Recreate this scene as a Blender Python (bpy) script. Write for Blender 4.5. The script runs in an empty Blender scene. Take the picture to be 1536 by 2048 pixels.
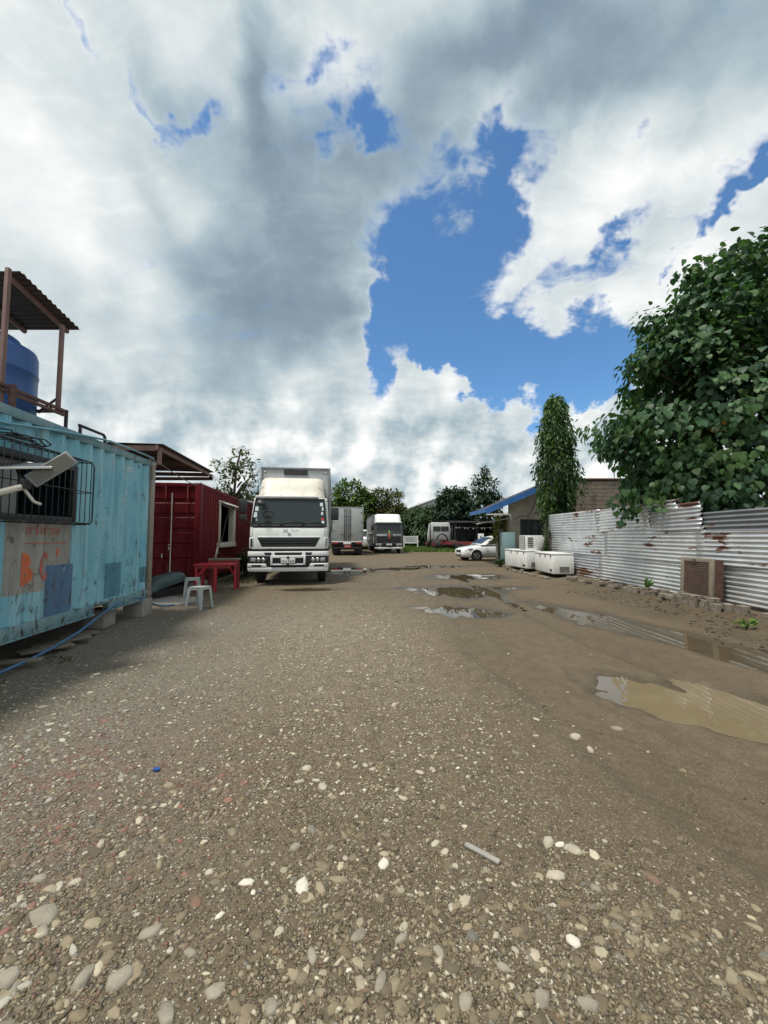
import bpy, bmesh, math, random
import numpy as np
from mathutils import Vector, Matrix

random.seed(7)
rng = np.random.default_rng(11)
R = math.radians
scene = bpy.context.scene
C = scene.collection

# ---------------------------------------------------------------- camera
cam_data = bpy.data.cameras.new('camera')
cam = bpy.data.objects.new('camera', cam_data)
C.objects.link(cam)
cam_data.sensor_fit = 'HORIZONTAL'
cam_data.sensor_width = 36.0
cam_data.lens = 18.02
cam_data.clip_start = 0.05
cam_data.clip_end = 2000.0
cam.location = (0, 0, 1.5)
cam.rotation_euler = (R(90 + 3.57), 0, 0)
scene.camera = cam

# ---------------------------------------------------------------- colour management and render
scene.view_settings.view_transform = 'Standard'
scene.view_settings.look = 'None'
scene.view_settings.exposure = 0.0
scene.view_settings.gamma = 1.0
scene.view_settings.use_curve_mapping = False
scene.render.engine = 'CYCLES'
scene.cycles.max_bounces = 6
scene.cycles.diffuse_bounces = 3
scene.cycles.glossy_bounces = 3
scene.cycles.transmission_bounces = 4
scene.cycles.transparent_max_bounces = 6
scene.cycles.use_denoising = True
scene.cycles.use_adaptive_sampling = True
scene.cycles.adaptive_threshold = 0.01


# ---------------------------------------------------------------- node expressions
class X:
    """A socket with arithmetic: builds math nodes."""
    def __init__(self, nt, s):
        self.nt, self.s = nt, s

    def _m(self, op, *args, clamp=False):
        n = self.nt.nodes.new('ShaderNodeMath')
        n.operation = op
        n.use_clamp = clamp
        for i, a in enumerate((self,) + args):
            if isinstance(a, X):
                self.nt.links.new(a.s, n.inputs[i])
            else:
                n.inputs[i].default_value = a
        return X(self.nt, n.outputs[0])

    def __add__(self, o): return self._m('ADD', o)
    def __radd__(self, o): return self._m('ADD', o)
    def __mul__(self, o): return self._m('MULTIPLY', o)
    def __rmul__(self, o): return self._m('MULTIPLY', o)
    def __sub__(self, o): return self._m('SUBTRACT', o)
    def __rsub__(self, o): return (self * -1.0) + o
    def __truediv__(self, o): return self._m('DIVIDE', o)
    def clamp(self): return self._m('ADD', 0.0, clamp=True)
    def max(self, o): return self._m('MAXIMUM', o)
    def min(self, o): return self._m('MINIMUM', o)
    def abs(self): return self._m('ABSOLUTE')
    def pow(self, o): return self._m('POWER', o)
    def sin(self): return self._m('SINE')
    def frac(self): return self._m('FRACT')
    def gt(self, o): return self._m('GREATER_THAN', o)
    def lt(self, o): return self._m('LESS_THAN', o)

    def smooth(self, a, b, lo=0.0, hi=1.0):
        n = self.nt.nodes.new('ShaderNodeMapRange')
        n.interpolation_type = 'SMOOTHSTEP'
        self.nt.links.new(self.s, n.inputs['Value'])
        n.inputs['From Min'].default_value = a
        n.inputs['From Max'].default_value = b
        n.inputs['To Min'].default_value = lo
        n.inputs['To Max'].default_value = hi
        return X(self.nt, n.outputs[0])


class G:
    """Graph helper round a node tree."""
    def __init__(self, nt):
        self.nt = nt

    def node(self, t, **kw):
        n = self.nt.nodes.new(t)
        for k, v in kw.items():
            setattr(n, k, v)
        return n

    def put(self, node, name, val):
        s = node.inputs[name] if isinstance(name, (str, int)) else name
        if isinstance(val, X):
            self.nt.links.new(val.s, s)
        elif hasattr(val, 'is_output'):
            self.nt.links.new(val, s)
        else:
            s.default_value = val

    def sep(self, v):
        n = self.node('ShaderNodeSeparateXYZ')
        self.put(n, 0, v)
        return [X(self.nt, o) for o in n.outputs]

    def comb(self, x, y, z=0.0):
        n = self.node('ShaderNodeCombineXYZ')
        for i, a in enumerate((x, y, z)):
            self.put(n, i, a)
        return X(self.nt, n.outputs[0])

    def vadd(self, a, b):
        n = self.node('ShaderNodeVectorMath', operation='ADD')
        self.put(n, 0, a); self.put(n, 1, b)
        return X(self.nt, n.outputs[0])

    def vmul(self, a, b):
        n = self.node('ShaderNodeVectorMath', operation='MULTIPLY')
        self.put(n, 0, a); self.put(n, 1, b)
        return X(self.nt, n.outputs[0])

    def vlen(self, a):
        n = self.node('ShaderNodeVectorMath', operation='LENGTH')
        self.put(n, 0, a)
        return X(self.nt, n.outputs['Value'])

    def noise(self, vec, scale, detail=4.0, rough=0.55, dist=0.0, dims='3D', color=False):
        n = self.node('ShaderNodeTexNoise', noise_dimensions=dims)
        if vec is not None:
            self.put(n, 'Vector', vec)
        n.inputs['Scale'].default_value = scale
        n.inputs['Detail'].default_value = detail
        n.inputs['Roughness'].default_value = rough
        n.inputs['Distortion'].default_value = dist
        return X(self.nt, n.outputs['Color' if color else 0])

    def voronoi(self, vec, scale, feature='F1', out='Distance', rand=1.0):
        n = self.node('ShaderNodeTexVoronoi', feature=feature)
        if vec is not None:
            self.put(n, 'Vector', vec)
        n.inputs['Scale'].default_value = scale
        n.inputs['Randomness'].default_value = rand
        return X(self.nt, n.outputs[out])

    def mapping(self, vec, loc=(0, 0, 0), rot=(0, 0, 0), scale=(1, 1, 1), kind='POINT'):
        n = self.node('ShaderNodeMapping', vector_type=kind)
        self.put(n, 'Vector', vec)
        n.inputs['Location'].default_value = loc
        n.inputs['Rotation'].default_value = rot
        n.inputs['Scale'].default_value = scale
        return X(self.nt, n.outputs[0])

    def ramp(self, fac, stops, mode='LINEAR'):
        n = self.node('ShaderNodeValToRGB')
        self.put(n, 0, fac)
        cr = n.color_ramp
        cr.interpolation = mode
        while len(cr.elements) < len(stops):
            cr.elements.new(0.5)
        for e, (p, c) in zip(cr.elements, stops):
            e.position = p
            e.color = (*c, 1.0) if len(c) == 3 else c
        return X(self.nt, n.outputs[0])

    def mix(self, fac, a, b, blend='MIX'):
        n = self.node('ShaderNodeMix', data_type='RGBA', blend_type=blend)
        self.put(n, 0, fac)
        self.put(n, 6, a if isinstance(a, X) else (*a, 1.0))
        self.put(n, 7, b if isinstance(b, X) else (*b, 1.0))
        return X(self.nt, n.outputs[2])

    def blob(self, p, b):
        """soft ellipse round (u, v), one in the middle and zero at the rim"""
        u, v, ru, rv, rot, amp = b
        q = self.mapping(p, loc=(u, v, 0), rot=(0, 0, R(rot)), scale=(ru, rv, 1), kind='TEXTURE')
        return self.vlen(q).smooth(0.0, 1.45, amp, 0.0)

    def blobs(self, p, items):
        tot = None
        for b in items:
            e = self.blob(p, b)
            tot = e if tot is None else tot + e
        return tot


# ---------------------------------------------------------------- sky: clear air with a broken deck of cloud
SUN_EL, SUN_AZ = R(69), R(-125)      # azimuth clockwise from +Y: high, from the left and a little behind
HOLES = [(0.072, 0.295, 0.0911, 0.1153, 20, 1.2), (0.111, 0.386, 0.0536, 0.0564, 40, 0.9), (0.151, 0.415, 0.0483, 0.0295, 10, 0.75), (0.173, 0.225, 0.1742, 0.0639, 0, 1.2), (0.248, 0.187, 0.0802, 0.0454, 10, 1.1), (0.001, 0.211, 0.0306, 0.0637, 0, 1.0), (0.029, 0.28, 0.0557, 0.0929, 0, 0.75), (0.34, 0.334, 0.0746, 0.0149, 32, 0.72), (0.234, 0.331, 0.0623, 0.0114, 22, 0.62), (0.276, 0.387, 0.0124, 0.0105, 50, 0.5), (0.201, 0.303, 0.0603, 0.011, 14, 0.5), (0.308, 0.313, 0.0749, 0.0075, 28, 0.4), (-0.03, 0.475, 0.0335, 0.0243, -40, 0.66), (-0.002, 0.458, 0.0413, 0.0165, -15, 0.62), (-0.042, 0.426, 0.0113, 0.0225, -20, 0.55), (-0.083, 0.496, 0.0156, 0.0156, 0, 0.5), (0.369, 0.343, 0.033, 0.0091, 30, 0.6), (-0.241, 0.429, 0.0413, 0.0126, -45, 0.6), (-0.201, 0.436, 0.0111, 0.0304, -30, 0.6), (-0.302, 0.462, 0.0239, 0.0087, -45, 0.6), (-0.336, 0.486, 0.0201, 0.0096, -40, 0.6), (-0.309, 0.493, 0.0083, 0.0167, -30, 0.45)]
MASS = [(0.017, 0.235, 0.0328, 0.0303, -10, 0.95), (0.04, 0.19, 0.0446, 0.0351, -20, 1.0), (0.097, 0.179, 0.0468, 0.03, 10, 1.0), (0.167, 0.163, 0.0444, 0.0308, 0, 1.0), (0.113, 0.123, 0.1621, 0.0499, 0, 0.9), (0.008, 0.124, 0.0778, 0.0454, 0, 0.6), (0.258, 0.134, 0.0424, 0.0201, 20, 0.9), (0.199, 0.37, 0.0689, 0.0291, 15, 0.45), (0.279, 0.29, 0.0595, 0.0273, 15, 0.75), (0.192, 0.281, 0.0558, 0.0223, -5, 0.3), (0.315, 0.264, 0.0376, 0.0188, 20, 0.5), (-0.156, 0.481, 0.0304, 0.0557, 0, 0.6), (-0.042, 0.268, 0.0311, 0.0683, 0, 0.55), (0.122, 0.415, 0.0164, 0.0219, 0, 0.3), (0.104, 0.459, 0.0427, 0.0187, 0, 0.5)]
DARK = [(-0.121, 0.372, 0.1307, 0.1307, 20, 1.0), (-0.168, 0.278, 0.1383, 0.0864, -5, 0.75), (-0.233, 0.211, 0.1257, 0.0492, 0, 0.45), (-0.072, 0.419, 0.0787, 0.0843, 0, 0.45), (-0.136, 0.476, 0.0362, 0.0775, -10, 0.75), (0.036, 0.407, 0.0801, 0.0972, 30, 0.75), (-0.054, 0.285, 0.0553, 0.0922, 0, 0.35), (0.243, 0.493, 0.2373, 0.0685, 12, 1.0), (0.095, 0.504, 0.1334, 0.0564, 0, 0.7), (0.362, 0.444, 0.0788, 0.0512, 0, 0.6), (0.221, 0.446, 0.1223, 0.0293, 25, 0.4), (-0.256, 0.484, 0.0773, 0.0318, -40, 0.18), (-0.227, 0.452, 0.0631, 0.0291, -40, 0.28), (0.072, 0.136, 0.1147, 0.0382, 0, 0.35), (0.171, 0.139, 0.0533, 0.0355, 0, 0.3), (0.02, 0.223, 0.0317, 0.0254, 0, 0.35)]
LIGHT = [(-0.342, 0.333, 0.1232, 0.0704, -38, 0.58), (-0.301, 0.286, 0.0579, 0.0434, 0, 0.4), (0.23, 0.363, 0.0923, 0.0359, 20, 0.75), (0.294, 0.287, 0.0824, 0.0339, 20, 0.65), (0.359, 0.374, 0.0663, 0.0456, 35, 0.45), (-0.237, 0.371, 0.0229, 0.0306, 0, 0.5), (-0.133, 0.128, 0.2593, 0.0556, 0, 0.34), (0.06, 0.092, 0.2702, 0.0515, 0, 0.22), (-0.077, 0.507, 0.0568, 0.0284, -20, 0.7), (0.099, 0.459, 0.0589, 0.0241, -15, 0.75), (-0.094, 0.487, 0.0209, 0.0314, -30, 0.6), (0.084, 0.183, 0.0188, 0.0151, 0, 0.6), (0.011, 0.175, 0.0167, 0.0167, 0, 0.6), (-0.112, 0.197, 0.0433, 0.0433, 0, 0.3), (-0.351, 0.402, 0.0667, 0.0375, -38, 0.42), (-0.218, 0.498, 0.0564, 0.0329, -30, 0.3), (0.255, 0.14, 0.0479, 0.0213, 20, 0.6), (0.16, 0.432, 0.0263, 0.0158, -20, 0.5), (-0.025, 0.073, 0.1951, 0.039, 0, 0.15)]


world = bpy.data.worlds.new('World')
scene.world = world
world.use_nodes = True
wt = world.node_tree
wt.nodes.clear()
g = G(wt)
sky = g.node('ShaderNodeTexSky', sky_type='NISHITA')
sky.sun_disc = False
sky.sun_elevation = SUN_EL
sky.sun_rotation = SUN_AZ
sky.air_density = 1.0
sky.dust_density = 0.4
sky.ozone_density = 2.0
tc = g.node('ShaderNodeTexCoord')
direction = X(wt, tc.outputs['Generated'])
dx, dy, dz = g.sep(direction)
den = (dy + 1.0).max(0.08)
uv = g.comb(dx / den, dz.max(0.0) / den, 0.0)
# flat cloud-layer coordinates: streaks run towards the horizon
zz = dz.max(0.0) + 0.22
plane = g.comb(dx / zz, dy / zz, 0.0)
# wind-drawn streaks fan out from the middle of the horizon
w1 = g.noise(direction, 4.5, 2.0, 0.6, color=True)
w2 = g.noise(direction, 17.0, 3.0, 0.62, color=True)
c1 = g.vadd(w1, (-.5, -.5, -.5))
uvw = g.vadd(uv, g.vadd(g.vmul(c1, (.17, .17, 0)), g.vmul(g.vadd(w2, (-.5, -.5, -.5)), (.075, .075, 0))))
soft = g.vadd(uv, g.vmul(c1, (.12, .12, 0)))
uvd = g.vadd(uv, g.vadd(g.vmul(c1, (.19, .19, 0)), g.vmul(g.vadd(w2, (-.5, -.5, -.5)), (.05, .05, 0))))
streak = g.noise(g.mapping(g.vadd(plane, g.vmul(c1, (.22, .22, 0))), rot=(0, 0, R(-38)), scale=(1.0, 4.2, 1.0)), 1.6, 5.0, 0.6)
puff = g.noise(direction, 8.0, 5.0, 0.58)
puff_lit = g.noise(g.vadd(direction, (-.030, .0, .036)), 8.0, 3.0, 0.5)
fine = g.noise(direction, 40.0, 3.0, 0.6)
low = dz.smooth(0.16, 0.42, 1.0, 0.0)                      # heaped cloud low down, drawn-out cloud above
wisp = g.noise(g.mapping(g.vadd(plane, g.vmul(c1, (.35, .35, 0))), rot=(0, 0, R(-34)), scale=(1.0, 3.2, 1.0)), 6.5, 4.0, 0.62)
form = (puff - 0.5) * (low * 0.55 + 0.65) + (streak - 0.5) * (low * -1.0 + 1.25) + (fine - 0.5) * 0.40 + (wisp - 0.5) * (low * -0.75 + 0.85)
cover = 0.97 - g.blobs(uvw, HOLES) + g.blobs(uvw, MASS) + form * 0.92
cover = cover + dz.smooth(0.0, 0.2, 0.35, 0.0)
alpha = cover.smooth(0.12, 0.92)
relief = (puff - puff_lit) * (low * 1.7 + 0.3)
lightness = 0.70 - g.blobs(uvd, DARK) * 0.385 + g.blobs(soft, LIGHT) * 0.32 + relief * 0.85 \
    + (streak - 0.5) * (low * -0.25 + 0.38) + (puff - 0.5) * (low * 0.30 + 0.14) + (wisp - 0.5) * 0.20
# thin edges let more light through
lightness = lightness + cover.smooth(0.40, 1.05, 0.20, 0.0)
cloud = g.ramp(lightness, [(0.0, (.175, .240, .305)), (0.25, (.270, .350, .420)), (0.5, (.430, .535, .590)),
                           (0.75, (.700, .765, .780)), (1.0, (1.02, 1.03, 1.01))])
BG = 0.1
cloud = g.vmul(cloud, (1 / BG, 1 / BG, 1 / BG))
blue = g.vmul(X(wt, sky.outputs[0]), (.98, 1.42, 1.66))
total = g.mix(alpha, blue, cloud)
bg = g.node('ShaderNodeBackground')
g.put(bg, 'Color', total)
bg.inputs['Strength'].default_value = BG
out = g.node('ShaderNodeOutputWorld')
wt.links.new(bg.outputs[0], out.inputs[0])
world.cycles.sampling_method = 'MANUAL'
world.cycles.sample_map_resolution = 512

# ---------------------------------------------------------------- sun behind thin cloud
sun_data = bpy.data.lights.new('sun', 'SUN')
sun_data.energy = 3.9
sun_data.angle = R(10)
sun_data.color = (1.0, .955, .88)
sun = bpy.data.objects.new('sun', sun_data)
C.objects.link(sun)
to_sun = Vector((math.sin(SUN_AZ) * math.cos(SUN_EL), math.cos(SUN_AZ) * math.cos(SUN_EL), math.sin(SUN_EL)))
sun.rotation_euler = to_sun.to_track_quat('Z', 'Y').to_euler()
sun.location = (-20, -8, 40)



# ---------------------------------------------------------------- object helpers
def link(o, parent=None):
    C.objects.link(o)
    if parent is not None:
        o.parent = parent
    return o


def tag(o, label, cat, group=None):
    o['label'] = label
    o['category'] = cat
    if group:
        o['group'] = group
    return o


def thing(name, label, cat, loc=(0, 0, 0), rotz=0.0, group=None):
    o = bpy.data.objects.new(name, None)
    o.empty_display_size = 0.2
    link(o)
    o.location = loc
    o.rotation_euler = (0, 0, rotz)
    return tag(o, label, cat, group)


def structure(o):
    o['kind'] = 'structure'
    return o


def stuff(o):
    o['kind'] = 'stuff'
    return o


def frame_of(d):
    """two unit vectors across direction d"""
    d = d.normalized()
    a = Vector((0, 0, 1)) if abs(d.z) < 0.9 else Vector((1, 0, 0))
    u = d.cross(a).normalized()
    return u, d.cross(u).normalized()


class MB:
    """collects faces for one mesh"""
    def __init__(self):
        self.v, self.f = [], []

    def add(self, vs, fs):
        n = len(self.v)
        self.v.extend([tuple(p) for p in vs])
        self.f.extend([tuple(i + n for i in q) for q in fs])
        return self

    def box(self, x0, x1, y0, y1, z0, z1):
        return self.add([(x0, y0, z0), (x1, y0, z0), (x1, y1, z0), (x0, y1, z0), (x0, y0, z1), (x1, y0, z1), (x1, y1, z1), (x0, y1, z1)],
                        [(0, 3, 2, 1), (4, 5, 6, 7), (0, 1, 5, 4), (1, 2, 6, 5), (2, 3, 7, 6), (3, 0, 4, 7)])

    def obox(self, c, size, M=None):
        """box of given size round c, turned by matrix M"""
        hx, hy, hz = (s / 2 for s in size)
        vs = [Vector((sx * hx, sy * hy, sz * hz)) for sz in (-1, 1) for sx, sy in ((-1, -1), (1, -1), (1, 1), (-1, 1))]
        if M is not None:
            vs = [M @ p for p in vs]
        c = Vector(c)
        return self.add([p + c for p in vs], [(0, 3, 2, 1), (4, 5, 6, 7), (0, 1, 5, 4), (1, 2, 6, 5), (2, 3, 7, 6), (3, 0, 4, 7)])

    def beam(self, a, b, w, h):
        """rectangular bar from a to b; w is its level width, h its depth"""
        a, b = Vector(a), Vector(b)
        d = (b - a).normalized()
        side = d.cross(Vector((0, 0, 1)))
        side = side.normalized() if side.length > 1e-4 else Vector((1, 0, 0))
        up = side.cross(d).normalized()
        vs = []
        for p in (a, b):
            for s, t in ((-1, -1), (1, -1), (1, 1), (-1, 1)):
                vs.append(p + side * s * w / 2 + up * t * h / 2)
        return self.add(vs, [(0, 1, 2, 3), (7, 6, 5, 4), (0, 4, 5, 1), (1, 5, 6, 2), (2, 6, 7, 3), (3, 7, 4, 0)])

    def tube(self, pts, r, n=8, cap=True):
        pts = [Vector(p) for p in pts]
        rs = r if isinstance(r, (list, tuple)) else [r] * len(pts)
        vs, fs = [], []
        u = None
        for i, p in enumerate(pts):
            d = (pts[min(i + 1, len(pts) - 1)] - pts[max(i - 1, 0)])
            if u is None:
                u, w = frame_of(d)
            else:
                d = d.normalized()
                u = (u - d * u.dot(d)).normalized()
                w = d.cross(u)
            for k in range(n):
                a = 2 * math.pi * k / n
                vs.append(p + (u * math.cos(a) + w * math.sin(a)) * rs[i])
        for i in range(len(pts) - 1):
            for k in range(n):
                fs.append((i * n + k, i * n + (k + 1) % n, (i + 1) * n + (k + 1) % n, (i + 1) * n + k))
        if cap:
            fs.append(tuple(range(n))[::-1])
            fs.append(tuple((len(pts) - 1) * n + k for k in range(n)))
        return self.add(vs, fs)

    def lathe(self, prof, n=32, axis='z', c=(0, 0, 0)):
        vs, fs = [], []
        for r, h in prof:
            for k in range(n):
                a = 2 * math.pi * k / n
                p = (r * math.cos(a), r * math.sin(a), h)
                if axis == 'x':
                    p = (h, p[0], p[1])
                elif axis == 'y':
                    p = (p[0], h, p[1])
                vs.append((p[0] + c[0], p[1] + c[1], p[2] + c[2]))
        for i in range(len(prof) - 1):
            for k in range(n):
                fs.append((i * n + k, i * n + (k + 1) % n, (i + 1) * n + (k + 1) % n, (i + 1) * n + k))
        fs.append(tuple(range(n))[::-1])
        fs.append(tuple((len(prof) - 1) * n + k for k in range(n)))
        return self.add(vs, fs)

    def prism(self, poly, axis, a, b):
        """polygon extruded along an axis: 'x' takes (y, z), 'y' takes (x, z), 'z' takes (x, y)"""
        def mk(p, h):
            return {'x': (h, p[0], p[1]), 'y': (p[0], h, p[1]), 'z': (p[0], p[1], h)}[axis]
        n = len(poly)
        vs = [mk(p, a) for p in poly] + [mk(p, b) for p in poly]
        fs = [tuple(range(n))[::-1], tuple(range(n, 2 * n))]
        fs += [(i, (i + 1) % n, n + (i + 1) % n, n + i) for i in range(n)]
        return self.add(vs, fs)

    def sheet(self, P, nu, nv, thick=None, normal=None):
        """grid of points P(i, j); with thick it gets a back offset along normal(i, j)"""
        vs = [Vector(P(i, j)) for j in range(nv + 1) for i in range(nu + 1)]
        w = nu + 1
        fs = [(j * w + i, j * w + i + 1, (j + 1) * w + i + 1, (j + 1) * w + i) for j in range(nv) for i in range(nu)]
        if thick:
            nrm = Vector(normal)
            m = len(vs)
            vs2 = [p - nrm * thick for p in vs]
            fb = [tuple(m + i for i in q[::-1]) for q in fs]
            rim = [j for j in range(w)] + [j * w + nu for j in range(1, nv + 1)] + [nv * w + i for i in range(nu - 1, -1, -1)] + [j * w for j in range(nv - 1, 0, -1)]
            fr = [(rim[(k + 1) % len(rim)], rim[k], m + rim[k], m + rim[(k + 1) % len(rim)]) for k in range(len(rim))]
            return self.add(vs + vs2, fs + fb + fr)
        return self.add(vs, fs)

    def mesh(self, name, mat, smooth=False):
        me = bpy.data.meshes.new(name)
        me.from_pydata(self.v, [], self.f)
        bm = bmesh.new()
        bm.from_mesh(me)
        bmesh.ops.recalc_face_normals(bm, faces=bm.faces)
        bm.to_mesh(me)
        bm.free()
        if mat is not None:
            me.materials.append(mat)
        if smooth:
            me.polygons.foreach_set('use_smooth', [True] * len(me.polygons))
        return me

    def build(self, name, mat, parent=None, smooth=False, bevel=0.0, loc=None):
        o = bpy.data.objects.new(name, self.mesh(name, mat, smooth))
        link(o, parent)
        if loc is not None:
            o.location = loc
        if bevel:
            m = o.modifiers.new('bevel', 'BEVEL')
            m.width = bevel
            m.segments = 2
            m.limit_method = 'ANGLE'
            m.angle_limit = R(35)
            if not smooth:
                o.data.polygons.foreach_set('use_smooth', [True] * len(o.data.polygons))
                m.harden_normals = False
                e = o.modifiers.new('edges', 'EDGE_SPLIT')
                e.split_angle = R(32)
        return o


def piece(name, mat, parent=None, **kw):
    """shortcut: make an MB, let the caller fill it, build later"""
    m = MB()
    m.done = lambda: m.build(name, mat, parent, **kw)
    return m


def copy_tree(o, parent=None):
    c = o.copy()
    link(c, parent)
    for ch in o.children:
        copy_tree(ch, c)
    return c


def lettering(text, size, name, mat, parent, M, drape=None, shear=0.0, extrude=0.0, cut=None, bold=0.0):
    """flat letters as a mesh; M places the text plane, drape(x, y) lifts each point along the plane normal"""
    cu = bpy.data.curves.new('letters', 'FONT')
    cu.body = text
    cu.size = size
    cu.shear = shear
    cu.offset = bold
    cu.align_x = 'CENTER'
    cu.align_y = 'CENTER'
    cu.fill_mode = 'FRONT'
    cu.resolution_u = 4
    tmp = bpy.data.objects.new('letters', cu)
    me = bpy.data.meshes.new_from_object(tmp)
    bm = bmesh.new()
    bm.from_mesh(me)
    if cut:
        for x in cut:
            bmesh.ops.bisect_plane(bm, geom=bm.verts[:] + bm.edges[:] + bm.faces[:], plane_co=(x, 0, 0), plane_no=(1, 0, 0))
    for v in bm.verts:
        v.co.z = drape(v.co.x, v.co.y) if drape else 0.0
        v.co = M @ v.co
    bm.to_mesh(me)
    bm.free()
    bpy.data.objects.remove(tmp)
    bpy.data.curves.remove(cu)
    me.name = name
    me.materials.clear()
    me.materials.append(mat)
    o = bpy.data.objects.new(name, me)
    return link(o, parent)


def raw_mesh(name, V, F, mat, col=None, smooth=False, normals_up=False):
    """numpy vertices and equal-sized faces to a mesh, with an optional colour per vertex"""
    me = bpy.data.meshes.new(name)
    V = np.asarray(V, dtype=np.float32)
    F = np.asarray(F, dtype=np.int32)
    k = F.shape[1]
    me.vertices.add(len(V))
    me.vertices.foreach_set('co', V.ravel())
    me.loops.add(F.size)
    me.loops.foreach_set('vertex_index', F.ravel())
    me.polygons.add(len(F))
    me.polygons.foreach_set('loop_start', np.arange(0, F.size, k, dtype=np.int32))
    me.polygons.foreach_set('loop_total', np.full(len(F), k, dtype=np.int32))
    if smooth:
        me.polygons.foreach_set('use_smooth', np.ones(len(F), dtype=bool))
    me.update(calc_edges=True)
    if col is not None:
        a = me.attributes.new('col', 'FLOAT_COLOR', 'POINT')
        col = np.asarray(col, dtype=np.float32)
        if col.shape[1] == 3:
            col = np.concatenate([col, np.ones((len(col), 1), np.float32)], 1)
        a.data.foreach_set('color', col.ravel())
    me.materials.append(mat)
    me.validate()
    return me


# ---------------------------------------------------------------- materials
def new_mat(name):
    m = bpy.data.materials.new(name)
    m.use_nodes = True
    nt = m.node_tree
    nt.nodes.clear()
    gg = G(nt)
    bsdf = gg.node('ShaderNodeBsdfPrincipled')
    o = gg.node('ShaderNodeOutputMaterial')
    nt.links.new(bsdf.outputs[0], o.inputs[0])
    gg.bsdf, gg.out = bsdf, o
    tcn = gg.node('ShaderNodeTexCoord')
    gg.obj = X(nt, tcn.outputs['Object'])
    gg.pos = X(nt, gg.node('ShaderNodeNewGeometry').outputs['Position'])
    return m, gg


def add_bump(gg, height, strength=0.4, dist=0.01):
    b = gg.node('ShaderNodeBump')
    b.inputs['Strength'].default_value = strength
    b.inputs['Distance'].default_value = dist
    gg.put(b, 'Height', height)
    gg.nt.links.new(b.outputs[0], gg.bsdf.inputs['Normal'])


def plain(name, col, rough=0.6, metal=0.0, var=0.18, vscale=4.0, dirt=0.0, dirt_col=(.12, .09, .06), dscale=2.5, bump=0.0, bscale=40.0, ior=1.5, coat=0.0, world_space=True):
    """painted or moulded surface with uneven tone, optional dirt and fine relief"""
    m, gg = new_mat(name)
    p = gg.pos if world_space else gg.obj
    n = gg.noise(p, vscale, 5.0, 0.6)
    lo = tuple(c * (1 - var) for c in col)
    hi = tuple(min(c * (1 + var), 1.0) for c in col)
    c = gg.ramp(n, [(0.3, lo), (0.7, hi)])
    r = n * 0.15 + (rough - 0.075)
    if dirt:
        d = gg.noise(gg.mapping(p, scale=(1, 1, .35)), dscale, 7.0, 0.68)
        d = d.smooth(0.48, 0.75) * dirt
        c = gg.mix(d, c, dirt_col)
        r = r + d * 0.3
    gg.put(gg.bsdf, 'Base Color', c)
    gg.put(gg.bsdf, 'Roughness', r.clamp())
    gg.bsdf.inputs['Metallic'].default_value = metal
    gg.bsdf.inputs['IOR'].default_value = ior
    if coat:
        gg.bsdf.inputs['Coat Weight'].default_value = coat
        gg.bsdf.inputs['Coat Roughness'].default_value = 0.08
    if bump:
        add_bump(gg, gg.noise(p, bscale, 5.0, 0.6), bump)
    return m


def attr_mat(name, rough=0.8, translucent=0.0, bump=0.0, bscale=60.0, spec=0.5, grain=0.25, gscale=40.0):
    """colour from the per-vertex attribute, broken up by fine grain"""
    m, gg = new_mat(name)
    a = gg.node('ShaderNodeAttribute', attribute_name='col')
    c = X(gg.nt, a.outputs['Color'])
    n = gg.noise(gg.pos, gscale, 3.0, 0.6)
    v = n * (2 * grain) + (1 - grain)
    c = gg.vmul(c, gg.comb(v, v, v))
    gg.put(gg.bsdf, 'Base Color', c)
    gg.bsdf.inputs['Roughness'].default_value = rough
    gg.bsdf.inputs['Specular IOR Level'].default_value = spec
    if bump:
        add_bump(gg, gg.noise(gg.pos, bscale, 4.0, 0.6), bump)
    if translucent:
        t = gg.node('ShaderNodeBsdfTranslucent')
        gg.put(t, 'Color', gg.vmul(c, (1.5, 1.7, .7)))
        mx = gg.node('ShaderNodeMixShader')
        mx.inputs[0].default_value = translucent
        gg.nt.links.new(gg.bsdf.outputs[0], mx.inputs[1])
        gg.nt.links.new(t.outputs[0], mx.inputs[2])
        gg.nt.links.new(mx.outputs[0], gg.out.inputs[0])
    return m


MAT = {}
MAT['stone'] = attr_mat('stone', 0.85, bump=0.5, bscale=70, grain=0.3)
MAT['leaf'] = attr_mat('leaf', 0.5, translucent=0.25, grain=0.15, gscale=12, spec=0.3)
MAT['leaf_far'] = attr_mat('leaf_far', 0.6, translucent=0.2, grain=0.15, gscale=3, spec=0.3)
MAT['grass'] = attr_mat('grass', 0.6, translucent=0.25, grain=0.1, spec=0.3)
MAT['bark'] = plain('bark', (.10, .075, .05), 0.9, var=0.4, vscale=9, bump=0.7, bscale=30)
MAT['rubber'] = plain('rubber', (.018, .018, .018), 0.8, var=0.3, dirt=0.5, dirt_col=(.07, .055, .04))
MAT['black'] = plain('black', (.014, .014, .015), 0.5, var=0.3)
MAT['black_plastic'] = plain('black_plastic', (.022, .023, .025), 0.45, var=0.25, dirt=0.25, dirt_col=(.07, .06, .05))
MAT['truck_white'] = plain('truck_white', (.78, .81, .77), 0.35, var=0.04, dirt=0.2, dirt_col=(.30, .27, .21), dscale=1.6, coat=0.35)
MAT['clean_white'] = plain('clean_white', (.78, .79, .78), 0.35, var=0.03, dirt=0.06, coat=0.3)
MAT['cream'] = plain('cream', (.62, .585, .50), 0.45, var=0.06, dirt=0.32, dirt_col=(.36, .31, .23), dscale=1.8)
MAT['box_grey'] = plain('box_grey', (.44, .46, .455), 0.45, var=0.06, dirt=0.25, dirt_col=(.2, .19, .17), dscale=1.2)
MAT['chrome'] = plain('chrome', (.62, .63, .64), 0.22, metal=0.9, var=0.1)
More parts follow.
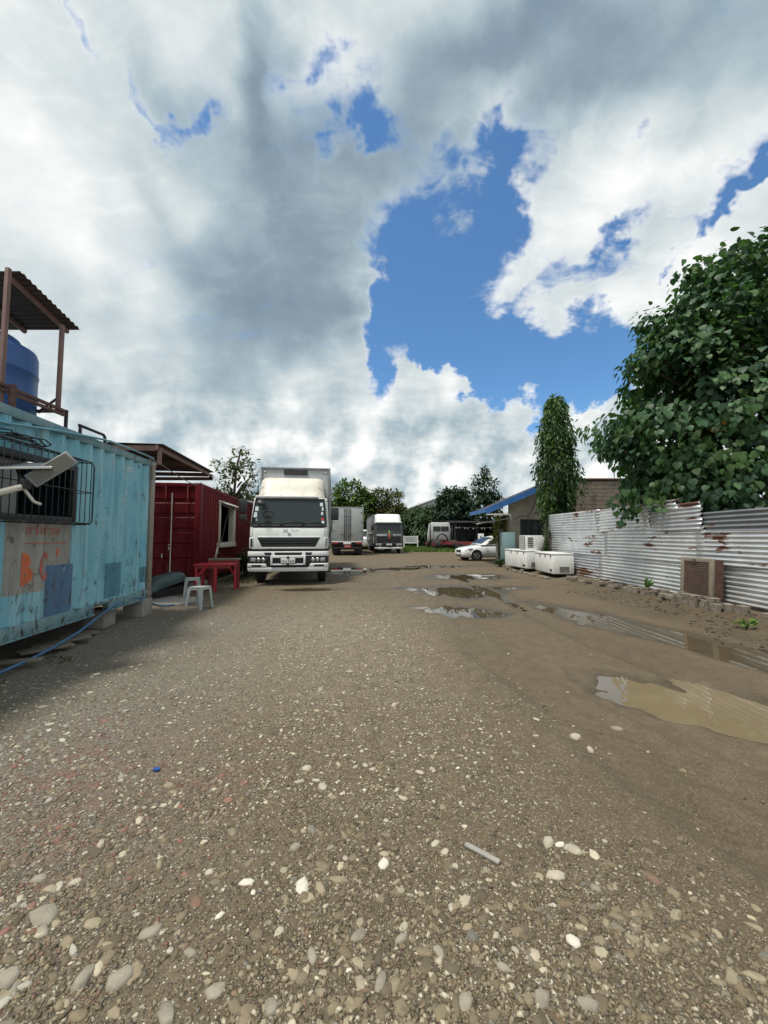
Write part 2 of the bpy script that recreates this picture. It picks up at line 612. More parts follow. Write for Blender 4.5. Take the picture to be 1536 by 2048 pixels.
MAT['dark_metal'] = plain('dark_metal', (.045, .046, .05), 0.5, metal=0.4, var=0.3, dirt=0.4, dirt_col=(.09, .07, .05))
MAT['grey_metal'] = plain('grey_metal', (.22, .225, .23), 0.45, metal=0.5, var=0.2, dirt=0.3)
MAT['rust_steel'] = plain('rust_steel', (.105, .055, .042), 0.75, var=0.4, vscale=8, dirt=0.5, dirt_col=(.16, .075, .04))
MAT['steel_black'] = plain('steel_black', (.02, .02, .024), 0.55, var=0.3, dirt=0.35, dirt_col=(.07, .045, .03))
MAT['lens'] = plain('lens', (.35, .36, .37), 0.12, var=0.3, vscale=30)
MAT['red_lens'] = plain('red_lens', (.35, .012, .012), 0.2, var=0.2)
MAT['amber'] = plain('amber', (.6, .2, .02), 0.25)
MAT['sticker_white'] = plain('sticker_white', (.62, .72, .72), 0.4)
MAT['sticker_red'] = plain('sticker_red', (.45, .04, .04), 0.4)
MAT['ink_grey'] = plain('ink_grey', (.06, .075, .09), 0.5)
MAT['ink_pale'] = plain('ink_pale', (.30, .33, .35), 0.5)


def glass_mat(name, tint, rough=0.04, alpha=0.35):
    """tinted glazing: mirror on top, dim view through"""
    m, gg = new_mat(name)
    gg.bsdf.inputs['Base Color'].default_value = (*tint, 1)
    gg.bsdf.inputs['Roughness'].default_value = rough
    gg.bsdf.inputs['IOR'].default_value = 1.52
    tr = gg.node('ShaderNodeBsdfTransparent')
    tr.inputs[0].default_value = (.55, .62, .62, 1)
    mx = gg.node('ShaderNodeMixShader')
    mx.inputs[0].default_value = alpha
    gg.nt.links.new(gg.bsdf.outputs[0], mx.inputs[1])
    gg.nt.links.new(tr.outputs[0], mx.inputs[2])
    gg.nt.links.new(mx.outputs[0], gg.out.inputs[0])
    return m


MAT['glass'] = glass_mat('glass', (.018, .024, .028), alpha=0.25)
MAT['pane'] = glass_mat('pane', (.06, .075, .075), 0.06, 0.15)


# ---------------------------------------------------------------- ground
def vnoise(x, y, f, seed=0):
    """smooth value noise on numpy arrays"""
    r_ = np.random.default_rng(seed)
    T = r_.random((64, 64))
    xf, yf = x * f, y * f
    xi, yi = np.floor(xf).astype(int), np.floor(yf).astype(int)
    tx, ty = xf - xi, yf - yi
    tx, ty = tx * tx * (3 - 2 * tx), ty * ty * (3 - 2 * ty)
    a = T[xi % 64, yi % 64]; b = T[(xi + 1) % 64, yi % 64]
    c = T[xi % 64, (yi + 1) % 64]; d = T[(xi + 1) % 64, (yi + 1) % 64]
    return (a * (1 - tx) + b * tx) * (1 - ty) + (c * (1 - tx) + d * tx) * ty


def fbm(x, y, f, o=4, seed=0):
    s, a, n = 0.0, 1.0, 0.0
    for k in range(o):
        s = s + a * vnoise(x + 13.7 * k, y - 7.3 * k, f * 2 ** k, seed + k)
        n += a
        a *= 0.5
    return s / n - 0.5


# basins: centre x, y, half length, half width, heading (deg), depth
BASINS = [
    (2.92, 3.50, 0.66, 0.46, -40, .085),
    (3.42, 3.05, 0.55, 0.40, -30, .075),
    (4.05, 6.75, 2.15, 0.52, -72, .055),
    (4.28, 5.0, 0.9, 0.22, -78, .040),
    (2.05, 10.75, 0.95, 1.05, 60, .065),
    (0.85, 11.15, 1.0, 0.32, 8, .040),
    (3.35, 11.35, 0.95, 0.40, 0, .040),
    (1.68, 7.75, 0.75, 0.50, -40, .060),
    (0.66, 8.3, 0.25, 0.16, 0, .035),
    (3.05, 14.4, 1.35, 0.95, 10, .060),
    (-1.35, 16.9, 1.15, 1.6, 0, .055),
    (0.6, 18.0, 1.4, 0.6, 10, .040),
    (2.9, 19.3, 1.6, 0.7, 0, .035),
    (-2.2, 11.0, 0.95, 0.30, 6, .035),
    (5.35, 4.6, 0.7, 0.5, -60, .04),
]
WATER_Z = -0.020


def seg_dist(x, y, pts):
    """distance to a polyline and signed side"""
    best = np.full(x.shape, 1e9)
    for (ax, ay), (bx, by) in zip(pts[:-1], pts[1:]):
        ex, ey = bx - ax, by - ay
        t = np.clip(((x - ax) * ex + (y - ay) * ey) / (ex * ex + ey * ey), 0, 1)
        d = np.hypot(x - ax - t * ex, y - ay - t * ey)
        best = np.minimum(best, d)
    return best


RUTS = [[(3.1, 0.6), (2.55, 1.6), (2.0, 2.5), (1.55, 3.6), (1.25, 5.0), (1.2, 7.0), (1.35, 9.5), (1.0, 14), (0.2, 20)],
        [(4.6, 1.0), (4.0, 2.0), (3.3, 3.4), (2.95, 5.2), (2.8, 7.2), (2.9, 9.5), (2.7, 14), (2.0, 20)],
        [(2.2, 1.0), (1.75, 2.0), (1.45, 3.2), (1.1, 5.2), (0.9, 7.4), (0.9, 10), (0.5, 15)]]


def basin_field(x, y):
    """0 outside, up to the depth in the middle of each hollow, with ragged shores"""
    wob = 1.0 + 0.75 * fbm(x, y, 1.3, 4, 5) + 0.35 * fbm(x, y, 6.0, 3, 9)
    dip = np.zeros_like(x)
    for cx, cy, a, b, h, dep in BASINS:
        c_, s_ = math.cos(R(h)), math.sin(R(h))
        u = ((x - cx) * c_ + (y - cy) * s_) / a
        v = (-(x - cx) * s_ + (y - cy) * c_) / b
        q = np.sqrt(u * u + v * v) * wob
        dip = np.maximum(dip, dep * np.clip(1.55 - q, 0, 1.25) / 1.25)
    return dip


def ground_z(x, y):
    x = np.asarray(x, float); y = np.asarray(y, float)
    far = np.clip((y - 26) / 12, 0, 1)
    z = 0.035 * fbm(x, y, 0.35, 3, 21) + 0.018 * fbm(x, y, 2.2, 4, 31)
    mud = np.clip((x - 0.6 - 0.05 * y) / 1.2, 0, 1)
    for k, pts in enumerate(RUTS):
        d = seg_dist(x, y, pts)
        track = np.exp(-(d / 0.14) ** 2) * -0.042 + np.exp(-((d - 0.25) / 0.08) ** 2) * 0.024
        tread = np.exp(-(d / 0.13) ** 2) * 0.015 * np.sin(y * 44 + x * 26)
        z = z + (track + tread) * (0.35 + 0.65 * mud) * (1 - far)
    z = z + 0.014 * fbm(x, y, 9.0, 3, 41) * mud
    z = z - basin_field(x, y)
    # soil banked under the sheet fence and along the containers
    z = z + 0.10 * np.clip((x - 6.1) / 0.8, 0, 1) * np.clip((22 - y) / 3, 0, 1) + 0.05 * np.clip((-3.9 - x) / 0.8, 0, 1) * np.clip((9.5 - y) / 2, 0, 1)
    z = np.where(np.abs(x) > 60, np.minimum(z, 0.02), z)
    return z


ROWS = np.concatenate([[-80, -20, -6, -2], np.geomspace(1.0, 60, 420) - 0.6, np.geomspace(66, 1500, 24)])
NC = 430
A = np.linspace(-1, 1, NC)
A = np.sign(A) * (0.75 * np.abs(A) + 0.25 * np.abs(A) ** 3)
half = 1.3 * (np.maximum(ROWS, 0) + 2.6)
GX = half[:, None] * A[None, :]
GX = np.concatenate([GX[:, :1] * 6 - 60, GX, GX[:, -1:] * 6 + 60], 1)
GY = np.repeat(ROWS[:, None], NC + 2, 1)
GZ = ground_z(GX, GY)
nr, ncx = GX.shape
idx = np.arange(nr * ncx).reshape(nr, ncx)
quads = np.stack([idx[:-1, :-1], idx[:-1, 1:], idx[1:, 1:], idx[1:, :-1]], -1).reshape(-1, 4)
# wet-soil weight goes along as a colour: r = wet near water, g = gravel cover, b = reddish rubble
dipf = basin_field(GX, GY)
gx_, gy_ = GX, GY
wet = np.clip(dipf / 0.022, 0, 1)
rutw = np.zeros_like(GX)
for pts in RUTS:
    rutw = np.maximum(rutw, np.exp(-(seg_dist(gx_, gy_, pts) / 0.55) ** 2))
edge = (gx_ - (0.75 + 0.06 * gy_) - 0.55 * np.clip((3.6 - gy_) / 3, -.5, 1)) + 1.1 * fbm(gx_, gy_, 0.8, 4, 51)
gravel = np.clip(0.55 - edge * 0.9, 0, 1) * np.clip((24 - gy_) / 8, 0.15, 1)
gravel = gravel * (1 - 0.8 * wet)
red = np.exp(-(((gx_ + 1.75) / 0.8) ** 2 + ((gy_ - 2.5) / 0.85) ** 2)) * (0.6 + 1.2 * fbm(gx_, gy_, 2.0, 3, 61))
strip_ = np.clip((gx_ - 4.7) / .5, 0, 1) * np.clip((6.9 - gx_) / .3, 0, 1) * np.clip((12.5 - gy_) / 3, 0, 1) * np.clip(.75 + 1.2 * fbm(gx_, gy_, 1.5, 3, 91), 0, 1)
GCOL = np.stack([np.clip(np.maximum(np.maximum(wet, strip_ * .8), rutw * 0.35 * np.clip((gx_ - 0.4) / 1.0, 0, 1)), 0, 1), gravel, np.clip(red, 0, 1), np.clip((-0.5 - gx_) / 1.5, 0, 1) * np.clip((9.5 - gy_) / 3, 0, 1) * np.clip(.8 + fbm(gx_, gy_, .9, 3, 95), 0, 1)], -1).reshape(-1, 4)


def ground_material():
    m, gg = new_mat('ground')
    a = gg.node('ShaderNodeAttribute', attribute_name='col')
    wet_, grav, redd = gg.sep(X(gg.nt, a.outputs['Color']))
    p = gg.pos
    n_big = gg.noise(p, 0.7, 5.0, 0.6)
    n_mid = gg.noise(p, 6.0, 6.0, 0.65)
    n_fine = gg.noise(p, 55.0, 4.0, 0.7)
    soil = gg.ramp(n_mid * 0.6 + n_big * 0.4, [(0.25, (.058, .041, .022)), (0.5, (.103, .076, .043)), (0.75, (.163, .125, .075))])
    grit = gg.voronoi(p, 95.0, out='Color')
    gr, gg_, gb = gg.sep(grit)
    soil = gg.mix(gg.comb(n_fine, n_fine, n_fine).s and (n_fine.smooth(0.35, 0.75) * 0.55), soil, (.19, .147, .088))
    # pebbles bedded in the soil, two sizes
    def pebbles(scale, cut):
        jitter = gg.vadd(p, gg.vmul(gg.noise(p, scale * 1.3, 2.0, 0.5, color=True), (.35 / scale, .35 / scale, .35 / scale)))
        col = gg.voronoi(jitter, scale, out='Color')
        d = gg.voronoi(jitter, scale, out='Distance')
        r_, g_, b_ = gg.sep(col)
        tone = gg.ramp(g_, [(0.0, (.050, .040, .029)), (0.35, (.120, .098, .069)), (0.6, (.20, .163, .115)), (0.80, (.29, .25, .185)), (0.90, (.48, .44, .35)), (1.0, (.66, .62, .52))])
        on = r_.gt(cut)
        body = d.smooth(0.30, 0.46, 1.0, 0.0) * on
        return tone, body, d
    t1, b1, d1 = pebbles(64.0, 0.38)
    t2, b2, d2 = pebbles(30.0, 0.70)
    t3, b3, d3 = pebbles(125.0, 0.30)
    patchy = gg.noise(p, 1.6, 4.0, 0.6).smooth(0.3, 0.62, 0.35, 1.0)
    c = gg.mix(b3 * (grav * 0.55 + 0.32), soil, t3)
    c = gg.mix(b1 * grav * patchy, c, t1)
    c = gg.mix(b2 * grav * patchy * 0.9, c, t2)
    greyw = X(gg.nt, a.outputs['Alpha'])
    c = gg.mix(greyw * n_fine.smooth(0.35, 0.6) * 0.62, c, (.215, .205, .178))
    wx, wy, wz_ = gg.sep(p)
    flat_p = gg.comb(wx, wy, 0.0)
    dusty = gg.blob(flat_p, (-.75, 6.4, 1.7, 3.6, 8, 1.0)) * n_mid.smooth(0.3, 0.6, 0.35, 1.0)
    c = gg.mix(dusty * n_fine.smooth(0.38, 0.62) * 0.8, c, (.335, .283, .195))
    # pink-red rubble dust
    c = gg.mix(redd * n_mid.smooth(0.4, 0.65) * 0.6, c, (.20, .085, .068))
    # soaked soil is darker and shinier
    damp = (wet_ * 0.9 + n_big.smooth(0.5, 0.7) * 0.12).clamp()
    dark = damp * -0.45 + 1.0
    c = gg.vmul(c, gg.comb(dark, dark, dark))
    gg.put(gg.bsdf, 'Base Color', c)
    film = (wet_ * n_mid.smooth(0.35, 0.6, 0.6, 1.0)).clamp()
    gg.put(gg.bsdf, 'Roughness', (film * -0.52 + 0.88).clamp())
    gg.bsdf.inputs['Specular IOR Level'].default_value = 0.4
    h = (1.0 - d1) * b1 * grav * 0.5 + (1.0 - d2) * b2 * grav * 0.9 + n_fine * 0.30 + n_mid * 0.5 + (1.0 - d3) * b3 * 0.25
    h = h * (wet_ * -0.75 + 1.0)
    add_bump(gg, h, 0.9, 0.016)
    return m


MAT['ground'] = ground_material()
V = np.stack([GX, GY, GZ], -1).reshape(-1, 3)
structure(link(bpy.data.objects.new('ground', raw_mesh('ground', V, quads, MAT['ground'], GCOL, smooth=True))))


def water_mat(name, k):
    m, gg = new_mat(name)
    n = gg.noise(gg.pos, 1.5, 4.0, 0.6)
    c = gg.ramp(n, [(0.3, (.160 * k, .124 * k, .072 * k)), (0.7, (.200 * k, .158 * k, .094 * k))])
    gg.put(gg.bsdf, 'Base Color', c)
    gg.bsdf.inputs['Roughness'].default_value = 0.015
    gg.bsdf.inputs['IOR'].default_value = 1.36
    add_bump(gg, gg.noise(gg.pos, 7.0, 2.0, 0.5), 0.012, 0.02)
    return m


MAT['water'] = water_mat('silty_water', 1.0)
MAT['clear_water'] = water_mat('clear_water', 0.42)
POOLS = [((2.95, 3.35), 1.35), ((4.1, 6.5), 2.6), ((2.0, 11.0), 2.6), ((1.4, 7.9), 1.2), ((3.05, 14.4), 2.1), ((-1.0, 17.2), 2.6), ((2.9, 19.3), 2.2), ((0.9, 18.6), 1.0), ((-2.2, 11.0), 1.2)]
WATER_LEVEL = [-.030, -.026, -.030, -.030, -.030, -.026, -.022, -.022, -.022]
for ((cx, cy), rad), wz in zip(POOLS, WATER_LEVEL):
    # the sheet follows only the hollow: cells whose ground lies under the level, plus a rim
    st = 0.05 if cy < 9 else 0.1
    xs = np.arange(cx - rad, cx + rad, st); ys = np.arange(cy - rad, cy + rad, st)
    PX, PY = np.meshgrid(xs, ys)
    mine = np.argmin([np.hypot(PX - c0[0], PY - c0[1]) / r0 for (c0, r0) in POOLS], 0) == POOLS.index(((cx, cy), rad))
    low_ = mine & (ground_z(PX, PY) < wz + 0.006) & (basin_field(PX, PY) > 0.004) & (np.hypot(PX - cx, PY - cy) < rad)
    keep = low_[:-1, :-1] | low_[1:, :-1] | low_[:-1, 1:] | low_[1:, 1:]
    ii = np.arange(PX.size).reshape(PX.shape)
    q = np.stack([ii[:-1, :-1], ii[:-1, 1:], ii[1:, 1:], ii[1:, :-1]], -1)[keep]
    if len(q) == 0:
        continue
    used, inv = np.unique(q.ravel(), return_inverse=True)
    Vw = np.stack([PX.ravel()[used], PY.ravel()[used], np.full(len(used), wz)], -1)
    structure(link(bpy.data.objects.new('puddle', raw_mesh('puddle', Vw, inv.reshape(-1, 4), MAT['water' if cy < 4 else 'clear_water']))))


# ---------------------------------------------------------------- loose stones
ICO = None
def ico_template(sub=0):
    bm = bmesh.new()
    bmesh.ops.create_icosphere(bm, subdivisions=sub + 1, radius=1.0)
    v = np.array([p.co[:] for p in bm.verts], np.float32)
    f = np.array([[p.index for p in q.verts] for q in bm.faces], np.int32)
    bm.free()
    return v, f


OCT = (np.array([(1, 0, 0), (.25, .9, 0), (-.8, .55, 0), (-.85, -.5, 0), (.3, -.95, 0), (.1, .05, .8), (0, 0, -.8)], np.float32),
       np.array([(0, 1, 5), (1, 2, 5), (2, 3, 5), (3, 4, 5), (4, 0, 5), (1, 0, 6), (2, 1, 6), (3, 2, 6), (4, 3, 6), (0, 4, 6)], np.int32))


def slab_template():
    a = np.arange(6) * np.pi / 3
    ring = np.stack([np.cos(a), np.sin(a), np.zeros(6)], -1)
    v = np.concatenate([ring * [1, 1, 0] + [0, 0, -.7], ring * [.96, .96, 0] + [0, 0, .25], ring * [.66, .66, 0] + [0, 0, .6]])
    f = []
    for j in (0, 6):
        for i in range(6):
            k = (i + 1) % 6
            f += [(j + i, j + k, j + 6 + k), (j + i, j + 6 + k, j + 6 + i)]
    f += [(12, 13, 14), (12, 14, 15), (12, 15, 16), (12, 16, 17)]
    return v.astype(np.float32), np.array(f, np.int32)


SLAB = slab_template()


def scatter_mesh(tmpl, pos, size, flat, tones, sink=0.25):
    tv, tf = tmpl
    n = len(pos)
    k = len(tv)
    jit = 1 + 0.38 * (rng.random((n, k, 1)) - 0.5) * 2
    if tmpl is SLAB:                                   # corners wander in plan, the top stays flattish
        j6 = 1 + 0.42 * (rng.random((n, 6, 1)) - 0.5) * 2
        jit = np.concatenate([np.repeat(np.concatenate([j6, j6, j6], 1), 2, 2), 1 + .25 * (rng.random((n, 18, 1)) - .5)], 2)
    sc = np.stack([size * (0.75 + 0.6 * rng.random(n)), size * (0.55 + 0.4 * rng.random(n)), size * flat], -1)
    v = tv[None] * jit * sc[:, None, :]
    # tilt then turn
    tx = (rng.random(n) - 0.5) * 0.7
    c_, s_ = np.cos(tx)[:, None], np.sin(tx)[:, None]
    v = np.stack([v[..., 0], v[..., 1] * c_ - v[..., 2] * s_, v[..., 1] * s_ + v[..., 2] * c_], -1)
    tz = rng.random(n) * 2 * np.pi
    c_, s_ = np.cos(tz)[:, None], np.sin(tz)[:, None]
    v = np.stack([v[..., 0] * c_ - v[..., 1] * s_, v[..., 0] * s_ + v[..., 1] * c_, v[..., 2]], -1)
    p = pos.copy()
    p[:, 2] += size * flat * (0.5 - sink)
    v = v + p[:, None, :]
    f = tf[None] + (np.arange(n) * k)[:, None, None]
    col = np.repeat((tones * np.array([(.97, .95, .86)]))[:, None, :], k, 1)
    return v.reshape(-1, 3), f.reshape(-1, 3), col.reshape(-1, 3)


PAL = np.array([(.105, .088, .064), (.150, .122, .085), (.190, .155, .108), (.235, .195, .140), (.29, .25, .185), (.36, .32, .245), (.50, .46, .375), (.155, .150, .135), (.205, .135, .10), (.075, .060, .043)])
PW = np.array([.15, .20, .18, .14, .10, .065, .045, .05, .02, .05])
SOIL = np.array([(.150, .113, .070)])


def stone_points(n, y0, y1, power, spread=1.06):
    t = rng.random(n)
    e = 1 - power
    y = (y0 ** e + t * (y1 ** e - y0 ** e)) ** (1 / e)
    x = (rng.random(n) * 2 - 1) * spread * (y + 0.35)
    return x, y


def scatter(name, n, y0, y1, power, smin, smax, tmpl, bias=0.0, flat=0.55, sink=0.3):
    x, y = stone_points(n, y0, y1, power)
    edge_ = (x - (0.75 + 0.06 * y) - 0.55 * np.clip((3.6 - y) / 3, -.5, 1)) + 1.1 * fbm(x, y, 0.8, 4, 51)
    dens = np.clip(0.55 - edge_ * 0.9, 0.035, 1)
    dens *= np.clip(0.62 + 3.4 * fbm(x, y, 1.3, 3, 71), 0.12, 1)
    dens *= (basin_field(x, y) < 0.008)
    dens *= (x > -4.3 - 0.1 * y * 0.2) & (x < 6.6)
    k = rng.random(n) < dens
    x, y = x[k], y[k]
    m = len(x)
    size = smin + (smax - smin) * rng.random(m) ** 3
    tone = PAL[rng.choice(len(PAL), m, p=PW / PW.sum())]
    # a pale limestone spread across the middle of the yard
    pale = np.exp(-(((x + 0.4) / 1.3) ** 2 + ((y - 5.6) / 2.2) ** 2))
    tone = np.where((rng.random(m) < 0.55 * pale)[:, None], np.array([(.50, .46, .38)]), tone)
    redz = np.exp(-(((x + 1.75) / 0.8) ** 2 + ((y - 2.5) / 0.85) ** 2))
    tone = np.where((rng.random(m) < 0.5 * redz)[:, None], np.array([(.20, .10, .085)]), tone)
    grey_ = np.clip((-0.9 - x) / 1.6, 0, 1)
    tone = np.where((rng.random(m) < 0.65 * grey_)[:, None], np.array([(.27, .262, .235)]) * (0.45 + 1.4 * rng.random((m, 1)) ** 1.3), tone)
    dust = 0.08 + 0.5 * rng.random((m, 1)) ** 1.5
    dust = dust * (1 - .5 * grey_[:, None])
    tone = (tone * (1 - dust) + SOIL * dust) * (0.85 + 0.4 * rng.random((m, 1))) + bias
    pos = np.stack([x, y, ground_z(x, y)], -1)
    v, f, c = scatter_mesh(tmpl, pos, size, flat, np.clip(tone, 0.02, 0.8), sink)
    o = bpy.data.objects.new(name, raw_mesh(name, v, f, MAT['stone'], c))
    stuff(link(o))
    return o


o = scatter('gravel', 130000, 1.0, 13.0, 1.6, 0.0035, 0.014, OCT, flat=.5, sink=.35)
tag(o, 'fine brown and grey gravel spread over the yard', 'gravel')
o = scatter('coarse_gravel', 8000, 1.0, 12.0, 1.75, 0.009, 0.030, SLAB, flat=.40, sink=0.5)
tag(o, 'coarse broken stones bedded in the gravel', 'gravel')
# pale limestone chips spread over the middle of the yard
n = 46000
x, y = stone_points(n, 2.2, 11.5, 1.35, .95)
dens = np.exp(-(((x + 0.55 + .05 * y) / 1.35) ** 2 + ((y - 6.2) / 2.2) ** 2)) * np.clip(.75 + 2.4 * fbm(x, y, .9, 3, 101), .1, 1) + .05 * (x < .8)
k = (rng.random(n) < dens) & (basin_field(x, y) < .008) & (x > -3.9)
x, y = x[k], y[k]
tone = np.array([(.47, .42, .33), (.38, .335, .255), (.58, .54, .45), (.30, .26, .195)])[rng.choice(4, len(x), p=[.35, .3, .15, .2])] * (0.8 + .35 * rng.random((len(x), 1)))
v, f, c = scatter_mesh(OCT, np.stack([x, y, ground_z(x, y)], -1), .006 + .017 * rng.random(len(x)) ** 2, .45, tone, .25)
o = stuff(link(bpy.data.objects.new('pale_chips', raw_mesh('pale_chips', v, f, MAT['stone'], c))))
tag(o, 'pale limestone chips strewn over the middle of the yard', 'gravel')



# ================================================================ left side of the yard
YAW = R(6.1)          # the containers run slightly to the left of straight ahead
PITCH = 0.278         # container corrugation pitch
DEPTH = 0.052


def corr(y):
    """outward offset of container sheet at distance y along the wall"""
    t = (y / PITCH) % 1.0
    if t < 0.26:
        return 0.0
    if t < 0.5:
        return -DEPTH * (t - 0.26) / 0.24
    if t < 0.76:
        return -DEPTH
    return -DEPTH * (1 - (t - 0.76) / 0.24)


def breaks(y0, y1):
    ys = [y0, y1]
    k = math.floor(y0 / PITCH) - 1
    while k * PITCH < y1 + PITCH:
        for t in (0, 0.26, 0.5, 0.76):
            y = (k + t) * PITCH
            if y0 < y < y1:
                ys.append(y)
        k += 1
    return sorted(ys)


def corr_wall(mb, y0, y1, z0, z1, x=0.0, nz=1, sgn=1.0):
    ys = breaks(y0, y1)
    base = len(mb.v)
    for j in range(nz + 1):
        z = z0 + (z1 - z0) * j / nz
        for y in ys:
            mb.v.append((x + sgn * corr(y), y, z))
    w = len(ys)
    for j in range(nz):
        for i in range(w - 1):
            a = base + j * w + i
            mb.f.append((a, a + 1, a + w + 1, a + w))
    return mb


def weathered_container(name, base, light, patches=(), rust=0.5, chalk=0.3, gloss=.4):
    """aged paint: vertical fading, chipped rust, streaks; patches are repainted rectangles (y0, y1, z0, z1, colour)"""
    m, gg = new_mat(name)
    p = gg.obj
    x, y, z = gg.sep(p)
    n1 = gg.noise(gg.mapping(p, scale=(1, 1, .12)), 7.0, 6.0, 0.65)
    n2 = gg.noise(p, 1.3, 5.0, 0.6)
    n3 = gg.noise(gg.mapping(p, scale=(1, 1.0, .4)), 16.0, 7.0, 0.72)
    c = gg.mix((n1 * 0.75 + n2 * 0.55 - 0.25).smooth(0.2, 0.75), base, light)
    dark = tuple(k * .66 for k in base)
    c = gg.mix(n2.smooth(0.52, 0.75) * 0.45, c, dark)
    wob = (n3 - 0.5) * 0.018
    for (y0, y1, z0, z1, col) in patches:
        inside = (y + wob).gt(y0) * (y + wob).lt(y1) * (z + wob).gt(z0) * (z + wob).lt(z1)
        pc = gg.mix(n1.smooth(0.25, 0.8), tuple(k * .8 for k in col), tuple(min(1, k * 1.2) for k in col))
        c = gg.mix(inside, c, pc)
    # chips concentrate on the folds and low down
    chip = gg.noise(gg.mapping(p, scale=(1, 1.3, .5)), 9.0, 8.0, 0.75)
    lowz = z.smooth(0.0, 1.5, 0.045, 0.0)
    k = (chip + lowz).smooth(0.60 - 0.02 * rust, 0.63) * rust
    c = gg.mix(k, c, (.055, .036, .026))
    pale = gg.noise(gg.vadd(gg.mapping(p, scale=(1, 1.6, .45)), (7.0, 3.0, 1.0)), 8.0, 8.0, 0.75).smooth(0.60, 0.64) * chalk
    c = gg.mix(pale, c, (.42, .45, .42))
    streak_ = gg.noise(gg.mapping(p, scale=(1, 14, .35)), 2.0, 4.0, 0.6).smooth(0.52, 0.72) * 0.45
    c = gg.mix(streak_, c, (.10, .07, .05))
    gg.put(gg.bsdf, 'Base Color', c)
    gg.put(gg.bsdf, 'Roughness', (n3 * 0.25 + 0.42).clamp())
    gg.bsdf.inputs['Specular IOR Level'].default_value = gloss
    add_bump(gg, n3 * 0.5 + k * -0.6 + n2 * 1.4, 0.25, 0.012)
    return m


GREY_PAINT = (.31, .305, .28)
MAT['container_blue'] = weathered_container(
    'container_blue', (.150, .430, .550), (.380, .610, .660),
    [(-3.22, -2.235, .50, 1.42, GREY_PAINT), (-2.58, -2.17, .05, .80, (.085, .17, .29)), (-1.42, -0.92, .2, .74, (.085, .25, .34)), (-0.34, -0.14, .32, .60, (.08, .22, .28))],
    rust=0.62, chalk=0.55)
MAT['container_rail'] = weathered_container('container_rail', (.11, .25, .30), (.28, .36, .36), rust=0.9, chalk=0.5)
MAT['container_post'] = weathered_container('container_post', (.24, .21, .17), (.36, .33, .27), rust=0.9, chalk=0.3)
MAT['container_red'] = weathered_container('container_red', (.105, .007, .012), (.155, .014, .020), rust=0.25, chalk=0.04, gloss=.12)
MAT['red_shade'] = plain('red_shade', (.10, .010, .014), 0.6, var=0.25, dirt=0.3, dirt_col=(.05, .02, .02))
MAT['letter_orange'] = plain('letter_orange', (.62, .15, .06), 0.65, var=0.25, vscale=14, dirt=0.35, dirt_col=(.21, .20, .185), dscale=9)
MAT['letter_red'] = plain('letter_red', (.46, .13, .10), 0.65, var=0.25, vscale=14, dirt=0.3, dirt_col=(.21, .20, .185), dscale=9)
MAT['chalk_white'] = plain('chalk_white', (.60, .66, .66), 0.8, var=0.1)
MAT['concrete'] = plain('concrete', (.30, .285, .25), 0.9, var=0.2, vscale=5, dirt=0.5, dirt_col=(.14, .12, .095), bump=0.4, bscale=60)
MAT['plank'] = plain('plank', (.19, .165, .13), 0.85, var=0.3, vscale=8, dirt=0.4, dirt_col=(.09, .07, .05), bump=0.3)
MAT['roof_sheet'] = plain('roof_sheet', (.048, .027, .025), 0.55, var=0.3, vscale=5, dirt=0.5, dirt_col=(.07, .045, .035))
MAT['purlin'] = plain('purlin', (.20, .115, .10), 0.65, var=0.25, dirt=0.4, dirt_col=(.12, .06, .04))
MAT['tank_blue'] = plain('tank_blue', (.020, .080, .25), 0.42, var=0.15, vscale=2, dirt=0.25, dirt_col=(.10, .14, .20), dscale=6)
MAT['hose_blue'] = plain('hose_blue', (.045, .135, .265), 0.45, var=0.2, dirt=0.3, dirt_col=(.12, .10, .08))
MAT['pipe_teal'] = plain('pipe_teal', (.14, .32, .39), 0.5, var=0.2, dirt=0.25)

# ---------------------------------------------------------------- blue container
bc = thing('shipping_container', 'faded blue steel shipping container with grey repainted patch and barred window', 'container', (-4.46, 7.42, .33), YAW)
L, W, Hc = 6.06, 2.44, 2.60
WY0, WY1, WZ0, WZ1 = -3.95, -2.20, 1.40, 2.08      # window opening
m = MB()
corr_wall(m, -L + .16, WY0, .16, Hc - .11, nz=2)
corr_wall(m, WY1, -.13, .16, Hc - .11, nz=2)
corr_wall(m, WY0, WY1, .16, WZ0, nz=1)
corr_wall(m, WY0, WY1, WZ1, Hc - .11, nz=1)
m.build('side_wall', MAT['container_blue'], bc)
m = MB()
corr_wall(m, -L + .16, -.13, .16, Hc - .11, x=-W, sgn=-1)
m.build('side_wall', MAT['container_blue'], bc)
MB().box(-W + .12, -.12, -.07, -.03, .16, Hc - .11).build('end_wall', MAT['container_blue'], bc)
MB().box(-W + .12, -.12, -L + .03, -L + .07, .16, Hc - .11).build('end_wall', MAT['container_blue'], bc)
MB().box(-W + .06, -.06, -L + .06, -.06, Hc - .045, Hc - .01).build('roof', MAT['container_rail'], bc)
MB().box(-W + .06, -.06, -L + .06, -.06, .10, .155).build('floor', MAT['plank'], bc)
for x0, x1 in ((-.07, .008), (-W - .008, -W + .07)):
    MB().box(x0, x1, -L + .16, -.13, Hc - .11, Hc).build('top_rail', MAT['container_rail'], bc, bevel=.008)
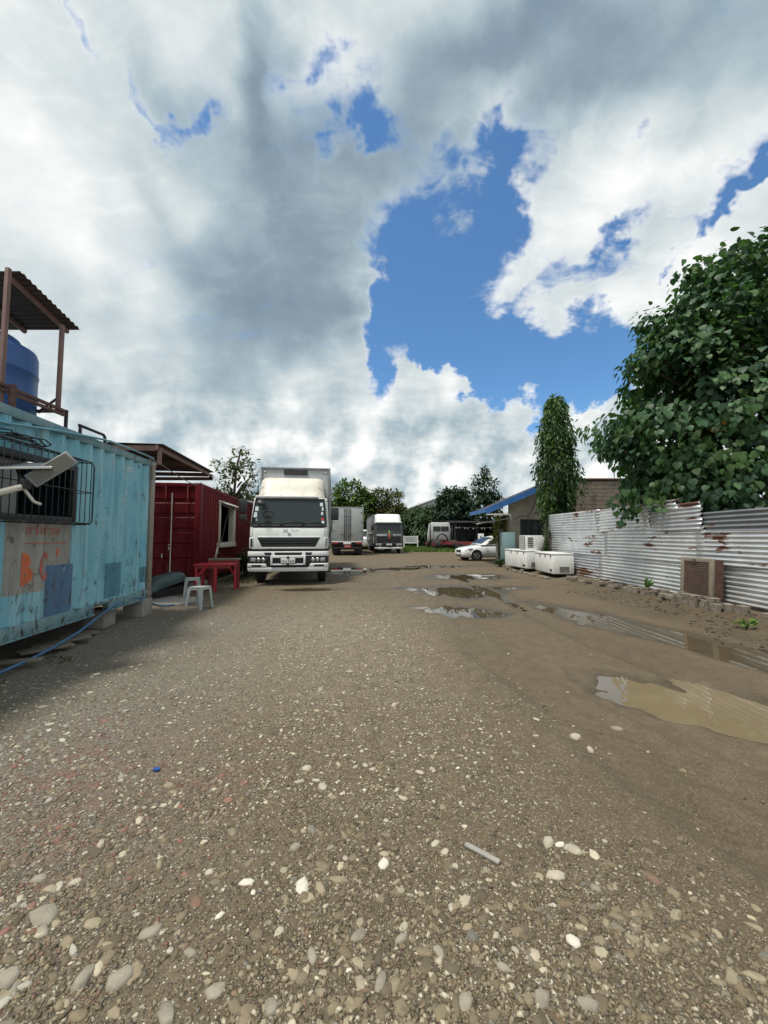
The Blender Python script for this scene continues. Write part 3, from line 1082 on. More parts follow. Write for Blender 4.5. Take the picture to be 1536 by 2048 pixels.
# bottom rail: a channel with fork-lift pockets left open
for (a, b) in ((-L + .16, -4.1), (-3.78, -1.68), (-1.34, -.13)):
    m = MB().box(-.075, .006, a, b, .02, .16)
    m.box(-.075, .026, a, b, .0, .018)
    m.build('bottom_rail', MAT['container_rail'], bc, bevel=.004)
MB().box(-.06, .004, -L + .16, -.13, .132, .164).build('sill_strip', MAT['container_rail'], bc)
MB().box(-W, -W + .075, -L + .16, -.13, .0, .16).build('bottom_rail', MAT['container_rail'], bc)
for x0, x1 in ((-.13, .012), (-W - .012, -W + .13)):
    for y0, y1 in ((-.13, .012), (-L - .012, -L + .16)):
        MB().box(x0, x1, y0, y1, .12, Hc - .12).build('corner_post', MAT['container_post'], bc, bevel=.01)
        for z0 in (0, Hc - .12):
            cc = MB().box(x0 - .01, x1 + .006, y0 - .01, y1 + .006, z0, z0 + .12).build('corner_casting', MAT['container_post'], bc, bevel=.012)
            cc['label'] = 'rusty steel corner fitting'
# window: frame and an inner dim room
wf = MB()
wf.box(-.06, .012, WY0 - .04, WY0 + .03, WZ0 - .04, WZ1 + .04)
wf.box(-.06, .012, WY1 - .05, WY1 + .03, WZ0 - .04, WZ1 + .04)
wf.box(-.06, .010, WY0, WY1, WZ0 - .05, WZ0 + .02)
wf.box(-.06, .010, WY0, WY1, WZ1 - .03, WZ1 + .05)
wf.build('window_frame', MAT['dark_metal'], bc, bevel=.004)
MB().box(-.14, -.11, WY0 + .1, WY0 + .95, WZ0 + .03, WZ1 - .03).build('shutter', MAT['grey_metal'], bc)
# welded cage standing off the window
cage = MB()
cx_ = .20
for z in (WZ0 - .06, WZ1 + .10):
    cage.tube([(0, WY1 + .04, z), (cx_ * .8, WY1 + .05, z), (cx_, WY1 - .0, z), (cx_, WY0 - .5, z)], .008, 6)
cg = cage.build('window_cage', MAT['steel_black'], bc, smooth=True)
k = 0
y = WY1 - .02
while y > WY0 - .5:
    MB().tube([(.0, y, WZ0 - .07), (cx_ - .03, y, WZ0 - .075), (cx_ + .008, y, WZ0 - .03), (cx_ + .008, y, WZ1 + .08), (cx_ - .03, y, WZ1 + .115), (.0, y, WZ1 + .12)], .005, 6).build('bar', MAT['steel_black'], cg, smooth=True)
    y -= .098
for z in (WZ0 + .36,):
    MB().tube([(.0, WY1 + .05, z), (cx_ + .01, WY1 + .04, z), (cx_ + .018, WY0 - .5, z)], .006, 6).build('bar', MAT['steel_black'], cg, smooth=True)
for x in (.06, .13):
    for z in (WZ0 - .08, WZ1 + .125):
        MB().tube([(x, WY1 + .04, z), (x, WY0 - .5, z)], .0055, 6).build('bar', MAT['steel_black'], cg, smooth=True)
MB().tube([(x_, WY1 + .05, z_) for x_, z_ in ((.0, WZ1 + .11), (.17, WZ1 + .1), (.2, WZ1 + .04), (.2, WZ0 - .03), (.17, WZ0 - .07), (0, WZ0 - .07))], .0085, 6).build('bar', MAT['steel_black'], cg, smooth=True)

# lettering on the folded sheet
MT = Matrix(((0, 0, 1), (1, 0, 0), (0, 1, 0)))          # text x -> wall y, text y -> wall z, lifts out along x


def on_wall(text, size, yc, zc, mat, name='lettering', stretch=1.0, bold=0.0):
    M4 = Matrix.Translation((0, yc, zc)) @ MT.to_4x4()
    sc = Matrix.Diagonal((stretch, 1, 1, 1))
    cuts = [(b_ - yc) / stretch for b_ in breaks(yc - 1.2, yc + 1.2)]
    return lettering(text, size, name, mat, bc, M4 @ sc, drape=lambda tx, ty: corr(yc + tx * stretch) + .004, cut=cuts, bold=bold)


on_wall('anterar', .185, -2.68, 1.245, MAT['letter_red'], stretch=.98)
on_wall('B', .48, -2.93, .765, MAT['letter_orange'], stretch=.75, bold=.028)
on_wall('C', .50, -2.66, .775, MAT['letter_red'], stretch=.58, bold=.010)
on_wall("'", .42, -2.47, .84, MAT['letter_orange'], stretch=1.1)
m = MB()
for a, b in zip(breaks(-3.0, -2.26)[:-1], breaks(-3.0, -2.26)[1:]):
    m.add([(corr(a) + .004, a, 1.075), (corr(b) + .004, b, 1.075), (corr(b) + .004, b, 1.088), (corr(a) + .004, a, 1.088)], [(0, 1, 2, 3)])
m.build('painted_line', MAT['letter_red'], bc)
on_wall('RE', .125, -1.30, 2.345, MAT['chalk_white'])
on_wall('3', .115, -1.06, 2.30, MAT['chalk_white'])
on_wall('BS', .125, -0.83, 2.31, MAT['chalk_white'])
on_wall('/', .12, -1.06, 2.17, MAT['chalk_white'])
on_wall('81', .115, -0.93, 2.15, MAT['chalk_white'])
on_wall('C1', .12, -0.93, 1.90, MAT['chalk_white'])
on_wall('81', .10, -0.93, 1.80, MAT['chalk_white'])

# ---------------------------------------------------------------- pipe and cable along the container top
m = MB().tube([(-4.07, 3.4, 2.66), (-4.08, 4.1, 2.72), (-4.14, 4.85, 2.84), (-4.23, 5.75, 2.955), (-4.33, 6.5, 2.985), (-4.42, 7.3, 2.985)], .016, 8)
tag(m.build('water_pipe', MAT['pipe_teal'], smooth=True), 'thin teal water pipe sagging along the top of the blue container', 'pipe')
pts = [(-4.27, 5.9, 2.985), (-4.40, 7.0, 3.0), (-4.50, 7.5, 2.97), (-4.64, 8.2, 2.93), (-4.85, 9.2, 2.87), (-5.1, 10.3, 2.87), (-5.40, 11.3, 3.08)]
tag(MB().tube(pts, .009, 6).build('power_cable', MAT['grey_metal'], smooth=True), 'grey cable strung from the blue container to the red one', 'cable')
m = MB().tube([(-4.40, 7.12, 2.93), (-4.385, 7.17, 2.9), (-4.38, 7.2, 2.83), (-4.38, 7.2, 2.55)], .014, 8)
tag(m.build('drop_pipe', MAT['container_post'], smooth=True), 'short bent grey pipe hanging down the blue container near its corner', 'pipe')

# ---------------------------------------------------------------- stand pipe bracket on the roof
m = MB().tube([(-4.27, 5.3, 3.05), (-4.31, 5.82, 3.05), (-4.315, 5.86, 3.02), (-4.315, 5.86, 2.93)], .022, 8).tube([(-4.27, 5.32, 3.05), (-4.27, 5.32, 2.93)], .02, 8)
tag(m.build('roof_bracket', MAT['steel_black'], smooth=True), 'low black pipe bracket on the blue container roof', 'bracket')

# ---------------------------------------------------------------- water tank and its little roof
tk = thing('water_tank', 'dark blue plastic water tank on top of the blue container', 'water tank', (-5.02, 4.72, 2.97))
m = MB()
prof = [(.02, 0), (.47, 0), (.50, .04), (.50, .30), (.507, .31), (.507, .33), (.50, .34), (.50, .60), (.507, .61), (.507, .63), (.50, .64), (.495, .86), (.475, .92), (.38, .975), (.30, 1.0), (.27, 1.0), (.02, 1.0)]
m.lathe(prof, 48)
m.build('tank_body', MAT['tank_blue'], tk, smooth=True)
MB().lathe([(.02, .99), (.29, .99), (.31, 1.0), (.31, 1.05), (.28, 1.075), (.1, 1.09), (.02, 1.09)], 40).build('lid', MAT['tank_blue'], tk, smooth=True)
MB().tube([(.33, -.1, .95), (.33, -.1, 1.03)], .03, 10).build('vent_cap', MAT['black_plastic'], tk, smooth=True)
MB().tube([(.40, -.42, 0.02), (.40, -.38, .2), (.36, -.36, .35)], .012, 8).build('outlet_pipe', MAT['grey_metal'], tk, smooth=True)

sh = thing('tank_shelter', 'rusty steel frame with small corrugated roof over the water tank', 'shelter', (0, 0, 0))
for i, (x, y, z) in enumerate(((-4.34, 5.02, 4.34), (-4.30, 4.22, 4.56), (-5.85, 5.02, 4.34), (-5.85, 4.22, 4.56))):
    MB().box(x - .022, x + .022, y - .022, y + .022, 2.93 if i else 3.15, z).build('post', MAT['purlin'], sh, bevel=.004)
for zz_ in (3.17, 3.115):
    MB().beam((-4.255, 3.4, zz_ + .035), (-4.28, 5.06, zz_), .035, .035).build('rail', MAT['rust_steel'], sh)
MB().beam((-5.9, 5.06, 3.17), (-4.28, 5.06, 3.17), .035, .035).build('rail', MAT['rust_steel'], sh)
MB().beam((-4.27, 5.075, 2.93), (-4.27, 5.075, 3.19), .03, .03).build('leg', MAT['steel_black'], sh)
MB().beam((-4.225, 4.28, 2.93), (-4.225, 4.28, 3.22), .05, .05).build('leg', MAT['rust_steel'], sh)
MB().beam((-4.33, 5.03, 3.36), (-4.62, 5.05, 3.16), .022, .022).build('brace', MAT['rust_steel'], sh)
MB().beam((-4.28, 4.85, 3.15), (-4.62, 5.05, 3.15), .022, .022).build('brace', MAT['rust_steel'], sh)


def corrugated(mb, p00, du, dv, lu, lv, pitch, amp, nv=2, per=8, warp=None):
    """wavy sheet: ridges run along dv, the wave goes along du"""
    p00, du, dv = Vector(p00), Vector(du).normalized(), Vector(dv).normalized()
    n = du.cross(dv).normalized()
    nu = max(2, int(lu / pitch * per))
    def P(i, j):
        u = lu * i / nu
        v = lv * j / nv
        o = amp * math.sin(2 * math.pi * u / pitch)
        if warp:
            o += warp(u, v)
        return p00 + du * u + dv * v + n * o
    return mb.sheet(P, nu, nv, thick=.0015, normal=n)


rs = corrugated(MB(), (-6.1, 4.40, 4.655), (0, .93, -.215), (1, 0, 0), .955, 1.76, .076, .010).build('roof_sheet', MAT['roof_sheet'], sh, smooth=True)
for x in (-4.50, -5.1, -5.75):
    MB().beam((x, 4.43, 4.605), (x, 5.30, 4.395), .04, .05).build('purlin', MAT['purlin'], sh)

# ---------------------------------------------------------------- solar lamps in front of the cage
MAT['lamp_face'] = plain('lamp_face', (.115, .108, .085), 0.4, var=0.1)
lp = thing('solar_lamp', 'solar street lamp with tilted flat head on a pale arm by the barred window', 'lamp', (-3.69, 3.9, 2.0))
MB().tube([(-.30, -.62, -.32), (-.12, -.25, -.12), (0, 0, .0)], .032, 10).build('arm', MAT['cream'], lp, smooth=True)
MB().obox((0, .02, .03), (.07, .09, .10)).build('bracket', MAT['dark_metal'], lp, bevel=.01)
ax = Vector((.30, .25, .36)).normalized()
sd = Vector((.70, .35, -.45)); sd = (sd - ax * sd.dot(ax)).normalized()
nn = ax.cross(sd).normalized()
Mh = Matrix((ax, sd, nn)).transposed()
hd = MB().obox(Vector((.02, .03, .04)) + ax * .25, (.45, .165, .026), Mh).build('lamp_head', MAT['grey_metal'], lp, bevel=.01)
for sgn in (-1, 1):
    MB().obox(Vector((.02, .03, .04)) + ax * .25 + nn * sgn * .0145, (.40, .13, .004), Mh).build('light_panel', MAT['lamp_face'], hd)
MB().tube([(0, 0, 0), (.03, .10, -.14), (.09, .12, -.17)], .016, 8).build('sensor_stalk', MAT['cream'], lp, smooth=True)
ax2 = Vector((.82, .50, .10)).normalized()
sd2 = Vector((-.4, .8, .25)); sd2 = (sd2 - ax2 * sd2.dot(ax2)).normalized()
nn2 = ax2.cross(sd2).normalized()
Mp = Matrix((ax2, sd2, nn2)).transposed()
sp = MB().obox(Vector((-.17, .10, .235)), (.62, .40, .022), Mp).build('solar_panel', MAT['clean_white'], lp, bevel=.004)
MB().obox(Vector((-.17, .10, .235)) + nn2 * .0125, (.58, .36, .004), Mp).build('cell_sheet', MAT['ink_grey'], sp)
MB().obox(Vector((-.17, .10, .235)) - nn2 * .0125, (.54, .32, .004), Mp).build('back_plate', MAT['grey_metal'], sp)
MB().tube([(0, 0, .05), (-.1, .06, .14), (-.17, .1, .22)], .014, 8).build('panel_strut', MAT['dark_metal'], lp, smooth=True)

coil = MB()
pts = []
for i in range(150):
    a = i * 2 * math.pi / 22
    pts.append((-4.13 + .10 * math.sin(a) + .015 * math.sin(i * 1.7), 4.02 + .17 * math.cos(a) + i * .0035, 2.58 + .012 * (i % 22) / 22 + .03 * math.sin(i * .33) + .025))
coil.tube(pts, .008, 6)
tag(coil.build('cable_coil', MAT['black'], smooth=True), 'tangled black cable coil lying on top of the window cage', 'cable')

# ---------------------------------------------------------------- hose, supports and litter along the container
m = MB().tube([(-3.98, 3.2, .06), (-3.99, 4.0, .075), (-4.06, 4.5, .085), (-4.13, 4.9, .11), (-4.21, 5.4, .18), (-4.27, 5.85, .30), (-4.32, 6.2, .385), (-4.38, 6.55, .42), (-4.41, 6.9, .41), (-4.43, 7.2, .34), (-4.47, 7.55, .18), (-4.55, 7.95, .07), (-4.45, 8.35, .03), (-4.2, 8.5, .025)], .017, 10)
sub = m.build('garden_hose', MAT['hose_blue'], smooth=True)
tag(sub, 'blue garden hose looping up over the bottom rail of the blue container', 'hose')
for i, (x, y, sx, sy, sz, lab) in enumerate(((-4.56, 7.22, .34, .36, .30, 'concrete block under the far corner of the blue container'),
                                             (-4.62, 6.35, .30, .34, .29, 'dark concrete block under the middle of the blue container'),
                                             (-4.40, 1.7, .34, .36, .30, 'concrete block under the near corner of the blue container'),
                                             (-6.7, 7.2, .34, .36, .30, 'concrete block under the hidden far corner of the blue container'),
                                             (-6.3, 1.6, .34, .36, .30, 'concrete block under the hidden near corner of the blue container'))):
    o = MB().box(-sx / 2, sx / 2, -sy / 2, sy / 2, 0, sz).build('concrete_block', MAT['concrete'], None, bevel=.012)
    o.location = (x, y, .03)
    o.rotation_euler = (0, 0, YAW)
    tag(o, lab, 'block', 'blocks under the blue container')
for i, (x, y, l, w, rz, tilt, lab) in enumerate(((-4.26, 4.95, .55, .17, 62, 4, 'weathered board under the edge of the blue container, nearest the camera'),
                                                 (-4.34, 5.28, .62, .20, 48, -3, 'middle weathered board lying under the blue container edge'),
                                                 (-4.40, 5.62, .50, .16, 70, 5, 'farthest weathered board beneath the blue container edge'),
                                                 (-4.12, 4.45, .40, .10, 20, 2, 'short broken plank end beside the blue hose'))):
    o = MB().box(-l / 2, l / 2, -w / 2, w / 2, 0, .025).build('plank', MAT['plank'], None, bevel=.003)
    o.location = (x, y, .075)
    o.rotation_euler = (R(tilt), R(tilt * .6), R(rz))
    tag(o, lab, 'plank', 'boards beside the blue container')
o = MB().prism([(-5.9, 8.35), (-4.35, 8.28), (-4.20, 8.75), (-4.28, 9.25), (-4.9, 9.45), (-5.9, 9.4)], 'z', -.05, .055).build('concrete_slab', MAT['concrete'], None, bevel=.012)
tag(o, 'cracked concrete slab between the blue and red containers', 'slab')

# ---------------------------------------------------------------- lean-to roof over the gap
aw = thing('lean_to_roof', 'brown corrugated lean-to roof between the blue and red containers', 'roof', (0, 0, 0))
ed = Vector((-.134, 1, -.004)).normalized()
e0 = Vector((-4.42, 7.58, 3.335))
corrugated(MB(), e0 + Vector((-3.6, 0, .12)), ed, (3.6, 0, -.12), 3.36, 3.6, .09, .012).build('roof_sheet', MAT['roof_sheet'], aw, smooth=True)
MB().beam(e0 + Vector((-.12, 0, -.065)), e0 + ed * 3.30 + Vector((-.12, 0, -.065)), .04, .09).build('fascia', MAT['purlin'], aw)
for t in (.02, 1.6, 3.28):
    a = e0 + ed * t
    MB().beam(a + Vector((-3.55, 0, -.03)), a + Vector((-.14, 0, -.085)), .05, .10).build('rafter', MAT['rust_steel'], aw)
MB().beam((-8.4, 10.95, 3.14), (-4.92, 10.95, 3.14), .06, .09).build('beam', MAT['rust_steel'], aw)
for x, y, z0, z1 in ((-4.52, 7.66, 2.93, 3.28), (-4.98, 10.95, 3.12, 3.26), (-7.9, 10.95, .1, 3.3)):
    MB().box(x - .03, x + .03, y - .03, y + .03, z0, z1).build('post', MAT['purlin'], aw)

# ---------------------------------------------------------------- red container
RYAW = R(8.0)
rc = thing('shipping_container', 'dark red shipping container with a white framed window in its side', 'container', (-5.42, 11.3, .17), RYAW)
RL, RW, RH = 12.19, 2.44, 2.89
RW0, RW1, RZ0, RZ1 = 1.98, 4.1, 1.06, 2.50
m = MB()
corr_wall(m, .16, RW0, .16, RH - .11, nz=2)
corr_wall(m, RW1, RL - .16, .16, RH - .11, nz=2)
corr_wall(m, RW0, RW1, .16, RZ0)
corr_wall(m, RW0, RW1, RZ1, RH - .11)
m.build('side_wall', MAT['container_red'], rc)
corr_wall(MB(), .16, RL - .16, .16, RH - .11, x=-RW, sgn=-1).build('side_wall', MAT['container_red'], rc)
MB().box(-RW + .1, -.1, RL - .06, RL - .02, .1, RH - .1).build('end_wall', MAT['container_red'], rc)
MB().box(-RW + .05, -.05, .06, RL - .06, RH - .045, RH - .01).build('roof', MAT['container_red'], rc)
MB().box(-RW + .05, -.05, .06, RL - .06, .08, .14).build('floor', MAT['plank'], rc)
for x0, x1 in ((-.07, .008), (-RW - .008, -RW + .07)):
    MB().box(x0, x1, .15, RL - .15, RH - .11, RH).build('top_rail', MAT['container_red'], rc, bevel=.006)
    MB().box(x0, x1, .15, RL - .15, .0, .16).build('bottom_rail', MAT['container_red'], rc, bevel=.006)
for x0, x1 in ((-.15, .014), (-RW - .014, -RW + .15)):
    for y0, y1 in ((-.02, .16), (RL - .16, RL + .02)):
        MB().box(x0, x1, y0, y1, .0, RH + .004).build('corner_post', MAT['container_red'], rc, bevel=.01)
MB().box(-RW + .15, -.15, -.01, .12, RH - .13, RH - .003).build('door_header', MAT['container_red'], rc, bevel=.005)
MB().box(-RW + .15, -.15, -.01, .12, .0, .13).build('door_sill', MAT['container_red'], rc, bevel=.005)
# two door leaves with pressed ribs
SEAM = -.78
for (xa, xb) in ((-RW + .15, SEAM - .008), (SEAM + .008, -.15)):
    zs, prof = .14, []
    z = .14
    prof.append((.02, .14))
    for rz_ in (.55, .98, 1.42, 1.86, 2.28):
        prof += [(.02, rz_), (.052, rz_ + .04), (.052, rz_ + .12), (.02, rz_ + .16)]
    prof.append((.02, RH - .14))
    poly = [(p_[0], p_[1]) for p_ in prof] + [(.09, RH - .14), (.09, .14)]
    d = MB().prism(poly, 'x', xa, xb).build('door', MAT['container_red'], rc)
MB().box(SEAM - .012, SEAM + .012, -.004, .03, .14, RH - .3).build('door_gasket', MAT['cream'], rc)
for x in (-.95, -.35):
    lr = MB().tube([(x, -.012, .12), (x, -.012, RH - .1)], .014, 8).build('lock_rod', MAT['container_red'], rc, smooth=True)
    MB().box(x - .02, x + .16, -.035, -.018, 1.02, 1.06).build('handle', MAT['container_red'], lr)
MB().box(SEAM - .06, SEAM - .03, -.02, .01, .94, 1.10).build('latch', MAT['cream'], rc, bevel=.004)
MB().box(SEAM - .24, SEAM - .21, -.01, .012, .70, .82).build('hasp', MAT['cream'], rc, bevel=.004)
# window
wf = MB()
for (a, b) in ((RW0 - .03, RW0 + .06), (RW1 - .30, RW1 + .03)):
    wf.box(-.14, .05, a, b, RZ0, RZ1)
wf.box(-.14, .07, RW0 - .05, RW1 + .05, RZ0 - .08, RZ0 + .04)
wf.box(-.14, .05, RW0 - .05, RW1 + .05, RZ1 - .03, RZ1 + .06)
w_ = wf.build('window', MAT['cream'], rc, bevel=.006)
MB().beam((-.06, RW0 + .6, RZ0 + .05), (-.1, RW1 - .5, RZ1 - .1), .02, .02).build('stay_rod', MAT['grey_metal'], w_)
MB().obox((.12, (RW0 + RW1) / 2, RZ1 + .0), (.26, RW1 - RW0, .02), Matrix.Rotation(R(28), 3, 'Y')).build('awning', MAT['cream'], w_)
MB().obox((.10, (RW0 + RW1) / 2, RZ1 - .10), (.20, RW1 - RW0, .015), Matrix.Rotation(R(28), 3, 'Y')).build('awning', MAT['purlin'], w_)
MB().box(-.02, .16, RW0 - .02, RW1 - .2, RZ0 - .12, RZ0 - .085).build('sill', MAT['cream'], w_)
MB().tube([(.03, 1.75, 1.10), (.03, 1.75, .80), (.03, 2.0, .72)], .02, 8).build('drain_pipe', MAT['cream'], rc, smooth=True)
o = MB().obox((-6.75, 18.4, 3.11), (1.0, 2.4, .05), Matrix.Rotation(R(1), 3, 'Y')).build('roof_panel', MAT['clean_white'], None)
tag(o, 'white sheet lying on the far end of the red container roof', 'panel')
for i, (x, y) in enumerate(((-5.55, 11.6), (-7.7, 11.3), (-7.1, 22.8), (-9.3, 22.5))):
    o = MB().box(-.2, .2, -.2, .2, 0, .17).build('concrete_block', MAT['concrete'], None, bevel=.01)
    o.location = (x, y, 0); o.rotation_euler = (0, 0, RYAW)
    tag(o, ('concrete block under the near right corner of the red container', 'concrete block under the near left corner of the red container',
            'concrete block under the far right corner of the red container', 'concrete block under the far left corner of the red container')[i], 'block', 'blocks under the red container')

# ---------------------------------------------------------------- red table, plank, stools, upturned tub
MAT['red_paint'] = plain('red_paint', (.43, .018, .035), 0.5, var=0.15, dirt=0.25, dirt_col=(.2, .02, .025))
MAT['red_dark'] = plain('red_dark', (.22, .035, .03), 0.6, var=0.2, dirt=0.3, dirt_col=(.09, .03, .02))
tb = thing('work_table', 'bright red wooden table beside the red container', 'table', (-4.60, 10.66, .0), R(4))
MB().box(-.52, .46, -.30, .30, .70, .745).build('table_top', MAT['red_paint'], tb, bevel=.006)
for x, y in ((-.46, -.26), (.06, -.27), (.42, .24), (-.46, .24)):
    MB().beam((x, y, 0), (x * .97, y * .97, .70), .075, .05).build('leg', MAT['red_paint'], tb)
MB().beam((-.44, -.29, .38), (-.16, -.29, .70), .04, .06).build('brace', MAT['red_paint'], tb)
MB().beam((.41, .22, .42), (.22, .22, .70), .04, .06).build('brace', MAT['red_paint'], tb)
MB().box(-.48, .44, -.285, -.25, .63, .715).build('apron', MAT['red_dark'], tb)
MB().box(-.48, .44, .25, .285, .63, .715).build('apron', MAT['red_dark'], tb)
bn = thing('bench', 'dark reddish wooden bench standing behind the red table', 'bench', (-4.66, 11.12, .0), R(4))
MB().box(-.34, .50, -.13, .13, .81, .86).build('seat', MAT['plank'], bn, bevel=.005)
MB().box(-.34, .50, -.125, -.095, .74, .808).build('apron', MAT['red_dark'], bn)
for x, y in ((-.28, -.1), (.44, -.1), (-.28, .1), (.44, .1)):
    MB().box(x - .03, x + .03, y - .02, y + .02, 0, .81).build('leg', MAT['red_dark'], bn)
o = MB().beam((-5.28, 11.27, .6), (-5.10, 11.20, .58), .03, .03)
o = MB().beam((-4.86, 11.14, .86), (-5.11, 11.95, 1.32), .05, .03).build('wooden_stick', MAT['plank'], None)
tag(o, 'thin wooden stick leaning on the red container above the bench', 'stick')

MAT['stool'] = plain('stool', (.40, .43, .425), 0.5, var=0.12, dirt=0.45, dirt_col=(.17, .16, .13), dscale=5)


def stool(loc, rz, label, tint=None):
    s = thing('plastic_stool', label, 'stool', loc, rz, 'plastic stools by the containers')
    m = MB()
    def P(i, j):
        u, v = i / 8 * 2 - 1, j / 8 * 2 - 1
        r_ = max(abs(u), abs(v))
        return (u * .16, v * .16, .45 + .014 * (r_ ** 2) - .012)
    m.sheet(P, 8, 8, thick=.006, normal=(0, 0, 1))
    for a in range(4):
        M = Matrix.Rotation(a * math.pi / 2, 3, 'Z')
        vs = [M @ Vector(p) for p in ((-.15, .150, .452), (.15, .150, .452), (.158, .160, .40), (-.158, .160, .40), (-.15, .144, .452), (.15, .144, .452), (.158, .154, .40), (-.158, .154, .40))]
        m.add(vs, [(0, 1, 2, 3), (4, 7, 6, 5), (0, 4, 5, 1), (3, 2, 6, 7)])
    m.build('seat', MAT['stool'], s, bevel=0)
    for a in range(4):
        M = Matrix.Rotation(a * math.pi / 2, 3, 'Z')
        l = MB()
        def leg(dx, dy, k):
            return [(.158 - dx, .158, .43), (.158, .158, .43), (.19, .19, .0), (.19 - k, .19, .0)]
        fo = [(.085, .158, .42), (.160, .160, .42), (.192, .192, .0), (.150, .192, .0)]
        si = [(.160, .085, .42), (.192, .150, .0)]
        vs = [M @ Vector(p) for p in (fo[0], fo[1], fo[2], fo[3], si[0], si[1])]
        ins = [M @ Vector(p) for p in ((.085, .150, .42), (.152, .152, .42), (.184, .184, .0), (.150, .184, .0), (.152, .085, .42), (.184, .150, .0))]
        l.add(vs + ins, [(0, 1, 2, 3), (1, 4, 5, 2), (6, 9, 8, 7), (7, 8, 11, 10), (0, 3, 9, 6), (4, 10, 11, 5), (3, 2, 8, 9), (2, 5, 11, 8), (0, 6, 7, 1), (1, 7, 10, 4)])
        l.build('leg', MAT['stool'], s)
    MB().box(-.165, .165, .158, .165, .22, .25)
    return s


stool((-3.83, 8.07, .0), R(-14), 'grey white plastic stool nearest the camera on the gravel')
stool((-4.66, 9.45, .03), R(24), 'grey plastic stool standing behind the nearer one by the red table')

MAT['tub'] = plain('tub', (.035, .065, .068), 0.4, var=0.25, vscale=5, dirt=0.4, dirt_col=(.11, .13, .12))
t_ = thing('upturned_tub', 'dark green upturned fibreglass tub beside the blue container corner', 'tub', (-5.33, 9.35, .06), R(-16))
def hull(w, l, h, lip):
    m = MB()
    nu, nv = 20, 7
    rows = []
    for j in range(nv + 1):
        t = j / nv
        s_ = math.cos(t * math.pi / 2) ** .55 if j < nv else 0.02
        zz_ = h * math.sin(t * math.pi / 2)
        rows.append((s_, zz_))
    for s_, zz_ in rows:
        for i in range(nu):
            a = 2 * math.pi * i / nu
            ca, sa = math.cos(a), math.sin(a)
            m.v.append((w * s_ * math.copysign(abs(ca) ** .7, ca), l * s_ * math.copysign(abs(sa) ** .7, sa), zz_))
    for j in range(nv):
        for i in range(nu):
            m.f.append((j * nu + i, j * nu + (i + 1) % nu, (j + 1) * nu + (i + 1) % nu, (j + 1) * nu + i))
    return m
b_ = hull(.27, .62, .27, .05).build('hull', MAT['tub'], t_, smooth=True)
b_.location = (-.06, .1, .24); b_.rotation_euler = (R(9), R(-4), 0)
r_ = hull(.24, .38, .13, .05).build('hull', MAT['tub'], t_, smooth=True)
r_.location = (.05, -.52, .18); r_.rotation_euler = (R(5), R(3), R(20))
MB().box(-.26, .16, -.5, .5, .0, .2).build('support_crate', MAT['black'], t_)



# ================================================================ vehicles
def wheel(parent, x, y, r, w, rim_mat=None, side=1, dual=False, hub=True):
    """wheel with its axle along x; side is the outward direction"""
    wd = w * (2.1 if dual else 1.0)
    prof = [(r * .58, -wd / 2), (r * .9, -wd / 2), (r * .985, -wd * .42), (r, -wd * .3), (r, wd * .3), (r * .985, wd * .42), (r * .9, wd / 2), (r * .58, wd / 2)]
    t = MB().lathe(prof, 28, 'x').build('wheel', MAT['rubber'], parent, smooth=True, loc=(x, y, r))
    e = t.modifiers.new('edges', 'EDGE_SPLIT'); e.split_angle = R(40)
    rim = MB()
    rim.lathe([(.03, .0), (r * .2, .02), (r * .25, -.03), (r * .46, -.05), (r * .54, .0), (r * .60, .012), (r * .60, -.05)] if hub else [(.03, 0), (r * .6, 0)], 24, 'x')
    ro = rim.build('rim', rim_mat or MAT['grey_metal'], t, smooth=True, loc=(side * wd / 2, 0, 0))
    if side < 0:
        ro.rotation_euler = (0, 0, math.pi)
    return t


def cab_front(width, zs, yb, corner=.16):
    """surface y = F(x, z) of a rounded cab front; zs, yb give the side profile"""
    hw = width / 2
    def F(x, z):
        for (za, ya), (zb, yb_) in zip(zip(zs, yb), list(zip(zs, yb))[1:]):
            if z <= zb:
                break
        t = min(max((z - za) / (zb - za), 0), 1)
        y0 = ya + (yb_ - ya) * t
        e = max(0.0, abs(x) - (hw - corner)) / corner
        e = min(e, 1.0)
        return y0 + .05 * (x / hw) ** 2 + corner * .8 * (1 - math.sqrt(max(0, 1 - e * e)))
    return F


def panel(F, poly, off, thick, name, mat, parent, nu=12, nv=3, bevel=.006):
    """piece of the front face: poly = (xl0, xr0, z0, xl1, xr1, z1) bottom and top edges, lifted off by off"""
    xl0, xr0, z0, xl1, xr1, z1 = poly
    def P(i, j):
        t = j / nv
        a = xl0 + (xl1 - xl0) * t
        b = xr0 + (xr1 - xr0) * t
        x = a + (b - a) * i / nu
        z = z0 + (z1 - z0) * t
        return (x, F(x, z) - off, z)
    return MB().sheet(P, nu, nv, thick=thick, normal=(0, -1, 0)).build(name, mat, parent, bevel=bevel)


def cab_shell(F, width, z0, z1, depth, mat, parent, taper=0.04):
    """closed cab body behind the front surface"""
    hw = width / 2
    nz, nx = 8, 20
    m = MB()
    rings = []
    for j in range(nz + 1):
        z = z0 + (z1 - z0) * j / nz
        k = 1 - taper * max(0, (z - (z0 + z1) / 2) / ((z1 - z0) / 2))
        ring = []
        for i in range(nx + 1):
            x = (-hw + width * i / nx)
            ring.append((x * k, F(x, z), z))
        ring += [(hw * k, depth, z), (-hw * k, depth, z)]
        rings.append(ring)
    n = len(rings[0])
    for r_ in rings:
        m.v.extend(r_)
    for j in range(nz):
        for i in range(n):
            m.f.append((j * n + i, j * n + (i + 1) % n, (j + 1) * n + (i + 1) % n, (j + 1) * n + i))
    m.f.append(tuple(range(n))[::-1])
    m.f.append(tuple(nz * n + i for i in range(n)))
    return m.build('cab', mat, parent, bevel=.03)


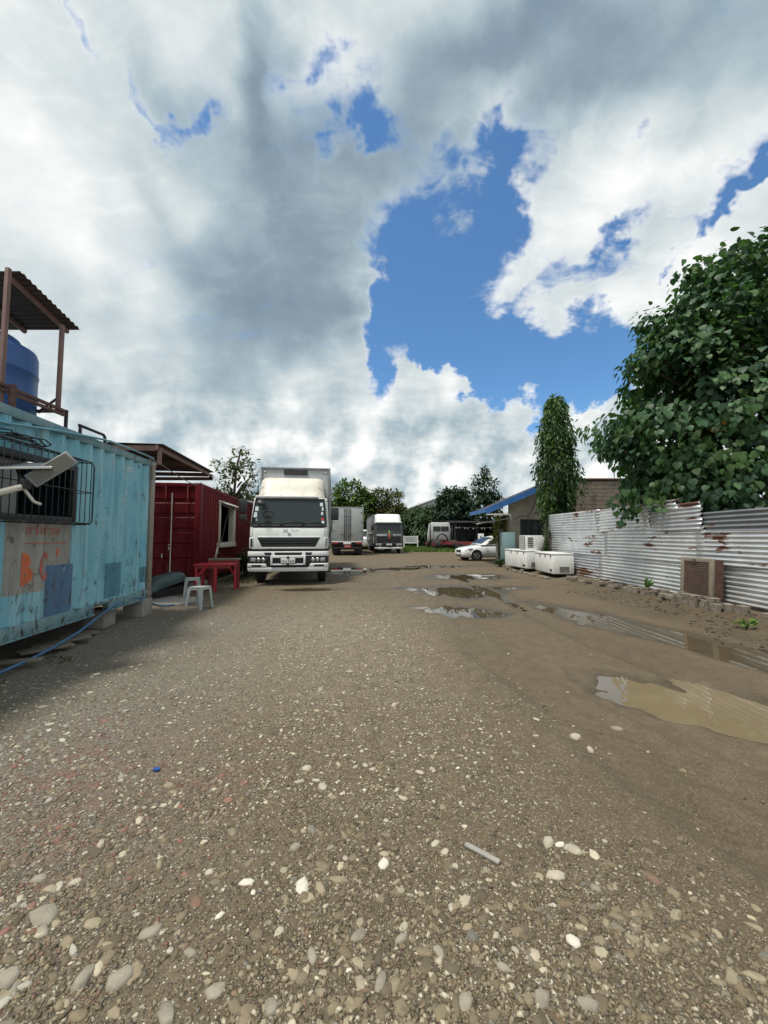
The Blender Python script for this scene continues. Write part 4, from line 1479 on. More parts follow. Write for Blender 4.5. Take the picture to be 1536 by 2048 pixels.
def mirror(parent, pts, c, size, rz=0):
    a = MB().tube(pts, .016, 8).build('mirror_arm', MAT['black_plastic'], parent, smooth=True)
    o = MB().obox((0, 0, 0), size).build('mirror', MAT['black_plastic'], parent, bevel=.035)
    o.location = c
    o.rotation_euler = (0, 0, rz)
    MB().box(-size[0] / 2 + .025, size[0] / 2 - .025, size[1] / 2 + .001, size[1] / 2 + .004, -size[2] / 2 + .03, size[2] / 2 - .03).build('mirror_glass', MAT['chrome'], o)
    return o


def cargo_box(parent, x0, x1, y0, y1, z0, z1, mat, ribs=False, rail_mat=None):
    b = MB().box(x0, x1, y0, y1, z0, z1).build('cargo_box', mat, parent, bevel=.01)
    rail_mat = rail_mat or MAT['grey_metal']
    for x in (x0, x1):
        for y in (y0, y1):
            MB().box(x - .035, x + .035, y - .035, y + .035, z0 - .01, z1 + .012).build('edge_trim', rail_mat, b, bevel=.01)
        MB().box(x - .033, x + .033, y0, y1, z1 - .06, z1 + .01).build('edge_trim', rail_mat, b, bevel=.008)
        MB().box(x - .033, x + .033, y0, y1, z0 - .02, z0 + .08).build('edge_trim', rail_mat, b, bevel=.008)
    for y in (y0, y1):
        MB().box(x0, x1, y - .033, y + .033, z1 - .06, z1 + .011).build('edge_trim', rail_mat, b, bevel=.008)
    if ribs:
        n = int((y1 - y0) / .6)
        for k in range(1, n):
            y = y0 + (y1 - y0) * k / n
            for x in (x0, x1):
                MB().box(x - .018, x + .018, y - .025, y + .025, z0 + .08, z1 - .06).build('rib', mat, b)
    return b


def chassis(parent, y0, y1, wheels, width=2.3, r=.5):
    m = MB()
    for x in (-.42, .42):
        m.box(x - .04, x + .04, y0, y1, .72, .95)
    for y in np.arange(y0 + .5, y1, 1.2):
        m.box(-.38, .38, y - .05, y + .05, .76, .90)
    m.build('chassis', MAT['dark_metal'], parent)
    for y, dual in wheels:
        MB().tube([(-width / 2 + .2, y, r), (width / 2 - .2, y, r)], .07, 10).build('axle', MAT['dark_metal'], parent, smooth=True)
        for s in (-1, 1):
            wd = .27
            wheel(parent, s * (width / 2 - (.30 if dual else .16)), y, r, wd, MAT['grey_metal'], s, dual)


# ---------------------------------------------------------------- near truck, facing the camera
t1 = thing('box_truck', 'large white cab-over box truck facing the camera beside the red container', 'truck', (-2.93, 11.86, 0), R(7.6))
W1 = 2.40
F = cab_front(W1, [.4, 1.03, 1.46, 1.80, 2.70, 2.8], [0.02, .0, .02, .06, .30, .36])
cab_shell(F, W1, 1.10, 2.72, 1.85, MAT['truck_white'], t1)
MB().box(-1.0, 1.0, .35, 1.8, .7, 1.09).build('cab_floor', MAT['black'], t1)
# cab interior seen dimly through the screen
ws = panel(F, (-1.13, 1.13, 1.83, -1.05, 1.05, 2.66), .012, .02, 'windscreen', MAT['glass'], t1, 16, 4, 0)
sur = MB()
def rim_pts(poly, off):
    xl0, xr0, z0, xl1, xr1, z1 = poly
    q = []
    for k in range(13):
        q.append((xl0 + (xr0 - xl0) * k / 12, z0))
    for k in range(1, 7):
        q.append((xr0 + (xr1 - xr0) * k / 6, z0 + (z1 - z0) * k / 6))
    for k in range(1, 13):
        q.append((xr1 + (xl1 - xr1) * k / 12, z1))
    for k in range(1, 7):
        q.append((xl1 + (xl0 - xl1) * k / 6, z1 + (z0 - z1) * k / 6))
    return [(x, F(x, z) - off, z) for x, z in q]
sur.tube(rim_pts((-1.14, 1.14, 1.82, -1.06, 1.06, 2.67), .016), .022, 6, cap=False)
sur.build('windscreen_seal', MAT['black'], t1, smooth=True)
# screen fittings
sw = MB()
sw.tube([(-.66 + .20 * math.cos(a), .18 + .07 * math.sin(a), 2.20 + .13 * math.sin(a)) for a in [k * math.pi / 10 for k in range(21)]], .016, 6)
MB().tube([(-.66 + .16 * math.cos(a), F(-.66, 2.18) - .022 + .03 * math.sin(a), 2.19 + .10 * math.sin(a)) for a in [k * math.pi / 10 for k in range(21)]], .014, 6).build('steering_wheel', MAT['black'], t1, smooth=True)
panel(F, (-.76, -.56, 2.11, -.74, -.58, 2.27), .017, .004, 'steering_wheel_hub', MAT['black'], t1, 4, 2, 0)
for (x0, x1, z0, z1, mat) in ((.93, 1.02, 2.45, 2.56, 'sticker_white'), (.99, 1.04, 2.30, 2.42, 'sticker_white'), (.97, 1.03, 2.16, 2.26, 'sticker_white'),
                              (.97, 1.06, 1.99, 2.07, 'sticker_red'), (.99, 1.07, 1.90, 1.975, 'sticker_white'),
                              (-1.06, -.96, 2.28, 2.42, 'sticker_white'), (-1.09, -.99, 2.08, 2.24, 'sticker_white'), (-1.02, -.97, 1.96, 2.04, 'ink_pale')):
    panel(F, (x0, x1, z0, x0, x1, z1), .0155, .003, 'sticker', MAT[mat], ws, 3, 2, 0)
MB().tube([(x, F(x, z) - .04, z) for x, z in ((-.95, 1.86), (-.6, 1.93), (-.25, 1.88), (-.2, 1.87))], .014, 6).build('wiper', MAT['black'], t1, smooth=True)
MB().tube([(x, F(x, z) - .04, z) for x, z in ((-.28, 1.85), (.05, 1.94), (.45, 1.90))], .014, 6).build('wiper', MAT['black'], t1, smooth=True)
MB().tube([(x, F(x, z) - .04, z) for x, z in ((.38, 1.85), (.66, 1.93), (1.0, 1.89))], .014, 6).build('wiper', MAT['black'], t1, smooth=True)
panel(F, (-1.16, 1.16, 1.755, -1.15, 1.15, 1.815), .016, .03, 'cowl', MAT['black_plastic'], t1, 16, 1, .006)
# sun visor strip above the screen
panel(F, (-.98, .90, 2.655, -.94, .86, 2.73), .05, .05, 'sun_visor', MAT['black_plastic'], t1, 14, 1, .008)
MB().box(-1.08, .86, .30, .42, 2.70, 2.78).build('roof_lip', MAT['truck_white'], t1, bevel=.02)
for x in (-.94, -.3, .36, .80):
    MB().tube([(x, .36, 2.74), (x, .36, 2.80)], .022, 8).build('marker_lamp', MAT['amber'], t1, smooth=True)
# front panel with the grille below
fp = panel(F, (-1.04, 1.04, 1.12, -1.08, 1.08, 1.75), .014, .03, 'front_panel', MAT['truck_white'], t1, 16, 3, .01)
gp = panel(F, (-.80, .80, 1.155, -.95, .95, 1.462), .022, .03, 'grille', MAT['black'], t1, 14, 2, .01)
for z in (1.215, 1.30, 1.385):
    k = (z - 1.165) / .29
    hw_ = .78 + .12 * k
    panel(F, (-hw_, hw_, z - .014, -hw_ - .01, hw_ + .01, z + .014), .040, .02, 'grille_slat', MAT['black_plastic'], gp, 14, 1, .004)
for z in (1.150, 1.467):
    hw_ = .80 if z < 1.3 else .94
    panel(F, (-hw_, hw_, z - .014, -hw_, hw_, z + .014), .032, .02, 'grille_trim', MAT['truck_white'], gp, 14, 1, .006)
lettering('ISL', .145, 'lettering', MAT['ink_grey'], t1, Matrix.Translation((-.10, F(0, 1.655) - .024, 1.655)) @ Matrix.Rotation(R(90), 4, 'X'), shear=.2)
lettering('Power', .095, 'lettering', MAT['ink_pale'], t1, Matrix.Translation((.18, F(.15, 1.68) - .026, 1.675)) @ Matrix.Rotation(R(90), 4, 'X'), shear=.2)
em = MB()
em.box(-.03, .05, F(0, 1.56) - .030, F(0, 1.56) - .012, 1.52, 1.60)
em.build('emblem', MAT['ink_pale'], t1, bevel=.006)
MB().box(-.005, .025, F(0, 1.56) - .034, F(0, 1.56) - .0302, 1.545, 1.575).build('emblem_centre', MAT['clean_white'], t1)
# corner vents / side lamps
for s in (-1, 1):
    cv = panel(F, (min(s * 1.06, s * 1.195), max(s * 1.06, s * 1.195), 1.13, min(s * 1.08, s * 1.195), max(s * 1.08, s * 1.195), 1.47), .035, .05, 'corner_panel', MAT['clean_white'], t1, 6, 2, .012)
    if s < 0:
        panel(F, (-1.15, -1.075, 1.17, -1.15, -1.09, 1.42), .041, .02, 'vent_slot', MAT['black'], cv, 3, 1, 0)
    else:
        panel(F, (1.10, 1.175, 1.16, 1.11, 1.175, 1.43), .041, .02, 'turn_lamp', MAT['lens'], cv, 3, 1, .006)
    panel(F, (min(s * 1.10, s * 1.19), max(s * 1.10, s * 1.19), 1.50, min(s * 1.10, s * 1.19), max(s * 1.10, s * 1.19), 1.78), .008, .02, 'pillar_foot', MAT['truck_white'], t1, 4, 1, .004)
panel(F, (-1.17, 1.17, 1.035, -1.17, 1.17, 1.11), -.02, .05, 'front_gap', MAT['black'], t1, 14, 1, 0)
# bumper
FB = cab_front(W1 + .06, [.4, .62, 1.04], [-.05, -.08, -.05], .14)
bp = panel(FB, (-1.22, 1.22, .885, -1.22, 1.22, 1.03), .02, .12, 'bumper', MAT['clean_white'], t1, 18, 2, .02)
for a, b in ((-.72, -.50), (-.42, .42), (.50, .72)):
    panel(FB, (a + .03, b - .03 if b > 0 else b, .915, a, b, 1.0), .022, .02, 'intake_slot', MAT['black'], bp, 6, 1, 0)
panel(FB, (-1.19, 1.19, .655, -1.19, 1.19, .885), -.03, .10, 'bumper_middle', MAT['black_plastic'], t1, 16, 1, .006)
for s in (-1, 1):
    a, b = sorted((s * .64, s * 1.14))
    hl = panel(FB, (a, b, .70, a, b, .865), .0, .06, 'headlight', MAT['black_plastic'], t1, 8, 2, .012)
    for x in (s * .74, s * .88):
        MB().lathe([(.02, .0), (.05, .01), (.062, .03), (.062, .05)], 18, 'y', (x, FB(x, .78) - .020, .782)).build('reflector', MAT['chrome'], hl, smooth=True)
    c0, c1 = sorted((s * .97, s * 1.11))
    panel(FB, (c0, c1, .725, c0, c1, .84), .006, .02, 'indicator', MAT['lens'], hl, 4, 1, .006)
cf = MB()
cf.box(-.52, -.46, -.13, -.05, .62, .90)
cf.box(.46, .52, -.13, -.05, .62, .90)
cf.box(-.46, .46, -.125, -.05, .83, .90)
cf.box(-.46, .46, -.125, -.05, .615, .66)
cf.build('bumper_guard', MAT['clean_white'], t1, bevel=.012)
pl = MB().box(-.21, .21, -.135, -.120, .675, .825).build('number_plate', MAT['clean_white'], t1, bevel=.004)
lettering('IAC 3328', .095, 'plate_lettering', MAT['ink_grey'], pl, Matrix.Translation((0, -.139, .745)) @ Matrix.Rotation(R(90), 4, 'X'))
for z in (.855, .635):
    MB().obox((0, -.14, z), (.065, .03, .065), Matrix.Rotation(R(45), 3, 'Y')).build('plate_clip', MAT['black'], t1)
# lower lip, two cheeks and a scoop between
lb = panel(FB, (-1.20, 1.20, .42, -1.22, 1.22, .545), .03, .14, 'lower_bumper', MAT['clean_white'], t1, 18, 2, .022)
for s in (-1, 1):
    a, b = sorted((s * .62, s * 1.22))
    panel(FB, (a, b, .546, a + (.05 if s > 0 else 0), b - (.05 if s < 0 else 0), .665), .025, .12, 'bumper_cheek', MAT['clean_white'], t1, 8, 2, .018)
    a, b = sorted((s * .78, s * 1.08))
    panel(FB, (a, b, .565, a, b, .63), .028, .02, 'fog_lamp', MAT['black'], lb, 4, 1, .008)
panel(FB, (-.60, .60, .50, -.66, .66, .655), -.015, .10, 'scoop', MAT['black'], t1, 10, 1, 0)
MB().box(-1.1, 1.1, .06, .16, .44, 1.08).build('radiator_mask', MAT['black'], t1)
# wind deflector with sloping face and rounded shoulders
m = MB()
nx, nz = 16, 8
def DP(i, j):
    t = j / nz
    u = -1 + 2 * i / nx
    hw_ = 1.06 - .05 * t
    e = max(0, abs(u) - .8) / .2
    rnd = e * e
    return (u * hw_, .48 + .62 * t ** .8 + .22 * rnd + .04 * math.sin(t * math.pi) * -1, 2.76 + .70 * math.sin(t * math.pi / 2) - .05 * rnd * t)
m.sheet(DP, nx, nz)
back = []
for j in range(nz + 1):
    for s in (0, nx):
        p_ = DP(s, j)
        back.append((p_[0], 1.45, p_[2]))
n0 = len(m.v)
m.v.extend(back)
for j in range(nz):
    m.f.append((j * (nx + 1), (j + 1) * (nx + 1), n0 + 2 * (j + 1), n0 + 2 * j))
    m.f.append((j * (nx + 1) + nx, n0 + 2 * j + 1, n0 + 2 * (j + 1) + 1, (j + 1) * (nx + 1) + nx))
m.f.append(tuple(nz * (nx + 1) + i for i in range(nx + 1)) + (n0 + 2 * nz + 1, n0 + 2 * nz))
df = m.build('wind_deflector', MAT['cream'], t1, smooth=True)
e = df.modifiers.new('edges', 'EDGE_SPLIT'); e.split_angle = R(40)
for s in (-1, 1):
    MB().tube([(s * 1.0, .52, 2.98), (s * .86, .53, 3.08)], .012, 6).build('deflector_clip', MAT['grey_metal'], df)
cb = cargo_box(t1, -1.20, 1.20, 1.98, 9.2, 1.02, 3.96, MAT['box_grey'])
MB().box(-.42, .42, 1.955, 1.975, 3.70, 3.95).build('deflector_shadow', MAT['dark_metal'], cb)  # shadow behind the wind deflector, put in as a dark sheet
for s in (-1, 1):
    MB().lathe([(.01, 0), (.04, 0), (.045, .02), (.03, .03), (.01, .03)], 12, 'y', (s * 1.08, 1.92, 3.78)).build('clearance_lamp', MAT['lens'], cb, smooth=True)
    MB().box(s * 1.0 - .06, s * 1.0 + .06, 1.80, 1.97, 1.3, 3.2).build('air_duct', MAT['black_plastic'], t1, bevel=.02)
chassis(t1, .3, 9.0, [(1.05, False), (6.7, True), (8.0, True)])
mirror(t1, [(-1.12, .35, 2.62), (-1.34, .18, 2.66), (-1.40, .16, 2.5), (-1.40, .16, 2.0), (-1.2, .25, 1.85)], (-1.41, .12, 2.42), (.24, .10, .42), R(14))
mirror(t1, [(-1.40, .16, 2.1), (-1.40, .16, 1.9)], (-1.40, .13, 2.07), (.22, .10, .20), R(14))
mirror(t1, [(1.12, .35, 2.62), (1.30, .18, 2.62), (1.34, .16, 2.5), (1.30, .2, 1.7), (1.2, .28, 1.45)], (1.40, .14, 2.20), (.24, .10, .40), R(-14))
MB().tube([(-.90, .30, 2.70), (-.86, .02, 2.68), (-.80, -.02, 2.60)], .014, 8).build('mirror_arm', MAT['black_plastic'], t1, smooth=True)
mo = MB().lathe([(.02, -.05), (.08, -.04), (.125, .0), (.125, .015), (.02, .018)], 20, 'y').build('round_mirror', MAT['black_plastic'], t1, smooth=True)
mo.location = (-.84, -.02, 2.52); mo.rotation_euler = (R(-35), 0, R(15))
MB().box(-.62, -.34, .5, .9, .05, .10)

# ---------------------------------------------------------------- grey box truck seen from behind
t2 = thing('box_truck', 'grey box truck parked with its rear doors towards the camera', 'truck', (-2.82, 29.6, 0), R(5))
MAT['box_pale'] = plain('box_pale', (.37, .39, .385), 0.45, var=0.06, vscale=1.2, dirt=0.3, dirt_col=(.22, .21, .19), dscale=1.2)
cargo_box(t2, -1.2, 1.2, .02, 7.2, 1.05, 3.72, MAT['box_pale'], rail_mat=MAT['box_pale'])
for s in (-1, 1):
    a, b = sorted((s * .012, s * 1.14))
    d = MB().box(a, b, -.03, .0, 1.12, 3.62).build('rear_door', MAT['box_pale'], t2, bevel=.008)
    for x in (s * .09, s * .22):
        MB().tube([(x, -.06, 1.12), (x, -.06, 3.62)], .020, 8).build('lock_rod', MAT['dark_metal'], d, smooth=True)
        for z in (1.5, 2.3, 3.0, 3.5):
            MB().box(x - .04, x + .04, -.075, -.03, z - .03, z + .03).build('rod_bracket', MAT['dark_metal'], d)
    MB().box(min(s * .2, s * .5), max(s * .2, s * .5), -.085, -.065, 1.60, 1.64).build('handle', MAT['dark_metal'], d)
    for z in (1.3, 1.9, 2.6, 3.3):
        MB().box(min(s * 1.0, s * 1.2), max(s * 1.0, s * 1.2), -.045, -.031, z - .03, z + .03).build('hinge', MAT['grey_metal'], d)
    a, b = sorted((s * .62, s * 1.16))
    tl = MB().box(a, b, -.04, .1, .86, 1.02).build('tail_light', MAT['dark_metal'], t2, bevel=.01)
    MB().box(a + .05, b - .05, -.055, -.041, .89, .99).build('light_lens', MAT['red_lens'], tl)
    MB().box(min(s * .62, s * 1.18), max(s * .62, s * 1.18), .25, .28, .18, .82).build('mud_flap', MAT['rubber'], t2)
MB().box(-1.18, 1.18, -.05, .09, 1.02, 1.10).build('rear_sill', MAT['clean_white'], t2, bevel=.01)
MB().box(-.30, .30, -.06, -.02, .86, 1.02).build('step_plate', MAT['clean_white'], t2, bevel=.01)
pl = MB().box(-.24, .30, -.055, -.03, .62, .80).build('number_plate', MAT['sticker_red'], t2)
lettering('NQK 52', .11, 'plate_lettering', MAT['clean_white'], pl, Matrix.Translation((.03, -.058, .705)) @ Matrix.Rotation(R(90), 4, 'X'))
MB().box(-1.1, 1.1, .0, .12, .52, .64).build('under_run_bar', MAT['dark_metal'], t2, bevel=.01)
MB().box(-1.15, 1.15, .3, 6.8, .6, 1.0).build('underbody', MAT['black'], t2)
chassis(t2, .1, 9.2, [(1.1, True), (2.4, True), (8.2, False)], r=.48)
MB().box(-1.12, 1.12, 7.5, 9.3, .9, 2.7).build('cab', MAT['truck_white'], t2, bevel=.08)

# ---------------------------------------------------------------- truck with white roof fairing, facing the camera
t3 = thing('box_truck', 'dark fronted truck with white roof fairing facing the camera behind the puddles', 'truck', (.42, 32.6, 0), R(6.5))
W3 = 2.42
F = cab_front(W3, [.4, 1.0, 1.75, 2.60, 2.75], [.0, .0, .04, .26, .32])
MAT['cab_grey'] = plain('cab_grey', (.075, .076, .08), 0.35, var=0.15, coat=0.4)
cab_shell(F, W3, .80, 2.62, 2.0, MAT['cab_grey'], t3)
panel(F, (-1.08, 1.08, 1.78, -1.0, 1.0, 2.52), .012, .02, 'windscreen', MAT['glass'], t3, 12, 3, 0)
panel(F, (-1.12, 1.12, 2.50, -1.05, 1.05, 2.64), .07, .06, 'sun_visor', MAT['black'], t3, 12, 1, .01)
panel(F, (-1.12, 1.12, 1.78, -1.10, 1.10, 1.93), .016, .02, 'dashboard_band', MAT['dark_metal'], t3, 12, 1, 0)
for a, b in ((-1.08, -.15), (.35, 1.08)):
    panel(F, (a, b, 1.50, a, b, 1.63), .02, .03, 'badge_strip', MAT['chrome'], t3, 6, 1, .01)
gp = panel(F, (-1.0, 1.0, .98, -1.0, 1.0, 1.47), .02, .03, 'grille', MAT['black'], t3, 12, 2, .01)
for z in (1.06, 1.20, 1.34, 1.44):
    panel(F, (-.96, .96, z - .03, -.96, .96, z + .02), .05, .03, 'grille_slat', MAT['dark_metal'], gp, 12, 1, .006)
panel(F, (-1.18, 1.18, .62, -1.18, 1.18, .92), .05, .1, 'bumper', MAT['dark_metal'], t3, 12, 2, .02)
panel(F, (-.55, .55, .70, -.5, .5, .86), .07, .05, 'intake_slot', MAT['black'], t3, 6, 1, .0)
pl = MB().box(-.22, .22, -.115, -.10, .72, .86).build('number_plate', MAT['clean_white'], t3)
lettering('AA', .16, 'plate_lettering', MAT['ink_grey'], pl, Matrix.Translation((0, -.118, .785)) @ Matrix.Rotation(R(90), 4, 'X'))
panel(F, (-1.20, 1.20, .42, -1.20, 1.20, .55), .07, .1, 'lower_bumper', MAT['clean_white'], t3, 12, 1, .02)
for s in (-1, 1):
    a, b = sorted((s * .62, s * 1.12))
    panel(F, (a, b, .70, a, b, .86), .065, .03, 'headlight', MAT['lens'], t3, 4, 1, .008)
    mirror(t3, [(s * 1.1, .3, 2.45), (s * 1.32, .2, 2.42), (s * 1.34, .2, 2.1)], (s * 1.38, .18, 2.2), (.22, .1, .46))
    a, b = sorted((s * .9, s * 1.2))
    MB().lathe([(.02, 0), (.06, .0), (.07, .03), (.02, .05)], 12, 'y', (s * .75, -.03, .58)).build('fog_lamp', MAT['chrome'], t3, smooth=True)
m = MB()
def DP3(i, j):
    t = j / 6
    u = -1 + 2 * i / 14
    e = max(0, abs(u) - .8) / .2
    return (u * (1.12 - .08 * t), .30 + .55 * t ** .9 + .2 * e * e, 2.62 + .78 * math.sin(t * math.pi / 2) - .04 * e * t)
m.sheet(DP3, 14, 6)
n0 = len(m.v)
for j in range(7):
    for s in (0, 14):
        p_ = DP3(s, j); m.v.append((p_[0], 2.0, p_[2]))
for j in range(6):
    m.f.append((j * 15, (j + 1) * 15, n0 + 2 * (j + 1), n0 + 2 * j))
    m.f.append((j * 15 + 14, n0 + 2 * j + 1, n0 + 2 * (j + 1) + 1, (j + 1) * 15 + 14))
m.f.append(tuple(6 * 15 + i for i in range(15)) + (n0 + 13, n0 + 12))
df = m.build('roof_fairing', MAT['clean_white'], t3, smooth=True)
e = df.modifiers.new('edges', 'EDGE_SPLIT'); e.split_angle = R(35)
MB().box(-1.13, 1.13, .22, .34, 2.62, 2.72).build('fairing_lip', MAT['clean_white'], t3, bevel=.03)
MB().box(-.03, .09, -.06, -.02, 1.25, 1.78).build('orange_streamer', MAT['letter_orange'], t3, bevel=.01)
panel(F, (-.06, .14, 1.78, -.02, .10, 1.98), .03, .03, 'green_bow', plain('bow_green', (.10, .30, .10), 0.7), t3, 3, 1, 0)
MAT['box_dark'] = plain('box_dark', (.24, .25, .245), 0.5, var=0.08, dirt=0.35, dirt_col=(.13, .12, .10))
cargo_box(t3, -1.20, 1.20, 2.2, 9.6, 1.15, 3.42, MAT['box_dark'], ribs=True)
MB().tube([(-1.26, 1.9, 1.75), (-1.26, 9.5, 1.75)], .03, 8).build('side_rail', MAT['cream'], t3, smooth=True)
MB().box(-1.12, 1.12, 2.3, 9.2, .55, 1.1).build('underbody', MAT['black'], t3)
chassis(t3, .3, 9.4, [(1.25, False), (7.0, True), (8.3, True)], r=.5)

# ---------------------------------------------------------------- white saloon car behind the teal cabinet
MAT['car_white'] = plain('car_white', (.74, .75, .75), 0.28, var=0.02, dirt=0.08, dirt_col=(.4, .36, .3), coat=0.6)
car = thing('car', 'white saloon car poking out from behind the teal cabinet', 'car', (4.62, 23.9, 0), R(-78))
# local: nose at y = 0, tail at y = 4.4, x to the car's own side
SEC = [  # y, half width, z bottom, z bonnet or belt
    (.0, .62, .28, .60), (.06, .72, .22, .70), (.25, .80, .19, .79), (.6, .835, .18, .86), (1.05, .845, .18, .93), (1.45, .85, .18, .985), (2.4, .85, .18, 1.0), (3.3, .85, .18, 1.02), (3.9, .83, .20, 1.04), (4.3, .76, .24, 1.02), (4.42, .66, .34, .95)]
m = MB()
nr_ = 14
for (y, hw_, zb, zt) in SEC:
    for k in range(nr_):
        a = 2 * math.pi * (k + .5) / nr_
        ca, sa = math.cos(a), math.sin(a)
        ex = .38
        x = hw_ * math.copysign(abs(ca) ** ex, ca)
        z = (zb + zt) / 2 + (zt - zb) / 2 * math.copysign(abs(sa) ** ex, sa)
        if z > .62:
            x *= 1 - .10 * (z - .62) / .4
        m.v.append((x, y, z))
for j in range(len(SEC) - 1):
    for k in range(nr_):
        m.f.append((j * nr_ + k, j * nr_ + (k + 1) % nr_, (j + 1) * nr_ + (k + 1) % nr_, (j + 1) * nr_ + k))
m.f.append(tuple(range(nr_))); m.f.append(tuple((len(SEC) - 1) * nr_ + k for k in range(nr_)))
body = m.build('body', MAT['car_white'], car, smooth=True)
e = body.modifiers.new('edges', 'EDGE_SPLIT'); e.split_angle = R(50)
# glasshouse
GH = [(1.12, .70, .95, .955), (1.95, .60, .97, 1.43), (2.35, .60, .98, 1.50), (2.9, .60, 1.0, 1.48), (3.35, .61, 1.0, 1.38), (3.95, .66, 1.0, 1.04)]
def gh_mesh(k_out, part=None):
    mm = MB()
    for (y, hw_, zb, zt) in GH:
        mm.v += [(-.78 * k_out, y, zb), (-hw_ * k_out, y, zt), (0, y, zt + .035), (hw_ * k_out, y, zt), (.78 * k_out, y, zb)]
    for j in range(len(GH) - 1):
        for k in range(4):
            mm.f.append((j * 5 + k, j * 5 + k + 1, (j + 1) * 5 + k + 1, (j + 1) * 5 + k))
    return mm
gh_mesh(1.0).build('roof', MAT['car_white'], car, smooth=True)
def lerp(a, b, t): return tuple(p + (q - p) * t for p, q in zip(a, b))
def gh_pt(y, side, t):
    for g0, g1 in zip(GH[:-1], GH[1:]):
        if g0[0] <= y <= g1[0]:
            s_ = (y - g0[0]) / (g1[0] - g0[0])
            hw_, zb, zt = (g0[i] + (g1[i] - g0[i]) * s_ for i in (1, 2, 3))
            return (side * (.78 + (hw_ - .78) * t + .012), y, zb + (zt - zb) * t)
for side in (-1, 1):
    for (poly) in ([(1.45, .12), (2.42, .12), (2.42, .86), (2.02, .84)], [(2.50, .12), (3.45, .12), (3.2, .84), (2.50, .86)]):
        pts = [gh_pt(y, side, t) for y, t in poly]
        MB().add(pts, [(0, 1, 2, 3)]).build('side_window', MAT['glass'], car)
ws_ = MB()
ws_.add([(-.66, 1.22, 1.02), (.66, 1.22, 1.02), (.55, 1.88, 1.405), (-.55, 1.88, 1.405)], [(0, 1, 2, 3)])
for i, v in enumerate(ws_.v):
    ws_.v[i] = (v[0], v[1] - .03, v[2] + .035)
ws_.build('windscreen', MAT['glass'], car)
MB().add([(-.58, 3.46, 1.36), (.58, 3.46, 1.36), (.62, 3.88, 1.12), (-.62, 3.88, 1.12)], [(0, 1, 2, 3)]).build('rear_window', MAT['glass'], car)
for side in (-1, 1):
    for y in (.80, 3.42):
        w_ = wheel(car, side * .76, y, .315, .2, MAT['chrome'], side)
        arch = MB().tube([(side * .862, y + .38 * math.cos(a), .315 + .38 * math.sin(a)) for a in [math.pi * k / 12 for k in range(13)]], .022, 6).build('wheel_arch', MAT['car_white'], car, smooth=True)
        MB().lathe([(.02, -.01), (.375, -.01), (.375, .006), (.02, .006)], 24, 'x', (side * .852, y, .315)).build('wheel_well', MAT['black'], car)
        for k in range(5):
            a = 2 * math.pi * k / 5
            MB().beam((side * .863, y + .04 * math.cos(a), .315 + .04 * math.sin(a)), (side * .870, y + .18 * math.cos(a), .315 + .18 * math.sin(a)), .03, .045).build('rim_spoke', MAT['chrome'], car)
    hl = MB().add([(side * .60, .13, .60), (side * .74, .13, .62), (side * .852, .55, .76), (side * .80, .62, .80), (side * .66, .28, .72)], [(0, 1, 2, 3, 4)])
    for i, v in enumerate(hl.v):
        hl.v[i] = (v[0] + side * .012, v[1] - .02, v[2] + .02)
    hl.build('headlight', MAT['lens'], car)
    MB().obox((side * .60, .035, .34), (.22, .03, .07)).build('fog_lamp', MAT['black'], car, bevel=.01)
    mm_ = MB().obox((side * .94, 1.42, 1.02), (.14, .10, .10)).build('wing_mirror', MAT['car_white'], car, bevel=.03)
    MB().box(side * .853 - .004, side * .853 + .004, 1.44, 1.45, .30, .95).build('door_gap', MAT['black'], car)
    MB().box(side * .853 - .004, side * .853 + .004, 2.46, 2.47, .30, .95).build('door_gap', MAT['black'], car)
    MB().obox((side * .865, 2.25, .84), (.02, .16, .03)).build('door_handle', MAT['car_white'], car, bevel=.006)
    MB().box(side * .845 - .012, side * .845 + .012, 1.2, 3.0, .20, .235).build('side_sill', MAT['dark_metal'], car)
    MB().obox((side * .62, 4.40, .82), (.26, .06, .16)).build('tail_light', MAT['red_lens'], car, bevel=.02)
MB().obox((0, .0, .58), (.62, .06, .17)).build('grille', MAT['black'], car, bevel=.02)
MB().obox((0, -.035, .62), (.14, .02, .10)).build('emblem', MAT['chrome'], car, bevel=.01)
MB().obox((0, .0, .33), (.70, .06, .10)).build('lower_intake', MAT['black'], car, bevel=.02)
MB().obox((0, -.03, .43), (.42, .015, .13)).build('number_plate', MAT['clean_white'], car, bevel=.004)

# ---------------------------------------------------------------- old tractor unit and red trailer frame, far off
t4 = thing('truck_tractor', 'old white truck cab with split rear window by the trees', 'truck', (6.05, 41.0, .1), R(4))
MAT['old_white'] = plain('old_white', (.56, .57, .55), 0.5, var=0.05, dirt=0.3, dirt_col=(.3, .25, .18))
m = MB().prism([(-1.05, 1.0), (1.05, 1.0), (1.08, 2.1), (.98, 2.75), (.85, 2.85), (-.85, 2.85), (-.98, 2.75), (-1.08, 2.1)], 'y', 0, 1.7)
m.build('cab', MAT['old_white'], t4, bevel=.05)
for a, b in ((-.80, -.06), (.06, .80)):
    w_ = MB().box(a - .03, b + .03, -.03, -.005, 1.90, 2.42).build('rear_window', MAT['dark_metal'], t4)
    MB().box(a, b, -.04, -.031, 1.93, 2.39).build('pane', MAT['pane'], w_)
for s in (-1, 1):
    MB().tube([(s * 1.18, -.25, .7), (s * 1.18, -.25, 2.75)], .07, 10).build('exhaust_stack', MAT['dark_metal'], t4, smooth=True)
MB().tube([(.55 * math.cos(a), -.6, 1.0 + .6 * math.sin(a)) for a in [math.pi * k / 10 for k in range(11)]], .07, 8).build('mud_guard', MAT['black'], t4, smooth=True)
m = MB()
for x in (-.42, .42):
    m.box(x - .06, x + .06, -2.6, 0, .6, .82)
m.build('frame', MAT['red_paint'], t4)
